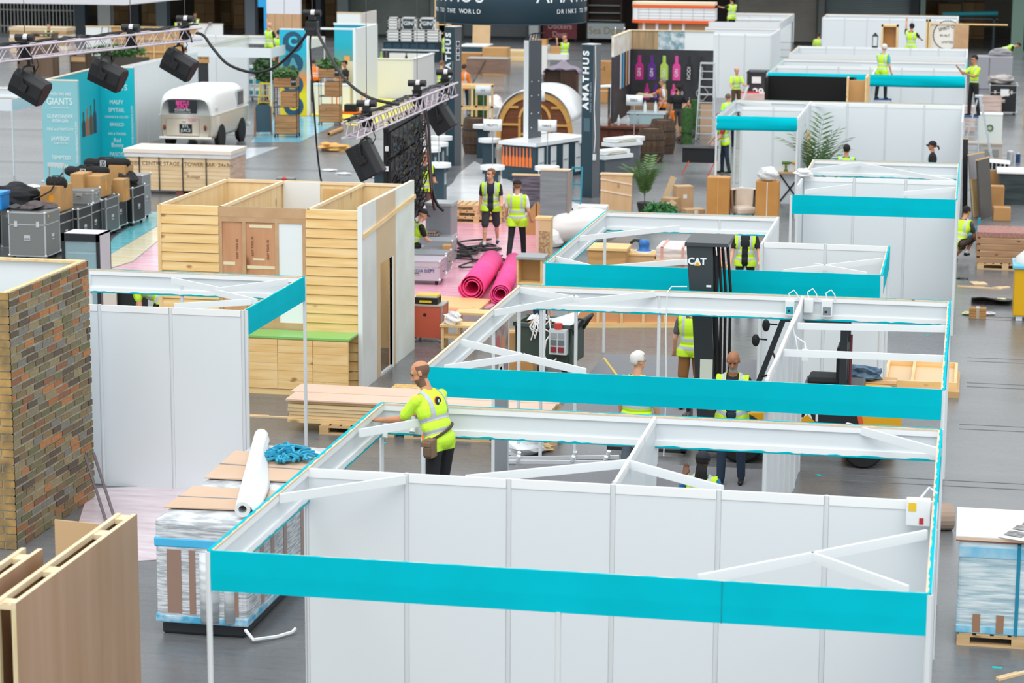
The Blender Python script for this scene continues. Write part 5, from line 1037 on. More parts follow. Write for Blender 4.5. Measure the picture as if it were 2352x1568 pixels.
slab('bright teal banner wall with white brand list beside the camper van', (W2[0], 47, 0), W2[1]-W2[0], 2.85, BT2, (('GIANTS', 2.28, .24), ('MALFY', 1.85, .17), ('SPYTAIL', 1.62, .17), ('DUNVILLE & CO. LTD', 1.42, .09), ('BRASCO', 1.2, .14), ('HIX & TUCKER', .93, .1), ('Red', .74, .18), ('Bonny', .6, .18), ('PASOTE', .33, .17)), 'WHENWEAREGIANTS.COM')
t = thing('banner_wall', 'teal return wall printed with five bottles between the two banner slabs', 'banner wall', (-18.42, 42.2, 0)); t.rotation_euler.z = math.atan2(-(W2[0]+.04+18.42), 4.8); MB().bx(-.06, 0, 0, .0, 4.8, 2.85).build('panel', M('12b4c4', .5), t); MB().bx(-.06, 0, 2.85, .02, 4.8, 2.88).build('top_edge', M('e8dcc8', .6), t)
for i, (y, c_, h_) in enumerate(((3.15, '2f3a40', .7), (3.5, 'a86a3a', .78), (3.85, '6a4a36', .84), (4.2, '3a4048', .98), (4.55, '3fa6c8', .74))):
    MB().prism([(y-.15, 1.0), (y+.15, 1.0), (y+.15, 1.0+h_*.55), (y+.05, 1.0+h_*.7), (y+.05, 1.0+h_), (y-.05, 1.0+h_), (y-.05, 1.0+h_*.7), (y-.15, 1.0+h_*.55)], .0, .006, 'x').build('bottle_print', M(c_, .5), t)
booth('exhibition_booth', 'receding white panel wall behind the camper van', walls=[('y', -19.5, 50.2, 58.2)], org=(-21, 54), teal=False, H=2.6)
booth('exhibition_booth', 'low white frame table-like booth at the far left edge', fasc=[('x', 44, -23, -20.2, -1, 'n'), ('y', -20.2, 44, 48, 1, 'n'), ('x', 48, -23, -20.2, 1, 'n')], walls=(), posts=(), org=(-21.5, 46), teal=False, H=2.15)
# ================================================================ camper van
p = at(440, 346); t = thing('camper_van', 'cream and white vintage camper van with cocktail bar poster in the rear window', 'van', (atY(428, 340, 51.3).x, 51.3, 0), .02)
VC = M('d3c9b8', .25); VWh = M('f1f2f0', .25)
def vsec(y, w, z0, z1, lo):    # half of a rounded section
    pts = []
    return pts
secs = [(-.02, .78, .42, 1.60), (.03, .84, .40, 1.74), (.14, .865, .38, 1.82), (.6, .87, .36, 1.88), (2.4, .87, .36, 1.90), (3.4, .87, .36, 1.86), (3.85, .85, .38, 1.72), (4.12, .80, .40, 1.40), (4.24, .72, .45, 1.15)]
n = 20; lower = MB(); upper = MB(); BZ = 1.10
def prof(w, z0, z1):
    P = []
    for k in range(9):       # bottom to belt
        f = k/8; z = z0+(BZ-z0)*f; P.append((w*(1-.10*(1-f)**3), z))
    Q = []
    for k in range(11):      # belt to roof centre
        f = k/10; a = f*math.pi/2; Q.append((w*(.985*math.cos(a)**.24 if k < 10 else 0)-(.03 if 0 < k < 10 else 0)*f, BZ+(z1-BZ)*math.sin(a)**.85))
    return P, Q
for mbx, wh in ((lower, 0), (upper, 1)):
    rowsv = []
    for (y, w, z0, z1) in secs:
        R_ = prof(w, z0, max(z1, BZ+.04))[wh]; full = [(-x, y, z) for x, z in R_][::1]+([(x, y, z) for x, z in R_][::-1] if wh else [])
        if not wh: full = [(-x, y, z) for x, z in R_][::-1]+[(x, y, z) for x, z in R_]
        rowsv.append(full)
    m_ = len(rowsv[0])
    for r_ in rowsv: mbx.v += r_
    for i in range(len(secs)-1):
        for j in range(m_-1): mbx.f.append((i*m_+j, i*m_+j+1, (i+1)*m_+j+1, (i+1)*m_+j)); mbx.mi.append(0)
    mbx.f.append(tuple(range(m_))); mbx.mi.append(0); mbx.f.append(tuple(range((len(secs)-1)*m_, len(secs)*m_))[::-1]); mbx.mi.append(0)
lower.build('lower_body', VC, t, smooth=True); upper.build('upper_body', VWh, t, smooth=True)
MB().bx(-.88, .05, BZ-.02, .88, 4.0, BZ+.01).build('belt_trim', M('e4ddd0', .3), t)
po = MB().bx(-.52, -.05, 1.16, .36, -.015, 1.58).build('rear_poster', M('22252a', .5), t, bevel=.03)
text('BEETLE', po, (-.08, -.052, 1.48), .17, M('e8489a', .5), sx=.8, bold=.006); text('JUICE', po, (-.08, -.052, 1.37), .18, M('e8489a', .5), sx=.8, bold=.006); text('Cocktail Bar', po, (-.08, -.052, 1.27), .10, WHITE); text('www.beetle-juice.co.uk', po, (-.08, -.052, 1.2), .055, WHITE)
pl = MB().bx(-.2, -.03, .55, .2, -.015, .83).build('number_plate', M('17181a', .4), t); text('BTL', pl, (0, -.032, .76), .13, WHITE); text('JUICE', pl, (0, -.032, .63), .13, WHITE)
MB().bx(-.62, -.028, .46, .42, -.018, .475).bx(-.62, -.028, 1.0, .42, -.018, 1.01).bx(-.63, -.028, .46, -.62, -.018, 1.0).bx(.42, -.028, .46, .43, -.018, 1.0).build('engine_hatch_seam', M('a89f90', .5), t)
for x in (-.68, .62): MB().ell((x, -.02, .72), (.05, .03, .09), 10, 8).build('tail_light', M('7a3a1c', .3), t, smooth=True)
text('Tales', t, (.2, -.03, .95), .12, M('ec7ab4', .5), rot=(math.pi/2, -.2, 0)); MB().ell((-.05, -.03, .92), (.05, .02, .03), 8, 6).build('hatch_handle', STEEL, t)
for k in range(7): MB().box((.87, .55+.0*k, .75+k*.045), (.012, .32, .014), (0, 0, 0)).build('air_louvre', M('f2efe8', .4), t)
for k in range(4): MB().box((.868, .45, 1.22+k*.03), (.012, .28, .012)).build('roof_vent_slot', M('d5d5d0', .4), t)
MB().bx(.845, 2.7, 1.2, .872, 3.35, 1.62).build('cab_window', M('55626a', .08), t); MB().bx(.85, 2.64, 1.14, .869, 3.4, 1.68).build('window_frame', M('c9cfd0', .3), t)
for x in (-.86, .86):
    for y in (.95, 3.2):
        w = MB().lathe([(.2, -.09), (.30, -.09), (.33, -.05), (.33, .05), (.30, .09), (.2, .09)], 22); w.v = [(v[2]+x*.92, v[0]+y, v[1]+.33) for v in w.v]; wh = w.build('tyre', RUBBER, t); q = 1 if x > 0 else -1
        MB().cyl((x*.92-.05, y, .33), (x*.92+q*.08, y, .33), .2, n=16).build('hubcap', M('d5d9dc', .2, .8), wh)
        MB().cyl((x*1.0, y, .36), (x*1.012, y, .36), .40, n=20).build('wheel_arch', M('1a1a1a', .8), t)
MB().bx(-.84, -.1, .36, .84, -.03, .44).build('rear_bumper', M('e9e6de', .3), t, bevel=.03); MB().bx(-.84, 4.2, .38, .84, 4.32, .52).build('front_bumper', M('e9e6de', .3), t, bevel=.03)
# ================================================================ trusses, hoists, loudspeakers, LED wall
def truss(label, A, Bp, w=.29, pitch=.3):
    t = thing('lighting_truss', label, 'truss', A); A = Vector(A); d = Vector(Bp)-A; L_ = d.length; d.normalize(); t.rotation_euler = (0, 0, math.atan2(d.y, d.x)); m = M('d6cbd4', .3, .45)
    for y in (-w/2, w/2):
        for z in (0, w): MB().cyl((0, y, z), (L_, y, z), .026, n=8).build('chord', m, t)
    n = int(L_/pitch); ua = {}
    for k in range(n):
        for fi, (p, q) in enumerate((((0, -w/2, 0), (pitch, -w/2, w)), ((0, w/2, w), (pitch, w/2, 0)), ((0, -w/2, w), (pitch, w/2, w)), ((0, w/2, 0), (pitch, -w/2, 0)))):
            if k % 2: p, q = (p[0], q[1], q[2]), (q[0], p[1], p[2])
            key = (fi, k % 2)
            if key not in ua:
                o = MB().cyl(p, q, .011, n=5, caps=False).build('diagonal', m, t); o.location = (k*pitch, 0, 0); ua[key] = o
            else: share(ua[key], 'diagonal', t, (k*pitch, 0, 0))
    # cables lying on top
    mb = MB(); rnd = random.Random(int(L_*10))
    for j in range(4):
        mb.tube([(L_*i/24, (rnd.random()-.5)*w*.8, w+.04+.05*rnd.random()) for i in range(25)], .018, 5)
    mb.build('cable_run', BLACK, t); return t
ZT = 3.15; TA, TB_ = at(803, 318, ZT), at(1037, 218, ZT)
truss('right lighting truss carrying the LED wall', TA, TB_, .30)
ZL = 4.5; LA, LB_ = at(-14, 142, ZL), at(452, 90, ZL)
truss('left lighting truss above the teal banner slabs', LA, LB_, .27)
def online(A, Bp, px):
    lo, hi = 0., 1.
    for _ in range(40):
        m_ = (lo+hi)/2; q = A.lerp(Bp, m_); x = IMW/2+FPX*((q-CAM).dot(_r))/((q-CAM).dot(_f))
        if x < px: lo = m_
        else: hi = m_
    return A.lerp(Bp, lo)
def hoist(label, c, up=6., bag=True):
    t = thing('chain_hoist', label, 'hoist', c); 
    MB().cyl((-.2, 0, 0), (.2, 0, 0), .075, n=14).build('motor', M('1c1c1e', .4), t, smooth=False); MB().cyl((-.02, 0, 0), (.07, 0, 0), .078, n=14).build('white_band', M('d8d8dc', .5), t); MB().bx(-.07, -.07, -.17, .07, .07, -.02).build('gearbox', BLACK, t)
    MB().cyl((0, 0, .05), (0, 0, up), .008, n=5).build('chain', M('55565a', .4, .5), t)
    if bag:
        MB().lathe([(.07, -.48), (.1, -.45), (.11, -.2), (.12, -.15)], 10).build('chain_bag', M('141416', .9), t)
        for s in (-1, 1): MB().tube([(0, 0, -.15), (s*.12, 0, -.36), (s*.16, 0, -.55)], .02).build('sling', BLACK, t)
    return t
for px, py, lab in ((57, 86, 'chain hoist with white band over the left end of the left truss'), (300, 63, 'chain hoist over the middle of the left truss'), (425, 43, 'chain hoist over the right end of the left truss')):
    q = online(LA, LB_, px); hoist(lab, atY(px, py, q.y))
for px, py, lab in ((842, 238, 'chain hoist over the near end of the right truss'), (958, 191, 'chain hoist over the middle of the right truss'), (1022, 166, 'chain hoist over the far end of the right truss')):
    q = online(TA, TB_, px); hoist(lab, atY(px, py, q.y))
HZ = atY(717, 30, 33.); hoist('chain hoist hanging free with cables swagged on both sides', HZ); t = thing('cable_drum_box', 'black cable box slung under the free hoist', 'box', HZ+Vector((0, 0, -.5))); MB().bx(-.13, -.12, 0, .13, .12, .32).build('body', BLACK, t, bevel=.02); MB().bx(-.15, -.14, .12, .15, .14, .18).build('band', DARK, t)
def speaker(label, px, py, Y, tilt, yaw=0, L_=.72, hookz=.0):
    c = atY(px, py, Y); t = thing('loudspeaker', label, 'loudspeaker', c); t.rotation_euler.z = yaw; R = Euler((0, tilt, 0)).to_matrix()
    prf = [(-.14, -.27), (.14, -.27), (.24, -.1), (.27, .16), (.16, .27), (-.16, .27), (-.27, .16), (-.24, -.1)]
    mb = MB().prism(prf, -L_/2, L_/2, 'x'); mb.v = [tuple(R@Vector(v)) for v in mb.v]; mb.build('cabinet', M('1e2124', .55), t, bevel=.02)
    mb = MB().prism([(a*.9, b_*.9) for a, b_ in prf], L_/2, L_/2+.012, 'x'); mb.v = [tuple(R@Vector(v)) for v in mb.v]; mb.build('grille', M('3a1f22', .7), t)
    mb = MB(); mb.bx(-.1, -.31, -.1, .06, -.27, .08); mb.v = [tuple(R@Vector(v)) for v in mb.v]; mb.build('pivot_plate', BLACK, t, bevel=.01)
    MB().tube([(-.02, -.3, 0), (-.06, -.31, .3), (-.03, -.2, .42), (0, 0, .44), (.02, .2, .42), (0, .3, .3), (0, .3, 0)], .025, 6).build('yoke', BLACK, t); MB().cyl((0, 0, .42), (.0, .0, .56), .04).build('clamp', BLACK, t)
    MB().tube([(.1, 0, .25), (.2, .05, .45), (.12, .08, .62)], .012).build('cable', BLACK, t)
for px, py, tl_, lab in ((68, 199, .5, 'black loudspeaker hanging at the left end of the left truss'), (247, 172, .42, 'black loudspeaker hanging before the bright teal banner'), (411, 148, .5, 'black loudspeaker hanging above the camper van')): speaker(lab, px, py, online(LA, LB_, px).y, tl_)
speaker('black loudspeaker hanging at the near end of the right truss', 840, 367, online(TA, TB_, 842).y-.2, 1.1); speaker('black loudspeaker hanging at the far end of the right truss', 1013, 272, online(TA, TB_, 1005).y, 1.0, 0, .62)
def cablething(label, pts, r=.035, mat=None, name='power_cable'):
    c = Vector(pts[0]); t = thing(name, label, 'cable', c); P = [Vector(p)-c for p in pts]; sm = []
    for i in range(len(P)-1):
        p0, p1, p2, p3 = P[max(i-1, 0)], P[i], P[i+1], P[min(i+2, len(P)-1)]
        for k in range(6):
            u = k/6; sm.append(.5*((2*p1)+(-p0+p2)*u+(2*p0-5*p1+4*p2-p3)*u*u+(-p0+3*p1-3*p2+p3)*u**3))
    sm.append(P[-1]); MB().tube(sm, r, 7).build('sheath', mat or BLACK, t, smooth=True); return t
q = online(LA, LB_, 450)
cablething('thick black cable swagged from the left truss to the free hoist', [atY(a, b_, q.y+(33-q.y)*f) for a, b_, f in ((450, 76, 0), (468, 82, .1), (490, 112, .2), (525, 148, .35), (580, 166, .5), (630, 155, .65), (680, 110, .85), (712, 66, 1))])
cablething('thick black cable swagged from the free hoist to the right truss', [atY(a, b_, 33-4*f*.9) for a, b_, f in ((724, 64, 0), (742, 100, .2), (770, 150, .45), (800, 190, .65), (850, 225, .85), (915, 240, 1))])
cablething('pair of thin cables dropping from the free hoist to the floor', [atY(a, b_, 33) for a, b_ in ((716, 66), (712, 110), (720, 230), (727, 330), (735, 400), (742, 432))], .022)
cablething('thick black cables dropping from the right truss to the grey rack case', [atY(a, b_, Y) for a, b_, Y in ((975, 240, 35), (985, 300, 34.5), (990, 400, 33.5), (1000, 460, 32.6), (1018, 484, 32.4))], .035); cablething('reddish cable dropping beside the thick black ones to the rack case', [atY(a, b_, Y) for a, b_, Y in ((972, 245, 35), (982, 340, 34), (990, 430, 33), (998, 482, 32.5))], .03, M('4a2422', .5))
# LED wall seen from its cabled back
c0 = at(887, 300, ZT-.1); c1 = at(963, 256, ZT-.1); LZ0 = atY(965, 488, c1.y).z; LZ1 = ZT-.12
t = thing('led_screen', 'black LED screen seen from its cabled back under the right truss', 'screen', (c0.x, c0.y, 0)); d = c1-c0; LW_ = math.hypot(d.x, d.y); t.rotation_euler.z = math.atan2(d.y, d.x)
MB().bx(0, -.02, LZ0, LW_, .06, LZ1).build('screen_plate', M('0f1012', .6), t)
for i in range(8):
    for j in range(4):
        x = (i+.5)*LW_/8; z = LZ0+(j+.5)*(LZ1-LZ0)/4; hw = LW_/16*.9; hh = (LZ1-LZ0)/8*.9
        mo = MB().bx(x-hw, -.09, z-hh, x+hw, -.02, z+hh).build('module', M('1b1d20', .4), t) if (i, j) == (0, 0) else share(mo0, 'module', t, (x-x00, 0, z-z00))
        if (i, j) == (0, 0): mo0, x00, z00 = mo, x, z
mb = MB(); rnd = random.Random(4)
for k in range(90):
    x = rnd.random()*LW_; z = LZ0+.1+rnd.random()*(LZ1-LZ0-.2); mb.tube([(x, -.09, z), (x+.05, -.17-.05*rnd.random(), z+.03), (x+.2*rnd.random()-.1, -.17, z-.12*rnd.random()), (x+.3*rnd.random()-.15, -.1, z-.2)], .016, 4)
tag(mb.build('back_wiring', BLACK, t), None, kind='stuff'); mb = MB()
for k in range(120):
    x = rnd.random()*LW_; z = LZ0+rnd.random()*(LZ1-LZ0); mb.box((x, -.12-.04*rnd.random(), z), (.03, .03, .05))
mb.m = 0; tag(mb.build('connectors', M('7a7430', .5, kind='mottle', col2='2a5a8a', scale=7), t), None, kind='stuff')
for k in range(5): MB().bx(-.03, -.05, LZ0+.2+k*.42, .0, .02, LZ0+.3+k*.42).build('edge_lock', WHITE, t)
MB().bx(-.02, -.06, LZ1, LW_+.02, .06, LZ1+.07).build('header_bar', BLACK, t)
for k in range(8): MB().tube([((k+.5)*LW_/8, 0, LZ1+.07), ((k+.5)*LW_/8+.04, -.03, LZ1+.13), ((k+.5)*LW_/8, 0, LZ1+.2)], .018).build('hook_clamp', BLACK, t)
# ================================================================ far left
def plank_stack(label, px, py, w, d, n, h, mat):
    t = thing('board_stack', label, 'lumber', foot(px, py)); rnd = random.Random(px)
    for i in range(n): MB().bx(-w/2-.05*rnd.random(), .06*rnd.random(), i*h/n+.004, w/2+.05*rnd.random(), d, (i+1)*h/n).build('board', mat[i % len(mat)], t)
    return t
plank_stack('high stack of pale boards in the dark far left corner', 88, 122, 2.9, 1.2, 7, 1.25, [M('d8c7ac', .7, kind='woodx', col2='c9ae86'), M('e2dcd2', .7), M('b89a70', .7, kind='woodx', col2='a88658')])
def desk(label, px, py, w, h, mat, d=.7, lite=True):
    t = thing('bar_counter', label, 'counter', foot(px, py)); MB().bx(-w/2, 0, 0, -w/2+.05, d, h).build('side', mat, t); MB().bx(w/2-.05, 0, 0, w/2, d, h).build('side', mat, t); MB().bx(-w/2, .02, 0, w/2, .06, h-.12).build('front', mat, t); MB().bx(-w/2-.03, -.05, h-.05, w/2+.03, d, h).build('top', mat, t)
    if lite: MB().bx(-w/2+.06, -.01, h-.38, w/2-.05, .02, h-.16).build('pale_inset', M('c7a073', .6), t)
    return t
DB = M('6f5a48', .6, kind='woodz', col2='5f4b3c', scale=2)
desk('tall dark wood bar counter with a pale inset at the far left', 100, 176, .9, 1.85, DB); desk('tall dark wood bar counter half hidden by the first hoist', 60, 168, .8, 1.6, DB, lite=False); desk('low dark wood counter with a pale box behind the left truss', 180, 172, .75, .95, M('5a4838', .6), lite=True); desk('dark wood counter at the right end of the timber grid', 280, 158, .85, .8, M('6a5440', .6), lite=False)
t = thing('white_wall_panel', 'plain white wall panel with a hanging wire at the far left', 'panel', foot(228, 160)); MB().bx(-.58, 0, 0, .58, .08, 1.9).build('panel', WHITE, t); MB().bx(-.6, -.02, 1.9, .75, .1, 1.93).build('cap', PINE, t); MB().tube([(.2, -.02, 1.9), (.15, -.04, 1.6), (.3, -.04, 1.35), (.5, -.04, 1.5), (.5, -.02, 1.9)], .012).build('wire', DARK, t)
t = thing('timber_grid', 'long back of a pine-framed wall showing its timber grid', 'panel', foot(355, 150)); GW = 4.2; GH = 1.75; MB().bx(-GW/2, .05, 0, GW/2, .07, GH).build('backing', M('c9a06a', .6, kind='mottle', col2='bd925c', scale=2), t)
for z in (0, .58, 1.16, GH-.04): MB().bx(-GW/2, 0, z, GW/2, .05, z+.045).build('rail', PINE, t)
for k in range(9): MB().bx(-GW/2+k*GW/8.1, -.005, 0, -GW/2+k*GW/8.1+.045, .05, GH).build('stud', PINEZ, t)
t = thing('white_wall_panel', 'white wall panel with small clip lamps right of the timber grid', 'panel', foot(468, 142)); MB().bx(-.95, 0, 0, .95, .08, 1.75).build('panel', WHITE, t); MB().bx(-.97, -.02, 1.75, .97, .1, 1.78).build('cap', M('e6dcc8', .6), t); MB().tube([(.3, -.02, 1.75), (.1, -.05, 1.4), (.15, -.05, 1.1), (.0, -.04, .9)], .012).build('wire', DARK, t); MB().bx(.3, -.1, 1.75, .42, .02, 1.85).build('clip_lamp', M('8a8a8a', .5), t)
def leafclump(label, c, r, n, col, seed, name='shrub', parent=None, size=.09, squash=1.):
    rnd = random.Random(seed); mb = MB()
    for k in range(n):
        v = Vector((rnd.gauss(0, 1), rnd.gauss(0, 1), rnd.gauss(0, 1))).normalized()*(.55+.45*rnd.random()); p = Vector((v.x*r[0], v.y*r[1], v.z*r[2])); a = Vector((rnd.gauss(0, 1), rnd.gauss(0, 1), rnd.gauss(0, 1))).normalized(); b_ = a.orthogonal().normalized()
        s = size*(.7+.6*rnd.random()); mb.add([p-a*s, p+b_*s*.45, p+a*s, p-b_*s*.45], [(0, 1, 2, 3)])
    o = mb.build('leaves', M(col, .6, kind='mottle', col2='2f5a2c', scale=8), parent); o.location = c; tag(o, None, kind='stuff'); return o
p = at(345, 152, .0); t = thing('planter_hedge', 'long leafy planter trough behind the left truss', 'plant', (p.x, p.y-4, 0)); MB().bx(-1.5, -.15, 0, 1.3, .25, .7).build('trough', M('4a443c', .7), t); leafclump('', (-.1, .05, .95), (1.45, .3, .3), 900, '4c7d3c', 1, parent=t)
p = at(425, 150, .0); t = thing('planter_hedge', 'short leafy planter under the lettered cardboard sign', 'plant', (atY(440, 140, 65.).x, 65.2, 0)); MB().bx(-.7, -.15, 0, .5, .2, 1.5).build('trough', M('3a342e', .7), t); leafclump('', (-.2, .0, 1.65), (.6, .3, .25), 400, '4f8a3e', 2, parent=t)
p = atY(465, 132, 64.6); t = thing('cardboard_sign', 'brown cardboard sign lettered by hand in black beside a timber post', 'sign', p); MB().bx(-.25, 0, -.2, .25, .02, .18).build('board', CARD, t); text('FEVER-TREE', t, (0, -.006, -.02), .1, BLACK, sx=.85); MB().bx(-.2, .02, -1.6, .2, .05, -.19).build('support', DARK, t)
t = thing('timber_post', 'round timber post with black lantern top beside the cardboard sign', 'post', foot(488, 205)); MB().cyl((0, 0, 0), (0, 0, 1.35), .09, n=12).build('pole', M('b98a58', .6, kind='woodz', col2='a07040'), t); MB().bx(-.13, -.13, 1.35, .13, .13, 1.4).build('lantern_base', BLACK, t)
for x in (-.11, .11):
    for y in (-.11, .11): MB().bx(x-.012, y-.012, 1.4, x+.012, y+.012, 1.62).build('lantern_bar', BLACK, t)
booth('exhibition_booth', 'white fascia booth where two men work left of the letter tower', org=(-19.5, 64.5), fasc=[('x', 61.5, -20.9, -17.9, -1, 'n'), ('y', -20.9, 61.5, 68.5, -1, 'n'), ('y', -17.9, 61.5, 68.5, 1, 'n'), ('x', 68.5, -20.9, -17.9, 1, 'n')], walls=[('x', 68.4, -23.4, -20.9)], teal=False)
stepladder('yellow stepladder under the red-haired man', (atY(462, 205, 66).x, 65.8, 0), .62, .5, .6, 'd9b81e', n=2); stepladder('yellow stepladder hidden behind the round bush', foot(610, 262), 1.1, .5, 0, 'd9c81e', n=4); stepladder('low step under the man with shaved head', (atY(619, 140, 68.2).x, 68.0, 0), 1.18, .5, 0, 'b9bec2', n=3); stepladder('low step under the man holding a tool', (atY(641, 150, 66).x, 65.9, 0), 1.15, .5, .1, 'b9bec2', n=3)
# wire roll cages with teal drums
def rollcage(label, px, py, w, h, d=.7, col='8f979b', load=True):
    t = thing('roll_cage', label, 'trolley', foot(px, py)); m = M(col, .35, .5)
    for x in (-w/2, w/2):
        for y in (0, d): MB().cyl((x, y, .12), (x, y, h), .015, n=6).build('upright', m, t); MB().cyl((x-.02, y, .06), (x+.02, y, .06), .06, n=10).build('castor', RUBBER, t)
        for k in range(4): z = .2+k*(h-.2)/3; MB().cyl((x, 0, z), (x, d, z), .01, n=5).build('bar', m, t)
    for k in range(4): z = .2+k*(h-.2)/3; MB().cyl((-w/2, d, z), (w/2, d, z), .01, n=5).build('bar', m, t)
    MB().bx(-w/2, 0, .12, w/2, d, .16).build('deck', m, t)
    if load:
        for i in range(2):
            for j in range(3): o = MB().bx(-w*.4+i*w*.42, .02, .2+j*.42, -w*.4+i*w*.42+w*.36, .4, .2+j*.42+.3).build('carton', M('dfe5e8', .5), t); MB().bx(-w*.4+i*w*.42+.03, .012, .24+j*.42, -w*.4+i*w*.42+w*.3, .02, .2+j*.42+.2).build('teal_label', M('1f8a94', .5), o)
    return t
rollcage('wire roll cage stacked with teal-labelled cartons', 585, 232, .6, 1.6); rollcage('empty wire roll cage with arched top beside the stacked one', 540, 215, .75, 1.35, load=False)
# chalk board
p = at(605, 310); t = thing('chalk_board', 'A-frame chalkboard with rounded top standing behind the camper van', 'sign', (p.x, p.y, 0), .35)
for s, c_ in ((-1, '3a3633'), (1, '2a4a5a')):
    pr_ = [(-.26, .08), (.26, .08), (.26, .85)]+[(.26*math.cos(a), .85+.22*math.sin(a)) for a in [math.pi*i/8 for i in range(1, 8)]]+[(-.26, .85)]
    mb = MB().prism(pr_, -.01, .01, 'y'); R = Euler((s*-.3, 0, 0)).to_matrix(); mb.v = [tuple(R@Vector((v[0], v[1], v[2]-1.07))+Vector((0, s*.02, 1.07))) for v in mb.v]; mb.build('slate', M(c_, .7), t)
    for x in (-.27, .27): MB().beam((x, s*.34, 0), (x, s*.05, .95), .03, .03).build('frame_leg', M('a97a48', .6), t)
# planter shelves
CRW = M('b98a5c', .7, kind='woodx', col2='9a6c42', scale=5)
def plantshelf(label, px, py, seed, lo=True):
    t = thing('plant_shelf', label, 'shelf', foot(px, py), .12); w = .72; d = .5
    for x in (-w/2, w/2):
        for y in (0, d): MB().bx(x-.012, y-.012, .1, x+.012, y+.012, 1.95).build('upright', BLACK, t); MB().cyl((x-.02, y, .05), (x+.02, y, .05), .05, n=10).build('castor', RUBBER, t)
    for z in (.1, .98, 1.63): MB().bx(-w/2, 0, z, w/2, d, z+.02).build('shelf_frame', BLACK, t)
    for k, (z, x0, x1, h_) in enumerate(((.12, -.34, .34, .58), (1.0, -.15, .34, .5), (1.65, -.36, .36, .3))):
        cr = MB().bx(x0, -.04, z, x1, d, z+h_).build('crate_core', M('8a6440', .7), t)
        for j in range(3):
            MB().bx(x0-.01, -.055, z+j*h_/3+.006, x1+.01, -.04, z+(j+1)*h_/3-.006).build('slat', CRW, cr); MB().bx(x1, -.05, z+j*h_/3+.006, x1+.015, d, z+(j+1)*h_/3-.006).build('slat', CRW, cr)
    leafclump('', (0, .2, 2.08), (.42, .32, .2), 420, '557a44', seed, parent=t, size=.11)
    sg = MB().bx(.2, -.07, 1.7, .36, -.056, 1.95).build('small_sign', BLACK, t); text('G&T', sg, (.28, -.074, 1.83), .08, WHITE)
plantshelf('wheeled plant shelf with three wooden crates nearest the camper van', 657, 316, 11); plantshelf('wheeled plant shelf with wooden crates beside the orange cart', 757, 288, 12)
t = thing('round_bush', 'dark round potted bush left of the near plant shelf', 'plant', foot(610, 250)); MB().lathe([(.2, 0), (.26, .3), (.24, .32), (.0, .3)], 14).build('pot', M('7a5a48', .7), t); MB().cyl((0, 0, .3), (0, 0, 1.1), .03).build('stem', BROWNW, t); leafclump('', (0, 0, 1.45), (.45, .45, .5), 700, '3d5a34', 5, parent=t, size=.1)
# letter tower
YC = 63.3; xa, xb = atY(643, 200, YC).x, atY(705, 200, YC).x
t = thing('letter_tower', 'tall blue to yellow tower with dark round letters on its face', 'tower', ((xa+xb)/2, YC, 0)); w = (xb-xa)/2
MB().bx(-w, 0, 0, w, .25, 3.05).build('panel', M('22b4d8', .45, kind='grad', scale=3.05), t); MB().bx(w, .0, 0, w+.06, .25, 3.07).bx(-w, -.0, 3.05, w+.06, .25, 3.08).build('white_edge', WHITE, t)
for i, ch_ in enumerate('CADO'):
    z = 2.62-i*.76; o = MB().cyl((0, -.012, z), (0, 0, z), .37, n=32).build('disc', M('1c4a66', .5, kind='mottle', col2='1a5a74', scale=9), t); text(ch_, o, (0, -.016, z), .46, M(('38c4dc', '5aa0a8', '9a9a70', 'e0d020')[i], .5), bold=.02)
# painted booth right of it
t = thing('painted_booth', 'open booth painted with an orange and blue street scene right of the letter tower', 'booth', (xb+.1, YC+.2, 0))
MB().bx(-.05, 3.4, 0, 1.5, 3.5, 3.1).build('back_wall', M('2fbcd4', .5, kind='grad', scale=3.1), t); MB().bx(1.5, .2, 0, 1.6, 3.4, 3.1).build('side_wall', WHITE, t); MB().bx(-.05, 3.3, .0, .7, 3.4, 1.7).build('counter_wall', M('ece4c8', .5), t); MB().bx(0, .1, 1.08, 1.45, .6, 1.12).build('counter_top', WHITE, t); MB().bx(.05, .12, 0, 1.4, .18, 1.08).build('counter_front', M('f0ead2', .5), t); MB().bx(-.0, -.1, 0, 1.5, .6, .04).build('yellow_floor', M('e6de2c', .5), t)
for k, (x, z0, z1, c_) in enumerate(((.15, .3, 1.6, 'ef8c3c'), (.42, .5, 1.9, 'f0b060'), (.7, .4, 1.5, 'e87840'), (.98, .6, 2.1, 'f2c84a'), (1.22, .3, 1.75, 'ee9a50'))): MB().bx(x-.1, 3.37, z0, x+.12, 3.395, z1).build('painted_house', M(c_, .5), t)
for y in (0.25, 3.3): MB().bx(-.05, y, 3.05, 1.6, y+.06, 3.12).build('white_fascia', WHITE, t)
t = thing('white_wall_panel', 'white wall right of the painted booth with pine cap', 'panel', foot(812, 190)); MB().bx(-.7, 0, 0, .3, .08, 2.9).build('panel', WHITE, t); MB().bx(.3, 0, 0, .36, 2.6, 2.9).build('return_panel', M('dcd6ce', .6), t); MB().bx(-.7, -.02, 2.9, .36, .1, 2.93).build('cap', PINE, t)
stepladder('tall pale stepladder standing before the long white counter', foot(818, 232), 2.25, .62, 0, 'd6d4b4', .45, 7)
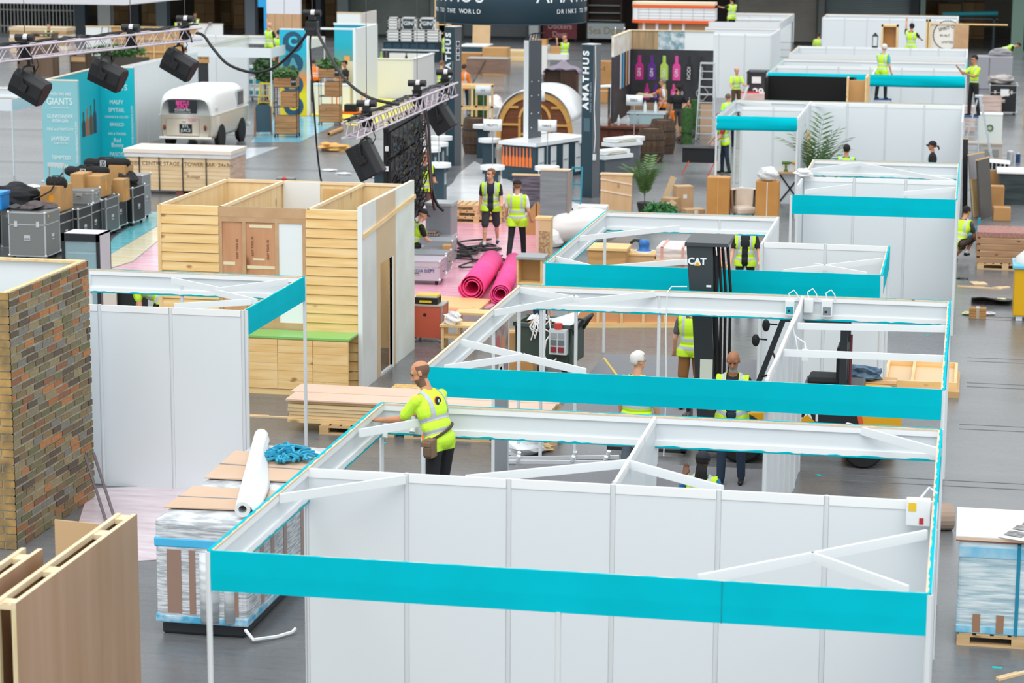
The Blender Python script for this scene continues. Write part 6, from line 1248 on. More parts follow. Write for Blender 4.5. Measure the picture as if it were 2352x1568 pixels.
# blue film and yellow carpet
sheet('floor_film', 'blue film on the floor under the near plant shelf', 'carpet', quad((575, 327), (632, 268), (770, 268), (775, 285), (688, 326)), FILM('4fb6dc', '8fd0ea'), .006)
sheet('floor_film', 'yellow carpet beside the orange cart', 'carpet', quad((738, 240), (830, 222), (960, 232), (905, 292), (800, 288), (742, 262)), M('e2dc52', .6, kind='mottle', col2='d8d04a', scale=1), .005)
sheet('floor_film', 'clear film trailing on the floor from under the camper van', 'film', quad((562, 340), (640, 338), (565, 366)), M('dfe6ee', .15, kind='sheet', col2='c9d2dc', scale=3, bump=.5), .006)
crumple('kraft_paper', 'folded heap of brown kraft paper on the open floor', 'paper', foot(765, 346), (.5, .35, .14), M('d9a860', .7), 21, 12, .45); tubeobj('cardboard_tube', 'short cardboard tube behind the kraft paper heap', 'tube', at(755, 308, .06), at(785, 296, .06), .07, CARD, .05)
t = thing('lighting_stand', 'silver telescopic lighting stand lying on the floor behind the kiosk', 'stand', foot(640, 425)); p = at(640, 424, .06)-t.location; q = at(800, 434, .06)-t.location; MB().cyl(p, q, .035).build('pole', M('e2e6ea', .3, .4), t); MB().cyl(p+Vector((.1, -.25, 0)), q+Vector((0, -.2, 0)), .03).build('pole', M('dde2e6', .3, .4), t); MB().bx(-.15, .25, 0, .35, .55, .16).build('bracket', GREY, t); MB().ell((.1, .2, .14), (.07, .07, .07), 8, 6).build('red_knob', M('c8323a', .4), t)
for i, (px, py) in enumerate(((755, 392), (790, 400), (845, 408), (120, 418), (78, 430), (60, 455), (75, 428))):
    crumple('paper_scrap', ('torn white film scrap nearest the dropping cables', 'white film scrap right of the dropping cables', 'white film scrap under the near loudspeaker', 'white paper block at the foot of the pale banner slab', 'flat white paper left of the pale banner slab', 'white paper sheet behind the black coats', 'small white scrap by the banner slab')[i], 'scrap', foot(px, py), (.25, .12, .03), M('e8eaec', .6), 30+i, 10, .4)
# ================================================================ drinks stand in the centre
TXW = M('e8eef0', .5)
def pillar(label, px, py, H, w, rz, icons=False):
    t = thing('lettered_pillar', label, 'pillar', foot(px, py), rz); MB().bx(-w/2, -w/2, 0, w/2, -w/2+.02, H).build('front_face', M('1f3a46', .4), t); MB().bx(-w/2, -w/2+.02, 0, w/2, w/2, H).build('body', M('63676d', .45), t); MB().bx(-w/2-.01, -w/2-.01, H, w/2+.01, w/2+.01, H+.02).build('cap', M('d5d8da', .4), t)
    text('AMATHUS', t, (-.04, -w/2-.006, H*.77), .27, TXW, rot=(math.pi/2, -math.pi/2, 0), bold=.012)
    text('DRINKS TO THE WORLD', t, (.12, -w/2-.006, H*.66), .07, M('9fb0b8', .5), rot=(math.pi/2, -math.pi/2, 0))
    if icons:
        for k in range(3): q = MB().bx(w/2, -.08, H*.86-k*.2, w/2+.006, .08, H*.86-k*.2+.17).build('icon_plate', TXW, t); o = MB().cyl((w/2+.006, 0, H*.86-k*.2+.085), (w/2+.01, 0, H*.86-k*.2+.085), .065, n=14).build('icon', M('2a2d30', .5), q)
    return t
PR = pillar('dark pillar lettered vertically in white at the right of the drinks stand', 1355, 452, 4.02, .35, -.47); MB().tube([(.19, -.1, 4.0), (.2, -.08, 3.2), (.19, -.12, 2.4), (.21, -.08, 1.6), (.19, -.1, 1.2)], .012).build('white_cable', WHITE, PR); MB().bx(.18, -.15, 1.0, .22, -.05, 1.16).build('plug', WHITE, PR); MB().bx(-.1, -.182, 1.75, .1, -.176, 2.1).build('clear_holder', M('4a6470', .1), PR)
pillar('dark pillar lettered vertically in white with three round icons', 1041, 379, 4.05, .34, -.47, True)
# round hanging banner
c = atY(1174, 48, 47.); Rb = 2.1; t = thing('hanging_banner', 'large dark ring banner hanging over the drinks stand', 'banner', (c.x, 47+.0, c.z)); n = 64; mb = MB()
for i in range(n): a = 2*math.pi*i/n; mb.v += [(Rb*math.cos(a), Rb*math.sin(a), 0), (Rb*math.cos(a), Rb*math.sin(a), 1.5)]
for i in range(n): j = (i+1) % n; mb.f.append((2*i, 2*j, 2*j+1, 2*i+1)); mb.mi.append(0)
mb.build('ring_fabric', M('253f4c', .6), t, smooth=True, solid=.01)
MB().tube([(Rb*math.cos(2*math.pi*i/48), Rb*math.sin(2*math.pi*i/48), 1.5) for i in range(49)], .02).build('top_hoop', STEEL, t); MB().tube([(Rb*math.cos(2*math.pi*i/48), Rb*math.sin(2*math.pi*i/48), 0) for i in range(49)], .015).build('bottom_hoop', M('253f4c', .6), t)
def ringtext(s_, a0, z, size, step):      # letters set around the ring
    for k, ch_ in enumerate(s_):
        if ch_ == ' ': continue
        a = a0+k*step; text(ch_, t, ((Rb+.012)*math.sin(a), -(Rb+.012)*math.cos(a), z), size, TXW, rot=(math.pi/2, 0, a))
VA = math.atan2(c.x-CX, 47-CY)      # the side of the ring that faces the hall
ringtext('AMATHUS', -1.62-VA*1., .78, .62, .2); ringtext('DRINKS TO THE WORLD', -1.62-VA, .34, .17, .066); ringtext('AMATHUS', .42-VA, .78, .62, .2); ringtext('DRINKS TO THE WORLD', .66-VA, .34, .17, .066)
for a in (0, 2.1, 4.2): MB().cyl((Rb*math.cos(a), Rb*math.sin(a), 1.5), (Rb*math.cos(a)*.9, Rb*math.sin(a)*.9, 6), .006, n=5).build('wire', GREY, t)
# counter with tall board
t = thing('drinks_counter', 'white-topped counter with orange bottle pattern in the middle of the drinks stand', 'counter', foot(1200, 412), -.42)
MB().bx(-.62, -.3, .98, .66, 2.5, 1.08).build('worktop', M('e9eef2', .2), t); MB().bx(-.55, -.22, 0, .6, 2.4, .98).build('carcass', M('27424e', .5), t)
for k in range(9):
    x = -.5+k*.115; q = MB().prism([(x-.018, .92), (x+.018, .92), (x+.018, .7), (x+.045, .62), (x+.045, .38), (x-.045, .38), (x-.045, .62), (x-.018, .7)], -.232, -.221, 'y').build('orange_bottle_print', M('ee7a3a', .6), t)
for k in range(4):
    y = -.1+k*.62; MB().bx(.6, y, .1, .606, y+.28, .92).build('white_door', M('e2e6e8', .4), t)
for k in range(4): MB().bx(.606, -.06+k*.62, .5, .625, -.05+k*.62+.18, .52).build('door_handle', STEEL, t)
tb = thing('tall_display_board', 'tall charcoal board with white edge standing on the counter', 'board', Vector(foot(1200, 412))+Vector((-.05, .7, 1.08)), -.47); MB().bx(-.06, .01, 0, .08, .62, 2.75).build('face', M('565c63', .35, .3), tb); MB().bx(-.07, -.01, 0, .085, .01, 2.76).build('white_edge', WHITE, tb)
for z in (.3, .7, 1.2, 1.6): MB().ell((.09, .15, z), (.015, .02, .02), 8, 6).ell((.09, .48, z), (.015, .02, .02), 8, 6).build('fixing', WHITE, tb)
for k in range(4): MB().tube([(0, .1+k*.13, 2.75), (.05, .1+k*.13, 2.92), (.25, .08+k*.13, 2.97)], .012).ell((.28, .08+k*.13, 2.96), (.05, .04, .02), 8, 6).build('arm_lamp', BLACK, tb)
def ptable(label, px, py, sign=None, h=1.0, sh=.95, col='e9eef0'):
    t = thing('bar_table', label, 'table', foot(px, py)); MB().cyl((0, 0, h-.1), (0, 0, h), .32, n=28).build('round_top', M('eef1f2', .4), t); MB().bx(-.17, -.17, 0, .17, .17, h-.1).build('column', M('27404c', .5), t); MB().bx(.171, -.1, h*.45, .178, .1, h*.75).build('leaflet_holder', M('b8c4ca', .2), t)
    if sign:
        MB().cyl((0, 0, h), (0, 0, h+sh), .012, n=6).build('sign_pole', STEEL, t); mb = MB(); nn = 10
        for i in range(nn+1): a = (i/nn-.5)*1.3; mb.v += [(.40*math.sin(a), -.40*math.cos(a)+.3, h+sh-.05), (.40*math.sin(a), -.40*math.cos(a)+.3, h+sh+.25)]
        for i in range(nn): mb.f.append((2*i, 2*i+2, 2*i+3, 2*i+1)); mb.mi.append(0)
        sg = mb.build('curved_sign', M(col, .4), t, smooth=True, solid=.01)
        if sign.strip(): text(sign, sg, (0, -.115, h+sh+.1), .11 if len(sign) < 5 else .08, M('2f4046', .5))
    return t
ptable('round bar table with a sign pole in front of the LED wall cables', 1008, 462, ' ', col='f0e4ea'); ptable('round bar table whose sign bears a dark boxed word', 1131, 468, 'MELETTI'); ptable('round bar table whose sign shows a crest before the right pillar', 1256, 470, 'PARCE')
ptable('round bar table whose sign reads 23', 1232, 380, '23'); ptable('round bar table whose sign carries a red emblem', 1110, 362, '(+)'); ptable('round bar table in front of the dark whisky barrel', 1124, 398)
for i, (px, py) in enumerate(((1014, 392), (1004, 408), (986, 422))): ptable(('rearmost round bar table left of the iconed pillar', 'middle round bar table left of the iconed pillar', 'foremost round bar table close to the LED wall')[i], px, py)
ptable('round bar table whose lamp-like sign stands by the two barrels', 1455, 392, 'EBES'); ptable('round bar table half hidden by the right pillar', 1330, 398); ptable('round bar table under the near loudspeaker at the LED edge', 878, 470)
for i, (px, py) in enumerate(((1404, 440), (1428, 408))):
    t = thing('display_plinth', ('near white-topped display plinth right of the lettered pillar', 'far white-topped display plinth right of the lettered pillar')[i], 'plinth', foot(px, py), -.62); MB().bx(-.22, -.5, 0, .22, .5, .92).build('body', M('5d6369', .45), t); MB().bx(-.22, -.51, 0, .22, -.5, .92).build('dark_front', M('27404c', .5), t); MB().bx(-.27, -.56, .92, .27, .56, 1.02).build('top_slab', WHITE, t); MB().bx(-.27, -.5, 1.04, .2, .5, 1.14).build('upper_slab', WHITE, t); MB().tube([(.22, -.35, 1.06), (.24, -.2, 1.09), (.24, .2, 1.09), (.22, .35, 1.06)], .012).build('handle', M('b9a070', .4, .5), t)
def barrel(label, px, py, h, r): 
    t = thing('wooden_barrel', label, 'barrel', foot(px, py)); prf = [(r*.82, 0), (r*.93, h*.2), (r, h*.5), (r*.93, h*.8), (r*.82, h), (r*.78, h), (r*.78, h-.03), (0.01, h-.03)]
    for k in range(18):       # staves
        a0, a1 = 2*math.pi*k/18, 2*math.pi*(k+1)/18-.012; mb = MB()
        for (rr, z) in prf[:5]: mb.v += [(rr*math.cos(a0), rr*math.sin(a0), z), (rr*math.cos(a1), rr*math.sin(a1), z), (rr*.93*math.cos(a1), rr*.93*math.sin(a1), z), (rr*.93*math.cos(a0), rr*.93*math.sin(a0), z)]
        for j in range(4):
            for q in range(4): mb.f.append((j*4+q, j*4+(q+1) % 4, j*4+4+(q+1) % 4, j*4+4+q)); mb.mi.append(0)
        mb.f.append((16, 17, 18, 19)); mb.mi.append(0); mb.build('stave', M('5a4332', .7, kind='woodz', col2='46331f', scale=5), t)
    for z in (.1, .3, .7, .9):
        rr = r*(.84 if z in (.1, .9) else .965)+.012; MB().lathe([(rr, h*z-.025), (rr+.004, h*z), (rr, h*z+.025)], 24).build('hoop', M('4a4340', .5, .4), t)
    MB().cyl((0, 0, h-.06), (0, 0, h-.03), r*.8, n=20).build('head', M('6a5140', .7), t)
barrel('dark whisky barrel nearest, right of the display plinths', 1494, 372, 1.02, .42); barrel('dark whisky barrel behind the nearest one', 1521, 352, 1.05, .42); barrel('dark whisky barrel behind the tables at the left of the stand', 1092, 352, 1.1, .42)
# barrel-shaped cabin
p = at(1235, 342); YC_ = p.y; cx_ = atY(1228, 300, YC_).x; t = thing('barrel_cabin', 'rounded wooden barrel cabin on a trailer with a porthole window', 'cabin', (cx_, YC_, 0)); cw, chh, z0 = 1.2, 1.62, .12
def arch(s_, n=28, e=2.4): return [(s_*cw*(abs(math.cos(a))**(2/e))*(1 if math.cos(a) > 0 else -1), z0+.12+s_*(chh-.12)*(math.sin(a)**(2/e))) for a in [math.pi*i/n for i in range(n+1)]]
MB().prism(arch(1.), 0.02, .08, 'y').build('end_wall', M('7a4526', .5, kind='woodx', col2='693a20', scale=4), t)
out_, in_ = arch(1.02), arch(.9); n = len(out_); mb = MB()
for (a, b_), (c_, d_) in zip(out_, in_): mb.v += [(a, -.03, b_), (c_, -.03, d_), (a, .03, b_), (c_, .03, d_)]
for i in range(n-1): k = i*4; mb.f += [(k, k+1, k+5, k+4), (k+2, k+6, k+7, k+3), (k, k+4, k+6, k+2), (k+1, k+3, k+7, k+5)]; mb.mi += [0]*4
YW = M('d9a85c', .5, kind='woodx', col2='cf9848', scale=3); mb.build('outer_ring', YW, t)
mb = MB(); n2 = 20
for i in range(n2+1): a = math.pi*i/n2; mb.v += [(.52*math.cos(a), -.04, .95+.5*math.sin(a)), (.44*math.cos(a), -.04, .95+.42*math.sin(a)), (.52*math.cos(a), .03, .95+.5*math.sin(a)), (.44*math.cos(a), .03, .95+.42*math.sin(a))]
for i in range(n2): k = i*4; mb.f += [(k, k+1, k+5, k+4), (k, k+4, k+6, k+2), (k+1, k+3, k+7, k+5)]; mb.mi += [0]*3
mb.build('door_arch', YW, t)
for x in (-.48, .48): MB().bx(x-.04, -.04, z0+.1, x+.04, .03, .97).build('door_post', YW, t)
for (x0, x1, z) in ((-1.15, -.52, .75), (.52, 1.15, .75), (-1.0, -.52, 1.3), (.52, 1.0, 1.3), (-.44, .44, .45)): MB().bx(x0, -.035, z-.035, x1, .03, z+.035).build('cross_rail', YW, t)
for i in range(6): MB().bx(-.44, -.004, .2+i*.13, .44, .02, .31+i*.13).build('plank', M('7a4526', .5, kind='woodx', col2='63361e', scale=4), t)
MB().tube([(.2*math.cos(2*math.pi*i/24), -.045, 1.0+.25*math.sin(2*math.pi*i/24)) for i in range(25)], .035, 7).build('porthole_ring', YW, t); mb = MB(); mb.prism([(.19*math.cos(2*math.pi*i/24), 1.0+.24*math.sin(2*math.pi*i/24)) for i in range(24)], -.035, -.01, 'y'); mb.build('porthole_glass', M('3a3f42', .1), t)
MB().bx(-1.25, -.08, .1, 1.25, .1, .24).bx(-1.2, .1, .12, -1.1, 2.6, .22).bx(1.1, .1, .12, 1.2, 2.6, .22).build('chassis_beam', YW, t)
for x in (-.9, .9): MB().cyl((x-.08, 1.3, .2), (x+.08, 1.3, .2), .2, n=16).build('wheel', RUBBER, t)
mb = MB(); A_ = arch(1.06); n = len(A_)
for (a, b_) in A_[3:-3]: mb.v += [(a, -.1, b_+.02), (a, 2.8, b_+.02)]
m_ = len(mb.v)//2
for i in range(m_-1): mb.f.append((2*i, 2*i+1, 2*i+3, 2*i+2)); mb.mi.append(0)
mb.build('white_roof', M('eef1f3', .35), t, smooth=True, solid=.03)
# dark bar, folding table, glass table
t = thing('dark_wood_bar', 'curved dark mahogany bar behind the display plinths', 'bar', foot(1418, 350)); MB().bx(-.75, 0, .08, .8, .7, .75).build('front', M('5a2f1c', .4, kind='woodz', col2='48240f'), t); MB().bx(-.85, -.12, .75, .95, .8, .82).build('top', M('6f3c24', .3, kind='woodx', col2='5c2f1a'), t); MB().bx(-.7, .02, 0, .75, .6, .08).build('plinth', BLACK, t)
for x in (-.5, 0, .5): MB().bx(x-.2, -.02, .15, x+.2, .0, .68).build('raised_panel', M('642f1e', .4), t)
for i in range(5):
    q = thing('glass_bottle', ('clear bottle at the left end of the mahogany bar', 'second bottle from the left on the mahogany bar', 'middle bottle on the mahogany bar', 'fourth bottle on the mahogany bar', 'bottle at the right end of the mahogany bar')[i], 'bottle', Vector(foot(1418, 350))+Vector((-.6+i*.3, .2, .82))); MB().lathe([(.04, 0), (.045, .02), (.045, .2), (.015, .27), (.015, .33)], 12).build('bottle', M(('cfd8dc', '6a4630', 'c9d2d6', 'b9c6cc', '8a9aa2')[i], .1), q, smooth=True); MB().cyl((0, 0, .33), (0, 0, .35), .018, n=8).build('cap', BLACK, q)
t = thing('white_awning_table', 'flat white canopy board on a black post beside the pillar', 'canopy', foot(1398, 300)); MB().bx(-.03, -.03, 0, .03, .03, 1.45).build('post', BLACK, t); MB().grid(lambda a, b_: ((a-.5)*1.1, (b_-.5)*.9, 1.45+.06*math.sin(a*3)), 8, 4).build('board', WHITE, t, solid=.03); MB().bx(-.3, -.3, 0, .3, .3, .04).build('base', BLACK, t)
t = thing('glass_table', 'pale glass-topped table with two bottles of water near the man in orange', 'table', foot(1487, 320)); MB().bx(-.65, -.3, .85, .62, .5, .9).build('top', M('cfe0e4', .15), t); MB().bx(-.6, -.28, .25, .58, -.26, .85).build('front_panel', M('a9c2c8', .15), t)
for x in (-.62, .56):
    for y in (-.28, .46): MB().bx(x, y, 0, x+.05, y+.05, .85).build('leg', M('6a747a', .4), t)
for i, x in enumerate((-.1, .25)): q = thing('water_bottle', ('left water bottle on the glass table', 'right water bottle on the glass table')[i], 'bottle', Vector(foot(1487, 320))+Vector((x, 0, .9))); MB().lathe([(.05, 0), (.055, .03), (.055, .22), (.02, .3), (.02, .34)], 12).build('bottle', M('dfe9ec', .12), q, smooth=True); MB().cyl((0, 0, .34), (0, 0, .37), .024, n=8).build('cap', M('3a7ab0', .5), q)
# printed drinks booth
YV = 61.; x0, x1 = atY(1450, 150, YV).x, atY(1638, 150, YV).x; HV = atY(1450, 70, YV).z; t = thing('printed_booth', 'dark booth wall printed with bright bottle shapes behind the man in orange', 'booth', (x0, YV, 0)); w = x1-x0
MB().bx(0, 0, .95, w, .08, HV-.62).build('black_print', M('2c2c31', .45, kind='mottle', col2='3a3a40', scale=2), t); MB().bx(0, 0, 0, w, .08, .95).build('tan_base', M('c9a98c', .6), t); MB().bx(0, 0, HV-.62, .9, .08, HV).build('wood_print', M('b99a74', .6, kind='woodz', col2='8a7a5c', scale=3), t); MB().bx(.9, 0, HV-.62, 1.8, .08, HV).build('torn_print', M('dfe6e8', .6, kind='mottle', col2='6a94a4', scale=6), t); MB().bx(1.8, 0, HV-.62, w, .08, HV).build('white_print', WHITE, t); MB().bx(-.03, -.03, HV, w+.03, .1, HV+.03).build('top_edge', M('e2cfae', .6), t)
MB().bx(-.08, -4, .6, 0, 0, HV-.62).build('black_print', M('33333a', .45), t); MB().bx(-.08, -4, HV-.62, 0, 0, HV).build('pale_print', M('d9cbb8', .5, kind='mottle', col2='eceae6', scale=2), t); MB().bx(-.1, -4, HV, .02, 0, HV+.03).build('top_edge', M('e2cfae', .6), t)
for k, (y, c_) in enumerate(((-2.6, 'd8dadd'), (-2.0, '3fa8d8'), (-1.3, 'c89a50'), (-.7, 'd9c8d0'))): MB().bx(0, y, 1.6, .006, y+.3, 2.75).build('printed_pen', M(c_, .5), t)
def pbottle(x, z, h, c_, word, wc='f2f2f2'):
    r = h*.165; q = MB().prism([(x-r, z), (x+r, z), (x+r, z+h*.55), (x+r*.9, z+h*.62), (x+r*.42, z+h*.7), (x+r*.38, z+h), (x-r*.38, z+h), (x-r*.42, z+h*.7), (x-r*.9, z+h*.62), (x-r, z+h*.55)], -.008, 0, 'y').build('bottle_print', M(c_, .5), t); text(word, q, (x, -.012, z+h*.3), h*.2, M(wc, .5), rot=(math.pi/2, -math.pi/2, 0))
for k, (c_, wd_) in enumerate((('c02a86', 'GIN'), ('5a2a86', 'GIN'), ('b4d25c', 'GIN'), ('e04a9e', 'GIN'), ('26262a', 'IVODI'), ('2a2a2e', 'IVODI'))): pbottle(.28+k*.42, 1.72, .82, c_, wd_)
for k, (c_, wd_) in enumerate((('c02a86', 'GIN'), ('5a2a86', 'GIN'), ('b4d25c', 'GIN'), ('e04a9e', 'GIN'), ('26262a', 'IVODI'))): pbottle(.55+k*.3, 1.05, .55, c_, wd_)
q = MB().tube([(w-.35+.18*math.cos(2*math.pi*i/24)*(1+.12*math.cos(4*2*math.pi*i/24)), -.01, 1.3+.22*math.sin(2*math.pi*i/24)*(1+.12*math.cos(4*2*math.pi*i/24))) for i in range(25)], .012, 5).build('badge_print', M('c9c2b4', .5), t)
t = thing('stepladder_long', 'tall narrow white ladder leaning on the printed booth', 'ladder', foot(1412, 250)); p = Vector((0, 0, 0)); q_ = atY(1424, 64, 66)-Vector(t.location)
for s in (-.2, .2): MB().beam((s, 0, 0), q_+Vector((s*.8, 0, 0)), .04, .07).build('stile', M('e6e4e0', .5), t)
for k in range(1, 10): c_ = q_*(k/10); MB().cyl(c_+Vector((-.19, 0, 0)), c_+Vector((.19, 0, 0)), .016, n=6).build('rung', M('e6e4e0', .5), t)
stepladder('tall aluminium stepladder right of the printed booth', foot(1622, 322), 2.5, .62, 0, 'd5dade', .4, 9)
t = thing('flat_board', 'cream flat board held out by the man in orange', 'board', atY(1480, 219, 60.4)); MB().prism([(-.3, 0), (-.2, .08), (.25, .02), (.3, -.04), (-.1, -.06)], -.2, .15, 'y').build('board', M('e6d3b0', .6), t)
def turf(label, px, py, h, r, c_='3f6a34'): t = thing('turf_roll', label, 'roll', foot(px, py)); MB().lathe([(.02, 0), (r, 0), (r*1.02, h*.5), (r, h), (r*.7, h), (r*.68, h-.02), (r*.4, h), (.02, h)], 18).build('roll', M(c_, .9, kind='mottle', col2='2c4a24', scale=15), t); MB().bx(-r*1.03, -r*.2, h*.3, r*1.03, -r*1.04, h*.34).build('tie', M('2a3a24', .8), t)
turf('upright roll of green turf that the young man leans on', 1577, 330, 1.15, .18); turf('second upright green turf roll behind him', 1596, 312, 1.2, .16); tubeobj('carpet_roll', 'dark brown carpet roll lying by the turf rolls', 'roll', at(1560, 322, .12), at(1600, 300, .12), .12, M('4a3f3a', .9), .03)
# objects behind the stand
CB = M('4a3020', .5, kind='woodz', col2='3a2416')
for i, (px, py) in enumerate(((1268, 216), (1306, 218))):
    t = thing('storage_chest', ('left dark wooden trunk under the purple cloth', 'right dark wooden trunk under the purple cloth')[i], 'chest', foot(px, py)); MB().bx(-.3, 0, 0, .3, .6, .95).build('body', CB, t); MB().bx(-.26, -.015, .06, .26, 0, .88).build('front_panel', M('432a1a', .5, kind='woodz', col2='34200f'), t)
    for z in (.02, .88): MB().bx(-.31, -.02, z, .31, .61, z+.05).build('edge_band', M('38241a', .5), t)
t = thing('purple_cloth', 'dusty purple cloth heaped over the two dark trunks', 'cloth', Vector(foot(1290, 217))+Vector((0, 0, .96))); MB().grid(lambda a, b_: ((a-.5)*1.5, (b_-.5)*.9+.25, .05+.3*math.exp(-((a-.5)**2*18+(b_-.6)**2*9))-.35*max(0, abs(a-.5)-.42)*6+.03*math.sin(a*17+b_*9)), 20, 12).build('drape', M('8a8090', .9), t, smooth=True, solid=.02)
t = thing('white_cart', 'white two-wheeled cart loaded with cartons behind the drinks stand', 'cart', foot(1232, 186)); MB().bx(-.42, 0, .3, .45, .7, 1.5).build('body', M('e6e6e2', .5), t); MB().bx(.45, .1, .9, 1.3, .6, 1.15).build('tray', M('e2e4e4', .5), t)
for x in (-.3, .35): MB().cyl((x-.04, .1, .18), (x+.04, .1, .18), .18, n=14).build('wheel', M('5a2a2a', .7), t)
carton('open carton on the white cart', Vector(foot(1232, 186))+Vector((.15, .3, 1.5)), (.5, .4, .25), 0, CARD, False, None, True); carton('small carton beside the open one on the white cart', Vector(foot(1232, 186))+Vector((.75, .35, 1.15)), (.4, .35, .3), .1)
t = thing('brown_case', 'long brown wood-veneer case on rails left of the tall display board', 'case', foot(1120, 200)); MB().bx(-.9, 0, .55, .8, .8, 1.15).build('body', M('8a6f60', .5, kind='woodx', col2='7a6052'), t); MB().bx(-.9, -.01, 1.15, .8, .8, 1.18).build('lid_rim', STEEL, t); MB().beam((-.7, -.02, 0), (-.1, -.02, 1.1), .06, .04).build('strut', M('6a5448', .6), t)
for x in (-.8, .7):
    for y in (.05, .7): MB().bx(x, y, 0, x+.06, y+.06, .55).build('leg', STEEL, t)
for i, (px, py, w, d, h_, lab) in enumerate(((1080, 168, 1.2, .8, .9, 'wide brown carton behind the long veneer case'), (1140, 172, 1.1, .8, 1.2, 'tall brown carton left of the tall display board'), (1385, 205, .8, .7, 1.15, 'brown carton with black arrow marks left of the white ladder'), (1395, 178, .7, .6, .5, 'orange-brown carton behind the arrow-marked one'), (1372, 235, .85, .5, .45, 'flat brown carton by the white canopy board'))):
    t = carton(lab, foot(px, py), (w, d, h_), 0, CARD if i % 2 else CARD2)
    if i == 2: text('1-1', t, (0, -d/2-.005, h_*.75), .25, BLACK)
plank_stack('stack of pale timber battens behind the left pillar', 1170, 140, 1.6, 1.0, 4, .5, [PINE, M('e6cfa6', .6)])
t = thing('pallet_rack', 'open pine lattice crate standing behind the left pillar', 'crate', foot(1088, 300)); 
for x in (-.6, -.1, .45): MB().bx(x, 0, 0, x+.07, .07, 1.5).build('stile', PINEZ, t); MB().bx(x, .7, 0, x+.07, .77, 1.5).build('stile', PINEZ, t)
for z in (.05, .7, 1.42): MB().bx(-.6, -.02, z, .52, 0, z+.08).build('rail', PINE, t); MB().bx(-.6, .7, z, .52, .72, z+.08).build('rail', PINE, t)
for y in (.05, .25, .45, .65): MB().bx(-.62, y, 1.5, .55, y+.1, 1.53).build('top_slat', PINE, t)
turf('green artificial hedge block inside the pine lattice crate', 1098, 292, 1.3, .3)
crumple('white_dust_sheet', 'bundle of white sheeting beside the pine lattice crate', 'cloth', foot(1130, 275), (.45, .4, .5), M('e3e0de', .6), 44, 14, .2); crumple('orange_straps', 'bright orange lifting straps on the floor by the barrel cabin', 'straps', foot(1145, 290), (.35, .2, .1), M('f0681e', .6), 45, 12, .4)
# background counters, crates and sheets
t = thing('white_counter', 'long L-shaped white bar counter behind the far end of the right truss', 'counter', foot(925, 226)); MB().bx(-1.4, 0, 0, .35, .1, 1.5).build('front', M('e6e6de', .5), t); MB().bx(.35, 0, 0, .43, 3.6, 1.5).build('side', M('e2e2e0', .5), t); MB().bx(-1.4, 3.5, 0, .35, 3.6, 1.5).build('back', M('e6e6de', .5), t); MB().bx(-1.4, -.03, 1.5, .46, .14, 1.54).bx(.30, 0, 1.5, .46, 3.6, 1.54).build('rim', WHITE, t); MB().bx(-1.38, .1, 1.2, .34, .7, 1.24).build('inner_shelf', M('d0d0c8', .5), t)
for i, x in enumerate((-.95, -.75, .05)): q = thing('bar_bottle', ('green bottle standing inside the white bar counter', 'brown bottle beside the green one in the white counter', 'black bar tap on the white counter')[i], 'bottle', Vector(foot(925, 226))+Vector((x, .4, 1.24))); MB().lathe([(.06, 0), (.065, .3), (.025, .42), (.025, .55)], 10).build('bottle', M(('9ac04a', '5a3a24', '1c1c1e')[i], .2), q, smooth=True); MB().cyl((0, 0, .55), (0, 0, .58), .03, n=8).build('cap', BLACK, q)
p = foot(942, 142); t = thing('navy_counter', 'dark navy service counter below the stacked white crates', 'counter', p); MB().bx(-1.3, 0, 0, 1.35, .8, .9).build('body', M('16303e', .5), t); MB().bx(-1.35, -.04, .52, 1.4, .0, .58).build('white_shelf', M('dbe6ea', .4), t); MB().bx(-1.35, -.05, .9, 1.4, .85, .95).build('top', M('1c3a48', .4), t)
for k in range(6): MB().bx(-1.2+k*.42, -.02, .62, -.9+k*.42, 0, .86).build('pleat', M('1f4052', .6), t)
def wcrate(label, loc, w=.62, h=.5, sign=None):
    t = thing('white_crate', label, 'crate', loc); d = .45; m = M('e6e8e6', .5)
    MB().bx(-w/2, 0, 0, w/2, .03, .04).build('rail', m, t)
    for k in range(4): MB().bx(-w/2, -.0, .02+k*h/4, w/2, .02, .02+k*h/4+h/5.4).build('slat', m, t) if k % 2 == 0 or not sign else None
    for x in (-w/2, w/2-.05): MB().bx(x, 0, 0, x+.05, d, h).build('end_panel', m, t)
    MB().bx(-w/2, d-.02, 0, w/2, d, h).build('back_panel', m, t); MB().bx(-w/2, 0, h-.05, w/2, d, h).build('top_panel', m, t)
    if sign: q = MB().bx(-w*.36, -.02, .04, w*.36, -.005, h*.86).build('dark_sign', M('22333c', .5), t); text('GIN', q, (0, -.026, h*.52), .26, TXW, bold=.004)
pz = Vector(p)+Vector((0, .1, .95))
for i in range(4): wcrate(('white crate at the left of the lower crate row', 'second white crate of the lower row', 'third white crate of the lower row', 'white crate at the right of the lower row')[i], pz+Vector((-.85+i*.64, 0, 0)), .62, .55)
wcrate('plain white crate at the left of the upper row', pz+Vector((-.85, 0, .55)), .5, .55); wcrate('white crate with dark square sign in the middle of the upper row', pz+Vector((-.1, 0, .55)), .68, .56, True); wcrate('white crate with dark square sign at the right of the upper row', pz+Vector((.8, 0, .55)), .7, .56, True)
t = thing('navy_counter', 'short navy counter with white top behind the left pillar', 'counter', foot(1085, 150)); MB().bx(-.6, 0, 0, .6, 1.6, .85).build('body', M('1a3a46', .5), t); MB().bx(-.65, -.04, .85, .65, 1.64, .9).build('top', M('dfe8ea', .4), t); MB().bx(-.5, -.01, .1, .5, 0, .8).build('front_panel', M('20424e', .5), t)
t = thing('timber_rack', 'tall open pine ladder rack left of the ring banner', 'rack', foot(1014, 112)); 
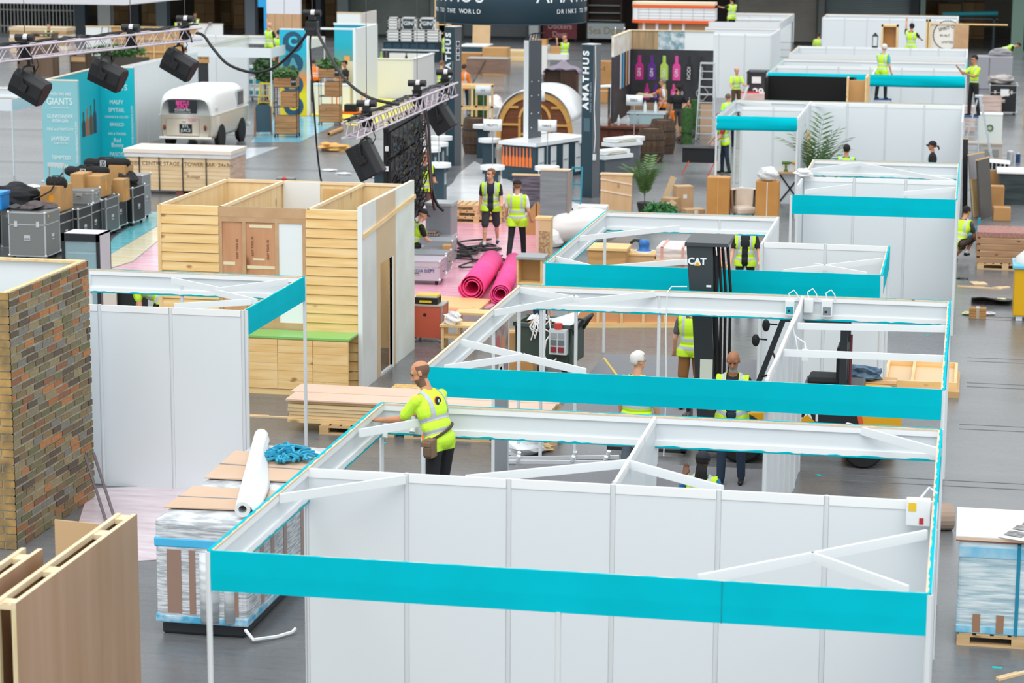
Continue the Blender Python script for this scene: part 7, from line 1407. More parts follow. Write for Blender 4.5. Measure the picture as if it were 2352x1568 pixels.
for x in (-.35, .3): MB().bx(x, 0, 0, x+.08, .08, 3.).build('stile', PINEZ, t); MB().bx(x, .5, 0, x+.08, .58, 3.).build('stile', PINEZ, t)
for z in (.3, .75, 1.2, 1.65, 2.1, 2.55): MB().bx(-.35, -.01, z, .38, .04, z+.06).build('rung', PINE, t)
for i, (px, py, w, h_, lab) in enumerate(((1104, 140, .85, 1.95, 'tall plywood sheet leaning against the grey shutter'), (1140, 138, 1.1, .62, 'low plywood sheet beside the tall leaning one'), (1046, 112, .55, 1.2, 'plywood offcut behind the top of the iconed pillar'))):
    t = thing('plywood_sheet', lab, 'board', foot(px, py)); mb = MB().bx(-w/2, 0, 0, w/2, .018, h_); R = Euler((-.12, 0, 0)).to_matrix(); mb.v = [tuple(R@Vector(v)) for v in mb.v]; mb.build('sheet', M('d9b78c', .6, kind='mottle', col2='cfab7e', scale=1.5), t); MB().bx(-w*.3, .05, 0, w*.3, .6*h_*.3, .05).build('foot_batten', PINE, t)
# blue-edged tall white stand in the far background
YT = 88.; x0, x1 = atY(612, 30, YT).x, atY(690, 30, YT).x; t = thing('tall_stand', 'tall white stand with wooden lower panels and a bright blue edge', 'stand', (x0, YT, 0)); zz = atY(650, 32, YT).z; MB().bx(0, 0, zz, x1-x0, .2, 4.0).build('white_upper', M('dfe2ea', .5), t)
for k in range(4): MB().bx(k*(x1-x0)/4+.006, 0, 0, (k+1)*(x1-x0)/4-.006, .2, zz).build('wood_panel', M('c9a480', .6, kind='woodz', col2='bd9670'), t)
MB().bx((x1-x0)*.52, -.006, zz, (x1-x0)*.52+.03, 0, 4.).build('seam', M('9aa0a8', .5), t); MB().bx(-.12, -.02, 0, 0, .22, 4.).bx(-.4, -.02, atY(605, 16, YT).z, -.12, .2, 4.).build('blue_edge', M('22a2e0', .5), t)
# orange platform cart on yellow carpet
t = thing('orange_cart', 'orange tubular platform cart on the yellow carpet', 'cart', foot(800, 275)); OM = M('f0701c', .4); MB().bx(-.5, -.3, .22, .6, .3, .3).build('deck', OM, t)
for x in (-.5, .58): MB().tube([(x, -.3, .3), (x, -.3, .95), (x, .3, .95), (x, .3, .3)], .025).build('hoop_handle', OM, t)
for x in (-.4, .5):
    for y in (-.22, .22): MB().cyl((x-.03, y, .1), (x+.03, y, .1), .1, n=12).build('wheel', RUBBER, t)
MB().bx(-.1, -.2, .3, .35, .2, .55).build('black_battery', BLACK, t)
# ================================================================ floor coverings in the centre
sheet('floor_film', 'white film over the drinks stand floor', 'film', quad((1052, 400), (1090, 370), (1180, 420), (1335, 470), (1335, 512), (1060, 506), (960, 480), (1040, 420)), FILM('e6e9ec', 'cfd4d8'), .004)
sheet('floor_film', 'glossy pink film on the floor under the two walking men', 'film', quad((955, 506), (1250, 512), (1242, 600), (1196, 650), (1130, 705), (945, 735), (930, 640)), FILM('e79fb6', 'efb9ca'), .005)
# pink rolls, ply, cases, cables
PK = M('f5559c', .8, kind='mottle', col2='ee4a92', scale=4)
def carpetroll(label, a, b_, r):
    p, q = at(*a, r), at(*b_, r); t = thing('carpet_roll', label, 'roll', (p.x, p.y, 0)); d = q-p; sp = []; n = 90; dn = d.normalized(); sd = Vector((0, 0, 1)).cross(dn).normalized()
    for i in range(n+1): th = i/n*6.28*3; rr = r*(.45+.55*i/n); sp.append((rr*math.cos(th), rr*math.sin(th)))
    mb = MB()
    for e in (Vector((0, 0, r)), d+Vector((0, 0, r))): mb.v += [tuple(e+sd*x+Vector((0, 0, z))) for x, z in sp]
    for i in range(n): mb.f.append((i, i+1, n+1+i+1, n+1+i)); mb.mi.append(0)
    mb.build('rolled_carpet', PK, t, smooth=True, solid=.012)
carpetroll('wide pink carpet roll lying on the film, left of the pair', (1083, 660), (1128, 600), .27); carpetroll('narrower pink carpet roll lying right of the wide one', (1149, 675), (1180, 600), .21)
sheet('plywood_sheet', 'orange-tinted plywood sheet on the floor in front of the pink rolls', 'board', [at(948, 700, .05), at(1100, 712, .05), at(1128, 688, .05), at(955, 676, .05)], M('f0c08a', .6, kind='woodx', col2='e8b47c'), .06, .05)
p = foot(1007, 566); t = thing('rack_case', 'upright grey rack case with a clump of pipes on its ledge', 'case', p); MB().bx(-.3, 0, .25, .3, .65, .95).build('body', M('9a9fa4', .4), t); MB().bx(-.27, -.01, .3, .27, 0, .9).build('front_lid', M('868c92', .4), t); MB().bx(-.32, -.02, .93, .32, .67, .99).bx(-.32, -.25, .2, .32, .67, .26).build('edge_trim', M('cfd4d8', .3, .6), t); MB().bx(-.3, -.2, 0, .3, .6, .2).build('base', M('7a8086', .4), t)
for k in range(9): MB().cyl((-.2+.055*(k % 5), -.25, .30+.06*(k//5)), (-.2+.055*(k % 5), -.02, .30+.06*(k//5)), .028, n=8).build('pipe', M('a89a90', .4, .5), t)
flightcase('grey flight case with black strap handle before the rack case', foot(1002, 600), (.8, .6, .5), .05, '9ba3aa', False); flightcase('low grey flight case further forward on the pink film', foot(985, 622), (.85, .6, .42), .05, '8e979e', False)
t = flightcase('wide silver flight case with blue lettering on castors', foot(965, 648), (.95, .75, .5), .05, 'b9b2bd', True, handles=1); text('MEDIA DEPT', t, (.12, -.385, .3), .09, M('2a3a80', .5)); carton('narrow upright carton beside the silver case', foot(1027, 610), (.18, .3, .45), .1)
rnd = random.Random(9)
for j in range(3):
    c = Vector(foot((1075, 1110, 1090)[j], (585, 600, 572)[j])); cablething(('tangled black cable on the pink film nearest the rolls', 'tangled black cable loop by the walking man', 'black cable coil behind the rack case')[j], [c+Vector((rnd.gauss(0, .35), rnd.gauss(0, .5), .03+.05*rnd.random())) for _ in range(13)], .02)
cablething('black cable snaking right across the pink film', [at(a, b_, .03) for a, b_ in ((1040, 530), (1060, 565), (1100, 575), (1150, 570), (1130, 580), (1160, 596), (1222, 598))], .025)
p = foot(982, 786); t = thing('red_flight_case', 'red wheeled flight case with a round hole in its side', 'case', p); MB().bx(-.27, 0, .08, .26, .5, .66).build('body', M('c9604a', .5), t); MB().cyl((-.05, -.005, .5), (-.05, 0.0, .5), .03, n=12).build('hole', BLACK, t)
for x in (-.27, .26):
    for y in (0, .5): MB().bx(x-.012, y-.012, .06, x+.012, y+.012, .68).build('edge_trim', STEEL, t); MB().cyl((x*.85-.02, y*.8+.05, .04), (x*.85+.02, y*.8+.05, .04), .04, n=10).build('castor', STEEL, t)
MB().bx(-.28, -.01, .655, .27, .51, .68).build('top', M('b9b4ae', .5), t)
q = thing('tool_box', 'black tool organiser with yellow clips on the red case', 'tool box', Vector(p)+Vector((-.04, .22, .68))); MB().bx(-.21, -.16, 0, .21, .16, .12).build('body', BLACK, q, bevel=.01); MB().bx(-.12, -.172, .03, .1, -.16, .07).bx(-.2, -.1, .12, .2, .14, .16).build('yellow_parts', M('e6c81e', .5), q); MB().bx(-.19, -.14, .12, .19, .14, .15).build('clear_lid', M('d9d6c0', .2), q)
for i, (px, py) in enumerate(((1052, 800), (1085, 770))):
    t = thing('wooden_stool', ('low pine step stool behind the batten-topped fascia', 'second low pine bench in the clutter behind the fascia')[i], 'stool', foot(px, py)); MB().bx(-.3, -.15, .4, .3, .25, .44).build('seat', PINE, t); MB().bx(-.28, -.12, .2, .28, .2, .23).build('shelf', PINE, t)
    for x in (-.28, .24):
        for y in (-.13, .2): MB().bx(x, y, 0, x+.05, y+.05, .4).build('leg', PINEZ, t)
crumple('white_bag', 'white paper bags on the pine bench by the red case', 'bag', Vector(foot(1052, 800))+Vector((-.1, 0, .44)), (.16, .12, .12), M('ececec', .6), 51); carton('pair of brown cartons stacked outside the booth behind the food panel', foot(1172, 842), (.36, .4, .62), 0); carton('lower brown carton outside the booth left of the green trolley', foot(1195, 880), (.5, .4, .4), 0, CARD2)
p = foot(1215, 700); t = thing('open_cabinet', 'open pine cabinet with grey top behind the bending man', 'cabinet', p); MB().bx(-.25, 0, 0, -.22, .5, .9).build('side', PINE, t); MB().bx(.22, 0, 0, .25, .5, .9).build('side', PINE, t); MB().bx(-.27, -.03, .9, .3, .53, .95).build('top', M('9a9ea2', .5), t); MB().bx(-.25, .47, 0, .25, .5, .9).build('back', M('d9b787', .6), t); MB().bx(-.22, 0, .4, .22, .47, .43).build('shelf', PINE, t)
pallet('lower wooden pallet of the pile behind the walking men', foot(1102, 507), 1.25, .9, group='pallet pile'); pallet('middle wooden pallet of the pile behind the walking men', Vector(foot(1102, 507))+Vector((.03, .02, .146)), 1.2, .9, group='pallet pile'); pallet('top wooden pallet of the pile behind the walking men', Vector(foot(1102, 507))+Vector((-.02, 0, .292)), 1.25, .85, group='pallet pile')
# wrapped goods right of the walkers
p = foot(1213, 488); t = thing('shrouded_board', 'dark panel shrouded in purple-grey film behind the man in the cap', 'panel', p); MB().bx(-.4, 0, 0, .35, .12, .95).build('panel', M('6a6270', .25, kind='film', col2='4a444e', scale=7, bump=.6), t, bevel=.01); MB().bx(-.42, -.01, .93, .37, .13, .97).build('edge', M('d9b88c', .6), t)
p = foot(1272, 565); t = thing('shrouded_board', 'tall grey panel in loose plastic left of the white sofa', 'panel', p); MB().bx(-.33, 0, 0, .3, .03, 1.72).build('plastic_cover', M('8d9499', .15, kind='film', col2='858c92', scale=3, bump=.7), t); MB().bx(.3, -.02, 0, .36, .3, 1.74).build('timber_edge', M('9a8a84', .5), t); MB().bx(-.33, .03, 0, .3, .3, 1.7).build('core', M('54585e', .5), t); MB().bx(-.33, -.01, 1.72, .36, .3, 1.75).build('top_edge', M('d9c4a4', .6), t)
p = foot(1245, 602); t = thing('chipboard_post', 'square post of speckled chipboard with pale sides by the teal fascia', 'post', p); MB().bx(-.06, -.12, 0, .2, .2, .95).build('core', M('d9b98a', .7), t); MB().bx(-.05, -.126, .02, .19, -.12, .7).build('speckled_face', M('c9ae88', .8, kind='mottle', col2='8a6a44', scale=24), t); MB().bx(-.13, -.12, 0, -.06, .2, .95).build('pink_film_side', M('e6bfb4', .3), t); MB().bx(-.14, -.13, .95, .21, .21, 1.0).build('cap', PINE, t)
t = thing('leaning_cardboard', 'folded cardboard leaning left of the tall grey panel', 'cardboard', foot(1232, 540)); MB().prism([(-.25, 0), (.15, .0), (.15, .75), (-.05, .75), (-.25, .45)], 0, .02, 'y').build('sheet', CARD, t); MB().prism([(0, 0), (.3, 0), (.3, .75), (0, .75)], -.02, 0, 'x').build('side_sheet', CARD2, t)
p = foot(1345, 562); t = thing('wrapped_sofa', 'long cushion bundle wrapped in white foam film', 'sofa', p, .55); mb = MB().ell((0, 0, .42), (.85, .42, .42), 28, 16); mb.v = [(v[0]*(1.15 if abs(v[0]) > .3 else 1), v[1], max(0, v[2]+.02*math.sin(v[0]*9+v[1]*6))) for v in mb.v]; mb.build('wrap', M('eeeae8', .35, kind='film', col2='e2dcda', scale=2, bump=.3), t, smooth=True); mb = MB().ell((-.9, -.1, .2), (.3, .22, .25), 12, 8); mb.v = [(v[0]+.05*math.sin(v[2]*20), v[1], max(0, v[2])) for v in mb.v]; mb.build('loose_end', M('f0eceb', .35), t)
p = foot(1415, 500); t = thing('wrapped_board', 'tall pale timber board in clear film beside the palm', 'board', p); MB().bx(-.4, 0, 0, .38, .2, 1.08).build('timber', M('d9b58c', .4, kind='woodz', col2='cda67a', scale=3), t)
for z in (.15, .62, .9): MB().box((-.01, .0, z), (.8, .03, .03), (0, .15, 0)).build('film_band', M('ead6c4', .15), t)
MB().bx(-.42, -.02, 1.06, .4, .22, 1.1).build('top_strip', M('e2c49c', .5), t)
t = thing('white_box_long', 'long white wrapped box behind the wrapped sofa', 'box', foot(1360, 520)); MB().bx(-.35, 0, .0, .35, .4, .5).build('carton', M('e9e9e6', .4), t, bevel=.03); MB().bx(-.36, -.01, .2, .36, 0, .24).build('band', M('cfd4d6', .4), t)
t = thing('sack_truck', 'teal sack truck with black wheels beside the tall grey panel', 'trolley', foot(1322, 500)); TL = M('1a8aa4', .4)
for x in (-.12, .12): MB().beam((x, 0, .1), (x, .2, 1.25), .03, .04).build('tube', TL, t); MB().cyl((x-.04, 0, .12), (x+.04, 0, .12), .12, n=14).build('wheel', RUBBER, t)
for z in (.4, .8, 1.2): MB().bx(-.12, z*.16, z, .12, z*.16+.03, z+.04).build('cross_bar', TL, t)
MB().bx(-.2, -.25, .02, .2, 0, .05).build('toe_plate', TL, t)
def palm(label, px, py, h, n, spread, seed):
    t = thing('potted_palm', label, 'plant', foot(px, py)); rnd = random.Random(seed); MB().lathe([(.14, 0), (.2, .3), (.18, .31), (.02, .28)], 14).build('pot', M('3a3a38', .7), t)
    for k in range(n):
        a = rnd.random()*6.28; L_ = h*(.7+.4*rnd.random()); tilt = (.25+.75*rnd.random())*spread; pts = []; x = z = 0
        for i in range(9):
            f = i/8; ang = math.pi/2-tilt*f*1.5; pts.append(Vector((math.cos(a)*x, math.sin(a)*x, .28+z))); x += math.cos(ang)*L_/8; z += math.sin(ang)*L_/8
        mb = MB(); mb.tube(pts, [.014-.0013*i for i in range(9)], 5); sd = Vector((-math.sin(a), math.cos(a), 0))
        for i in range(3, 9):
            for s in (-1, 1):
                for e in (0, .5):
                    p_ = pts[i].lerp(pts[max(i-1, 0)], e); d = (pts[i]-pts[i-1]).normalized(); ll = .32*h/1.3*(1-.07*abs(i-5)); tip = p_+sd*s*ll*.75+d*ll*.6-Vector((0, 0, ll*.25)); mid = p_.lerp(tip, .45); up = d.cross(sd).normalized()*0+d*.022
                    mb.add([p_, mid+up, tip, mid-up], [(0, 1, 2, 3)])
        mb.build('frond', M('3f6b3a', .5, kind='tint', col2='6a8a4a', scale=5), t)
palm('leafy palm beside the film-wrapped timber board', 1480, 492, 1.15, 16, .95, 3); palm('tall palm with arching fronds before the white booth wall', 1872, 478, 1.95, 15, .9, 8)
t = thing('low_shrub', 'low dense green shrub at the foot of the box heap', 'plant', foot(1515, 505)); MB().lathe([(.15, 0), (.2, .12), (.02, .1)], 12).build('pot', DARK, t); leafclump('', (0, 0, .25), (.45, .3, .18), 500, '2f7a3c', 9, parent=t, size=.07)
# box heap and tall boxes
for i, (px, py, d, rz, lab) in enumerate(((1568, 482, (.45, .4, .62), .4, 'leaning carton with white label in the box heap'), (1540, 486, (.4, .35, .35), -.3, 'lower carton at the left of the box heap'), (1592, 494, (.5, .4, .16), .5, 'flattened carton at the right of the box heap'))): carton(lab, foot(px, py), d, rz, MDF, lbl=[('f', 0, d[2]*.6, .1, .1, 'e8e8e8')])
for i, (px, py, z, rot, lab) in enumerate(((1535, 470, .75, (0, .35, .3), 'upright cardboard flap standing behind the box heap'), (1537, 500, .45, (0, .5, 0), 'cream plank leaning against the box heap'))):
    o = MB().box((0, 0, z/2), (.16, .02, z), rot).build('cardboard_flap', M('d9bc94', .7)); o.location = foot(px, py); tag(o, lab, 'cardboard')
for i, (px, py, lab) in enumerate(((1650, 500, 'tall plain brown carton left of the wrapped armchair'), (1762, 508, 'tall brown carton topped with bubble wrap right of the armchair'))):
    t = carton(lab, foot(px, py), (.56, .5, 1.0 if i else 1.02), 0, M('c58d4a', .7, kind='mottle', col2='b98040', scale=2)); MB().bx(-.008, -.254, 0, .008, -.25, 1.0).build('seam_tape', M('d9a868', .3) if not i else WHITE, t)
crumple('bubble_wrap', 'bundle of bubble wrap on top of the tall carton', 'bubble wrap', Vector(foot(1762, 508))+Vector((0, 0, 1.01)), (.26, .25, .2), M('dfe1e2', .2, kind='mottle', col2='c4c8ca', scale=25), 61, 18, .12); crumple('bubble_wrap', 'loose bubble wrap on the floor behind the armchair', 'bubble wrap', foot(1692, 470), (.35, .3, .25), M('e9edef', .2, kind='mottle', col2='d2d8db', scale=20), 62, 16, .25)
p = foot(1708, 500); t = thing('wrapped_armchair', 'cream armchair in protective wrap between the two tall cartons', 'armchair', p, .5); WC = M('dccfc2', .5, kind='mottle', col2='d0c2b4', scale=3)
MB().bx(-.28, -.3, .1, .22, .2, .3).build('seat', WC, t, bevel=.06); mb = MB()
for i in range(13): a = -.6+i/12*4.0; mb.v += [(.3*math.cos(a), .02+.3*math.sin(a), .1), (.34*math.cos(a), .02+.34*math.sin(a), .72), (.24*math.cos(a), .02+.24*math.sin(a), .72), (.22*math.cos(a), .02+.22*math.sin(a), .1)]
for i in range(12):
    for k in range(4): mb.f.append((i*4+k, i*4+(k+1) % 4, i*4+4+(k+1) % 4, i*4+4+k)); mb.mi.append(0)
mb.build('tub_back', WC, t, smooth=False, bevel=.02)
for x in (-.2, .15):
    for y in (-.22, .12): MB().cyl((x, y, 0), (x, y, .1), .03, n=8).build('leg', DARK, t)
p = foot(1606, 402); t = thing('black_table', 'black-draped table with red folding legs behind the thin booth post', 'table', p); MB().bx(-.5, 0, .35, .45, .6, .75).build('drape', M('1d1e22', .8), t); MB().bx(-.52, -.02, .75, .47, .62, .78).build('top', M('26272b', .6), t)
for x in (-.4, .35): MB().beam((x-.1, 0, 0), (x+.1, .0, .4), .03, .03).build('red_leg', M('d8502e', .5), t)
p = foot(1812, 470); t = thing('tool_bench', 'folding bench holding cordless drills beside the box with bubble wrap', 'bench', p); MB().bx(-.35, 0, .8, .35, .4, .84).build('top', M('c9a074', .6), t)
for x in (-.3, .3): MB().beam((x, .2, 0), (-x, .2, .8), .04, .04).build('leg', DARK, t)
for i, x in enumerate((-.12, .15)): q = thing('cordless_drill', ('green cordless drill at the left of the folding bench', 'yellow cordless drill at the right of the folding bench')[i], 'power tool', Vector(p)+Vector((x, .2, .84))); MB().bx(-.05, -.04, 0, .05, .04, .05).bx(-.025, -.03, .05, .025, .03, .2).cyl((-.1, 0, .23), (.1, 0, .23), .04, n=10).build('body', M(('5a7a2a', 'd9b01e')[i], .5), q); MB().cyl((.1, 0, .23), (.17, 0, .23), .02, n=8).build('chuck', BLACK, q)
# ================================================================ right-hand rear
p = (atY(1745, 200, 72.7).x, 72.7, 0); t = thing('steel_bin', 'dark steel bin numbered 29 behind the black cabinet', 'bin', p); SM = M('34373a', .6); MB().bx(-.5, 0, .1, 1.5, 1.2, 1.15).build('body', SM, t)
for x in (-.45, .2, .85, 1.45): MB().bx(x, -.04, .05, x+.06, 0, 1.22).build('rib', M('2a2d30', .6), t)
text('29', t, (-.05, -.05, .4), .42, WHITE, bold=.01); MB().bx(-.3, -.05, .75, .05, -.03, 1.0).build('notice', WHITE, t); MB().bx(-.52, -.03, 1.12, 1.52, 1.22, 1.18).build('rim', SM, t)
Yb = 50.5; a = atY(1756, 228, Yb); b_ = atY(1962, 228, Yb); zt = atY(1856, 181, Yb).z; t = thing('black_cabinet', 'long open black cabinet standing behind the creased-fascia booth', 'cabinet', (a.x, Yb, 0)); w = b_.x-a.x; BK = M('060607', .8)
MB().bx(0, .9, 0, w, .95, zt).build('back', BK, t); MB().bx(0, 0, 0, .04, .95, zt).build('side', BK, t); MB().bx(w-.04, 0, 0, w, .95, zt).build('side', BK, t); MB().bx(0, 0, a.z-.3, w, .9, a.z-.25).build('shelf', BK, t); MB().bx(0, 0, 0, w, .04, .6).build('kick_panel', BK, t)
q = thing('pine_box_frame', 'open pine frame box leaning at the right end of the black cabinet', 'frame', (b_.x-.1, Yb-.6, 0)); MB().bx(-.1, 0, 1.5, -.05, .5, zt+.1).build('side', PINEY, q); MB().bx(.42, 0, 0, .47, 1.4, zt+.12).build('side', PINEY, q); MB().bx(-.1, .45, 1.0, .45, .5, zt).build('back', M('c9a06a', .6), q)
for k in range(4): MB().bx(.47, .1+k*.35, 0, .5, .16+k*.35, zt+.1).build('stud', PINEZ, q)
# step and ladders under the men
p = atY(2025, 222, 56.3); stepladder('blue-topped step stool under the white-haired man', (p.x, 56.45, 0), 1.62, .8, 0, 'd9c23a', .5, 3, '2a6ab0'); p = atY(2232, 250, 53); stepladder('aluminium stepladder with blue top at the far right', (p.x, 53.0, 0), 1.46, .55, 0, 'b9c2c8', .5, 4, '2a5a8a'); p = atY(2094, 90, 69.6); stepladder('white stepladder under the man reaching for the frame', (p.x, 69.5, 0), 1.48, .5, 0, 'e6e8ea', .5, 4); p = atY(1682, 30, 84.6); stepladder('stepladder inside the open white booth', (p.x, 84.5, 0), 1.7, .5, 0, 'c9ccd0', .5, 4)
stepladder('large aluminium stepladder splayed beside the white booth wall', (6.42, 50.2, 0), 2.3, .6, math.pi/2, 'c3cbd0', .75, 8)
# white panel with round emblem and wooden frames on top booth
Ye = 70.5; a = atY(2130, 100, Ye); b_ = atY(2222, 100, Ye); zt = atY(2170, 54, Ye).z; t = thing('emblem_panel', 'white wall panel with a large round black emblem cut off by a tan board', 'panel', (a.x, Ye, 0)); w = b_.x-a.x
MB().bx(0, 0, 0, w, .06, zt).build('panel', M('eceae4', .5), t); ec = (w*.5, zt-.42)
for k in range(36): th = 2*math.pi*k/36; MB().box((ec[0]+.52*math.cos(th), -.008, ec[1]+.52*math.sin(th)), (.075, .012, .035), (0, -th+math.pi/2+.35, 0)).build('emblem_tooth', M('2a2a2a', .6), t)
text('SPIRIT CO', t, (ec[0], -.01, ec[1]+.26), .17, M('2a2a2a', .6), rot=(math.pi/2, -.25, 0), sx=.9); text('IN ALT', t, (ec[0]-.1, -.01, ec[1]-.02), .12, M('2a2a2a', .6)); text('UNITED', t, (ec[0], -.01, ec[1]-.26), .12, M('2a2a2a', .6))
q = thing('tan_board', 'tan MDF board covering the right half of the round emblem', 'board', (a.x+w*.66, Ye-.06, 0)); MB().bx(0, 0, 0, w*.36, .03, zt-.02).build('sheet', MDF, q); MB().bx(.1, .03, 0, .16, .05, zt-.1).build('rear_batten', PINEZ, q)
for (px, py0, lab, ww) in ((2040, 58, 'open pine frame cabinet left of the reaching man', .55), (2128, 46, 'narrow pine frame upright held by the reaching man', .1)):
    z1 = atY(px, py0, 70).z; c = atY(px, 100, 70); t = thing('pine_cabinet', lab, 'frame', (c.x, 70.2, 0)); MB().bx(-ww/2, 0, 0, -ww/2+.07, .4, z1).build('stile', PINEZ, t); MB().bx(ww/2, 0, 0, ww/2+.07, .4, z1).build('stile', PINEZ, t); MB().bx(-ww/2, 0, z1-.07, ww/2+.07, .4, z1).build('head', PINE, t); MB().bx(-ww/2, .36, 0, ww/2, .4, z1-.07).build('back', M('c08c54', .6), t)
t = thing('long_batten', 'long thin pine batten sticking out past the emblem panel', 'batten', (atY(2130, 54, 70.45).x, 70.45, atY(2130, 54, 70.45).z-.03)); MB().bx(0, 0, 0, 2.9, .05, .05).build('batten', PINE, t); MB().bx(1.2, -.01, .0, 1.24, .06, .055).build('tape', M('e8e0c0', .5), t)
c = atY(2014, 84, 69.5); t = thing('lantern', 'small black lantern on the booth rail left of the pine cabinet', 'lantern', (c.x, 68.06, 2.5)); MB().bx(-.1, -.1, 0, .1, .1, .04).build('base', BLACK, t); MB().lathe([(.13, .38), (.02, .52)], 8).build('roof', BLACK, t)
for x in (-.09, .09):
    for y in (-.09, .09): MB().bx(x-.01, y-.01, .04, x+.01, y+.01, .38).build('bar', BLACK, t)
# cases, machines, cartons at the far right
t = flightcase('large black flight case with white label at the right edge', foot(2302, 262), (.98, .9, 1.1), 0, '1e2022', True); MB().bx(-.1, -.46, .7, .2, -.452, .95).build('paper_label', WHITE, t)
crumple('film_bundle', 'bundle in clear film on the large black flight case', 'bundle', Vector(foot(2302, 262))+Vector((-.1, 0, 1.11)), (.5, .4, .2), M('b0aaa8', .2, kind='film', col2='6a6664', scale=6, bump=.5), 71, 16, .15)
p = foot(2278, 205); t = thing('grey_machine', 'grey machine under clear film behind the man in the lime T-shirt', 'machine', p); MB().bx(-.65, 0, 0, .8, .9, 1.35).build('cabinet', M('9a9aa2', .5), t, bevel=.03); MB().bx(-.15, -.01, .2, -.13, 0, 1.3).build('door_gap', DARK, t); mb = MB().ell((.3, .45, 1.4), (.5, .4, .28), 14, 8); mb.build('film_hood', M('8a8a90', .15, kind='film', col2='5a5a60', scale=5, bump=.5), t)
for i, (px, py, d, lab, c_) in enumerate(((2275, 268, (.75, .6, .75), 'pink-tinted open carton in front of the black flight case', M('d9c4bc', .4, kind='film', col2='c4a89c', scale=5)), (2225, 300, (.4, .5, .85), 'film-wrapped pale boxes behind the large stepladder', M('e0cfc8', .4, kind='film', col2='c9aea4', scale=6)))): carton(lab, foot(px, py), d, 0, c_, False, None, i == 0)
p = foot(2272, 333); t = thing('porthole_cabinet', 'pale green-white cabinet with a round porthole in its door', 'cabinet', p); MB().bx(-.39, 0, 0, .39, .6, .98).build('body', M('dde3de', .4), t, bevel=.015); mb = MB(); MB().tube([(.09*math.cos(6.283*i/20), -.01, .55+.09*math.sin(6.283*i/20)) for i in range(21)], .025, 6).build('porthole_ring', M('5a6a5c', .4), t); MB().cyl((0, -.012, .55), (0, -.002, .55), .08, n=18).build('porthole_glass', M('b9ccaa', .1), t); MB().bx(-.4, -.01, .96, .4, .61, 1.0).build('top', WHITE, t)
t = thing('grey_worktable', 'grey table with drawers below the porthole cabinet', 'table', foot(2262, 372)); MB().bx(-.65, 0, .5, .5, .7, .56).build('top', M('a8a29a', .5), t); MB().bx(-.1, .02, .1, .5, .6, .5).build('drawer_unit', M('b8b0a4', .5), t); MB().bx(-.02, .0, .18, .4, .02, .38).build('drawer_front', M('8a8c8c', .5), t)
for x in (-.62, -.2): MB().bx(x, .05, 0, x+.05, .1, .5).build('leg', STEEL, t)
for i, (x, c_) in enumerate(((.75, 'b8bcc0'), (.98, '2a4a78'))): q = thing('paint_tin', ('silver paint tin beside the grey table', 'blue bottle beside the silver paint tin')[i], 'tin', Vector(foot(2262, 372))+Vector((x, .1, 0))); MB().cyl((0, 0, 0), (0, 0, .32-.06*i), .1-.03*i, n=14).build('can', M(c_, .3, .4), q); MB().cyl((0, 0, .32-.06*i), (0, 0, .35-.06*i), .08-.04*i, n=12).build('lid', M('d8dade', .3), q)
def lean(label, px, py, w, h, rz, mat, tilt=.2, th=.03, name='leaning_board', edge=None):
    t = thing(name, label, 'board', foot(px, py), rz); R = Euler((tilt, 0, 0)).to_matrix(); mb = MB().bx(-w/2, -th, 0, w/2, 0, h); mb.v = [tuple(R.inverted()@Vector(v)) for v in mb.v]; mb.build('sheet', mat, t); mb = MB().bx(-w/2-.01, -th-.005, h-.03, w/2+.01, .005, h); mb.v = [tuple(R.inverted()@Vector(v)) for v in mb.v]; mb.build('edge', edge or PINE, t)
lean('wide grey laminate board leaning right of the booth corner', 2250, 492, .85, 1.55, 1.1, M('8f8c90', .4), .12); lean('dark framed board leaning behind the grey laminate', 2262, 500, .8, 1.5, 1.2, M('4a443e', .5), .1, .05); lean('short pine board leaning in front of the dark frame', 2242, 498, .25, .95, .9, PINEZ, .15, .05); lean('narrow black-wrapped plank upright by the booth corner', 2215, 490, .12, 1.9, .3, M('2a2a2c', .7), .1, .05); lean('pine frame panel leaning in the clutter of cartons', 2290, 440, .5, .5, .9, PINE, .1, .05)
for i, (px, py, z, d, lab) in enumerate(((2285, 482, 0, (.42, .4, .62), 'upright brown carton in the right-hand clutter'), (2300, 505, 0, (.42, .4, .32), 'low brown carton with torn flap at the right'), (2290, 455, 0, (.48, .4, .75), 'brown carton under the tray of small bottles'))): carton(lab, foot(px, py), d, .05, CARD2)
t = thing('bottle_tray', 'tray of small dark bottles under a white lid on the clutter', 'tray', Vector(foot(2290, 455))+Vector((0, 0, .76))); MB().bx(-.28, -.2, 0, .28, .2, .03).build('tray', M('b8b4b0', .4), t); MB().box((0, 0, .22), (.6, .42, .015), (.1, .06, 0)).build('lid', WHITE, t)
for k in range(10): MB().cyl((-.22+.11*(k % 5), -.12+.2*(k//5), .03), (-.22+.11*(k % 5), -.12+.2*(k//5), .19), .035, n=8).build('small_bottle', BLACK, t)
p = foot(2340, 470); t = thing('tarp_covered_table', 'table with white top and dark tarpaulin front at the right edge', 'table', p); MB().bx(-.5, -.1, .0, .9, .02, .82).build('tarpaulin', M('3a4648', .35, kind='film', col2='2a3436', scale=3, bump=.4), t); MB().bx(-.6, -.15, .82, .9, 1.0, .87).build('top', M('eceaea', .5), t); MB().bx(-.6, .9, 0, .9, .95, .82).build('back_board', M('a88a70', .6), t)
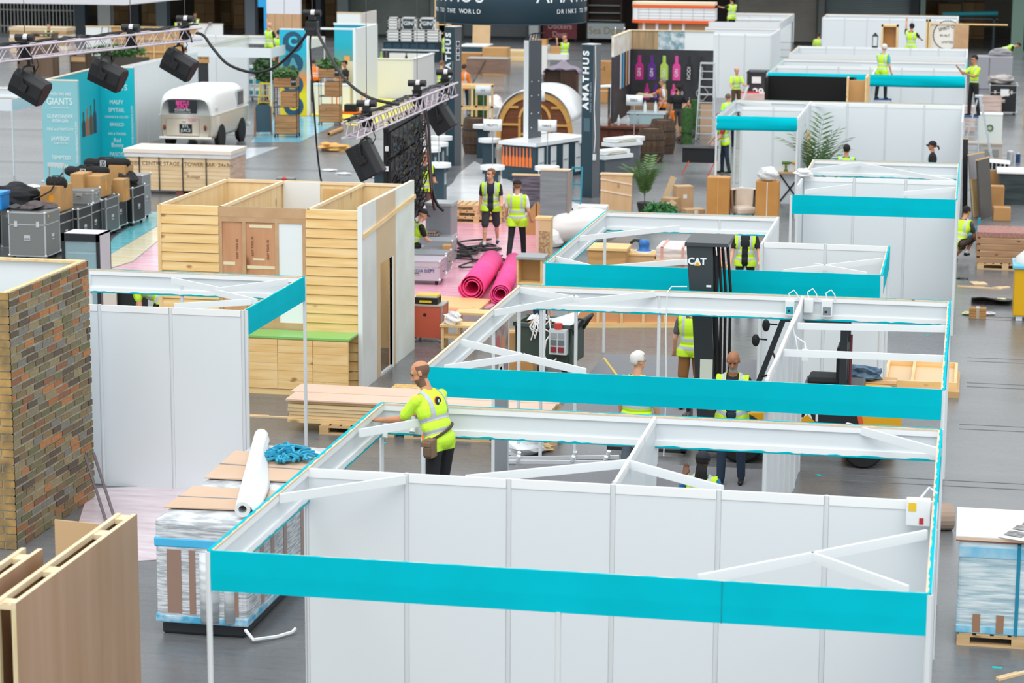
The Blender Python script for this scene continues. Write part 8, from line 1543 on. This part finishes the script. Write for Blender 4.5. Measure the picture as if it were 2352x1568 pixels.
# patterned carpet-tile stack on pallet
p = foot(2308, 612); pallet('pallet carrying the stack of patterned slabs at the right edge', (p[0], p[1], 0), 1.2, 1.0); t = thing('slab_stack', 'stack of pinkish patterned slabs with timber spacers on a pallet', 'slabs', (p[0], p[1], .146)); 
for k in range(5): MB().bx(-.62-.02*(k % 2), -.5, k*.14, .62, .6, k*.14+.1).build('slab', M('b08a6c', .6, kind='woodx', col2='9a7454') if k < 4 else M('b3857c', .9, kind='mottle', col2='8a5f58', scale=30), t); MB().bx(-.55, -.48, k*.14+.1, .55, .5, k*.14+.14).build('spacer', PALW, t) if k < 4 else None
p = foot(2345, 738); t = thing('yellow_crate', 'bright yellow crate capped with white and blue film at the right edge', 'crate', p); MB().bx(-.16, 0, .1, .9, .9, 1.06).build('body', M('dba800', .4), t, bevel=.02); MB().bx(-.2, -.04, 1.0, .94, .94, 1.08).build('blue_film_edge', M('6ac0dc', .3), t, bevel=.02); mb = MB().ell((.37, .45, 1.05), (.55, .48, .32), 16, 8); mb.build('white_film_cap', M('e6e4e0', .3), t, smooth=True)
for x in (-.1, .3, .75): MB().bx(x, .05, 0, x+.12, .85, .1).build('foot_block', WHITE, t)
t = thing('strapped_bundle', 'small strapped bundle of brown board on the bare floor at the right', 'bundle', foot(2245, 730)); [MB().bx(-.16, -.12, k*.05+.002, .16, .15, k*.05+.048).build('board', CARD2, t) for k in range(4)]; MB().bx(-.03, -.125, 0, .03, .155, .205).build('tape', M('b8a890', .2), t)
for i, (px, py, w, d, rz, lab) in enumerate(((2250, 662, .9, .08, -.1, 'long pale wooden offcut on the floor at the right'), (2248, 652, .3, .3, .3, 'square pale ply offcut on the floor at the right'), (2300, 662, .4, .1, .7, 'short pale offcut nearest the yellow crate'), (2330, 1552, .5, .05, .8, 'thin wooden offcut on the floor at the bottom right'), (600, 958, 1.2, .06, .02, 'pale batten on the floor left of the board stack'))):
    o = MB().bx(-w/2, -d/2, 0, w/2, d/2, .025).bx(-w/2, d*.2, .025, w*.1, d/2, .035).build('wood_offcut', M('e0c49c', .7)); o.location = foot(px, py); o.rotation_euler.z = rz; tag(o, lab, 'offcut')
t = thing('rubber_sheet', 'folded black rubber sheet on the floor at the right', 'sheet', foot(2278, 695)); MB().grid(lambda a, b_: ((a-.5)*.8, (b_-.5)*.7, .03+.10*max(0, 1-b_*2.2)*(1+.3*math.sin(a*6))), 12, 10).build('sheet', M('2c2a2a', .5), t, smooth=True, solid=.02)
for i, (px, py, c_, lab) in enumerate(((2210, 640, '5a5a5c', 'grey rag on the floor by the white booth corner'), (2300, 690, 'd6dca0', 'pale yellow crumpled paper on the rubber sheet'), (2225, 722, 'dce0a8', 'pale yellow paper beside the strapped bundle'), (2270, 722, 'e8e8e8', 'white paper right of the strapped bundle'))): crumple('paper_scrap', lab, 'scrap', foot(px, py), (.14, .1, .03), M(c_, .7), 80+i, 10, .4)
for i, (px, py) in enumerate(((2290, 1533), (880, 1018), (1880, 1091), (1410, 834), (2130, 770))):
    o = MB().bx(-.05, -.03, 0, .05, .03, .004).build('teal_scrap', M('12b4b4', .7)); o.location = foot(px, py); o.rotation_euler.z = i; tag(o, ('teal fabric scrap at the bottom right', 'teal fabric scrap by the white post foot', 'teal fabric scrap on the dark carpet', 'teal fabric scrap near the man in shorts', 'teal fabric scrap beneath the white beams')[i], 'scrap')
for i, (y0, y1, x0, x1, lab) in enumerate(((8.1, 14.0, .05, 3.95, 'grey carpet in the booth ahead of the forklift'), (8.1, 12.2, 4.05, 5.95, 'dark grey carpet strip right of the full-height partition'), (3.05, 5.95, .05, 5.95, 'dark grey carpet behind the nearest booth wall'), (16.1, 21.9, .05, 2.95, 'grey carpet inside the L-shaped booth'))):
    sheet('booth_carpet', lab, 'carpet', [(x0, y0, 0), (x1, y0, 0), (x1, y1, 0), (x0, y1, 0)], M('85868b', .95, kind='mottle', col2='7a7b80', scale=40) if i in (0, 3) else M('55565b', .95, kind='mottle', col2='4c4d52', scale=40), .005)

# ================================================================ far background
YK = 88.; x0, x1 = atY(1450, 30, YK).x, atY(1642, 30, YK).x; z0, z1 = atY(1500, 52, YK).z, atY(1500, 12, YK).z; t = thing('tiled_kiosk', 'white tiled kiosk canopy with orange bands at the top of the view', 'kiosk', (x0, YK, 0)); w = x1-x0
def oval(z, r=.0): return [(w-.0, -.0-r), (.5, -r)]+[(.5+(.5+r)*math.cos(a), .5+(.5+r)*math.sin(a)) for a in [1.5*math.pi-math.pi*i/12 for i in range(13)]]+[(w, 1.+r)]
for zz0, zz1, r, m_, nm in ((z0, z1, 0, M('eef0f2', .3), 'tiled_band'), (z0-.02, z0+.12, .03, M('e8632a', .4), 'orange_band'), (z1-.12, z1+.02, .03, M('e8632a', .4), 'orange_band'), (z1+.02, z1+.14, .02, M('ead9bc', .6), 'timber_rim')): MB().prism(oval(0, r), zz0, zz1, 'z').build(nm, m_, t)
for k in range(7): MB().bx(.3+k*(w-.3)/7, -.012, z0+.1, .31+k*(w-.3)/7, -.002, z1-.1).build('tile_joint', M('8a9096', .5), t)
for k in range(4): MB().bx(.3, -.012, z0+.18+k*.13, w, -.002, z0+.19+k*.13).build('tile_joint', M('8a9096', .5), t)
MB().bx(.3, .2, 0, w, .25, z0).build('back_wall', M('b8926c', .6), t)
for k in range(4): MB().bx(.5+k*.6, .1, 0, .62+k*.6, .2, z0).build('white_post', M('e6dfe0', .5), t)
for (px0, px1, py0, py1, c_, wd_, tc_, lab, sz) in ((1247, 1325, 52, 88, '6e2a34', 'Dockers\nDogs', 'd9a8a4', 'maroon stall sign with pale script lettering', .42), (1349, 1434, 54, 88, 'a9b4b6', 'Sea Dogs', '9a8048', 'pale stall sign with gold lettering', .55)):
    a, b_ = atY(px0, py1, 107), atY(px1, py0, 107); t = thing('stall_sign', lab, 'sign', (a.x, 107, 0)); MB().bx(0, 0, a.z, b_.x-a.x, .2, b_.z).build('board', M(c_, .6), t); text(wd_, t, ((b_.x-a.x)/2, -.01, (a.z+b_.z)/2), sz, M(tc_, .6), sx=.9); MB().bx(.05, .02, 0, .1, .1, a.z).bx(b_.x-a.x-.1, .02, 0, b_.x-a.x-.05, .1, a.z).build('leg', DARK, t)
a, b_ = atY(1350, 52, 107.5), atY(1425, 0, 107.5); t = thing('food_kiosk', 'dim food kiosk hatch with steel shelves above the pale stall sign', 'kiosk', (a.x, 107.5, 0)); MB().bx(0, .9, 0, b_.x-a.x, 1, 4.2).build('back', M('4a3a30', .7), t); [MB().bx(0, .2, a.z+.1+k*.4, b_.x-a.x, .9, a.z+.14+k*.4).build('shelf', M('9aa4a6', .3, .5), t) for k in range(3)]; MB().bx(-.1, 0, 0, 0, 1, 4.2).bx(b_.x-a.x, 0, 0, b_.x-a.x+.1, 1, 4.2).build('jamb', M('3a2a22', .7), t)
rnd = random.Random(77); k = 0
for px, py in ((275, 62), (340, 60), (470, 60), (530, 62), (560, 62), (680, 60), (770, 62), (2150, 60), (2180, 62), (2235, 60)):
    p = atY(px, py, 114+rnd.random()*4); t = thing('boxed_pallet', 'dim stack of cartons '+('left of the first dark column', 'between the dark columns at far left', 'behind the two men under the gallery', 'left of the grey column', 'beside the grey column', 'behind the tall white stand', 'near the first shutter', 'left in the far right store', 'in the middle of the far right store', 'deep in the far right store')[k], 'cartons', (p.x, p.y, 0)); k += 1
    for i in range(2):
        for j in range(3): MB().bx(-.6+i*.61, 0, .15+j*.62, -.01+i*.61, 1.0, .75+j*.62).build('carton', M('a88a60', .8, kind='tint', col2='8a6a44'), t)
    MB().bx(-.62, -.02, 0, .62, 1.02, .13).build('pallet', M('8a6f4c', .8), t)
t = thing('steel_cage', 'tall pale cage bars in the dark far left corner', 'cage', (atY(-30, 60, 107).x, 107.4, 0)); cw = atY(180, 60, 107).x-atY(-30, 60, 107).x
for k in range(26): MB().bx(k*cw/26, 0, 0, k*cw/26+.05, .05, 4.3).build('bar', M('a8aaa8', .5), t)
for z in (.3, 1.2, 2.2): MB().bx(0, -.01, z, cw, .03, z+.05).build('rail', M('a8aaa8', .5), t)
tubeobj('teal_duct', 'long teal tube lying on racks at the far right', 'tube', atY(2165, 33, 106), atY(2292, 31, 106), .13, M('117a84', .5), .11)
t = thing('tube_rack', 'dark trestle carrying the long teal tube', 'trestle', (atY(2228, 60, 106).x, 106, 0)); zz = atY(2228, 34, 106).z-.15
for x in (-1.2, 1.2): MB().bx(x-.05, -.3, 0, x+.05, .3, zz).build('leg', M('2a3a3c', .6), t)
MB().bx(-1.4, -.3, zz-.06, 1.4, .3, zz).build('deck', M('3a4446', .6), t)
lean('tan frame panel standing at the very right edge', 2356, 290, .5, 2.4, 1.2, M('c8a050', .5), .02, .06)
rollcage('wire cage trolley behind the white booths by the dark bin', 1795, 160, .9, 1.2, .6, '4a4e50', False)

o = MB().bx(-.02, -1.9, 0, .02, 1.9, .003).build('floor_tape', M('d9b84a', .6)); q = at(1425, 873); o.location = (q.x, q.y, .006); o.rotation_euler.z = -math.atan2(at(1470, 935).x-at(1380, 815).x, at(1470, 935).y-at(1380, 815).y)+math.pi; tag(o, 'yellow tape line on the grey carpet behind the white-haired man', 'tape')
lean('narrow pine plank leaning against the white booth wall by the tall palm', 1857, 470, .1, 1.9, .4, PINEZ, .1, .05)
t = thing('white_plank', 'white plank carried upright by the man in the long-sleeved lime shirt', 'plank', (atY(1695, 225, 66.4).x, 66.4, 0)); MB().beam((0, 0, .2), (.35, .1, 1.15), .16, .04).build('plank', WHITE, t); MB().beam((-.03, 0, .18), (0, 0, .26), .17, .045).build('end_cap', M('d9cbb8', .6), t)
t = thing('paper_stack', 'pinkish stack of sheets with a red sheet on top before the dark bin', 'stack', foot(1722, 240)); MB().bx(-.75, 0, 0, .6, .8, .42).build('sheets', M('e3c4c0', .6, kind='film', col2='d8b0ac', scale=6), t); MB().bx(-.4, .1, .42, .3, .6, .45).build('red_sheet', M('d02a34', .5), t)
crumple('cable_tangle', 'tangle of white cables and film at the corner of the shallow fascia booth', 'cables', (3.02, 27.9, 2.5), (.16, .2, .1), M('e6e8ea', .4), 91, 12, .4)
for i, (px, py) in enumerate(((2232, 528), (2222, 545))): q = thing('teal_bracket', ('upright teal bracket on the floor by the slab pallet', 'fallen teal bracket on the floor by the slab pallet')[i], 'bracket', foot(px, py), .5*i); MB().bx(-.2, -.04, 0, .2, .04, .08).build('arm', M('1a94b0', .5), q); MB().bx(.14, -.05, 0, .2, .05, .3-.18*i).build('plate', M('1a94b0', .5), q)
if "flush_people" in globals(): flush_people()
flush_text()
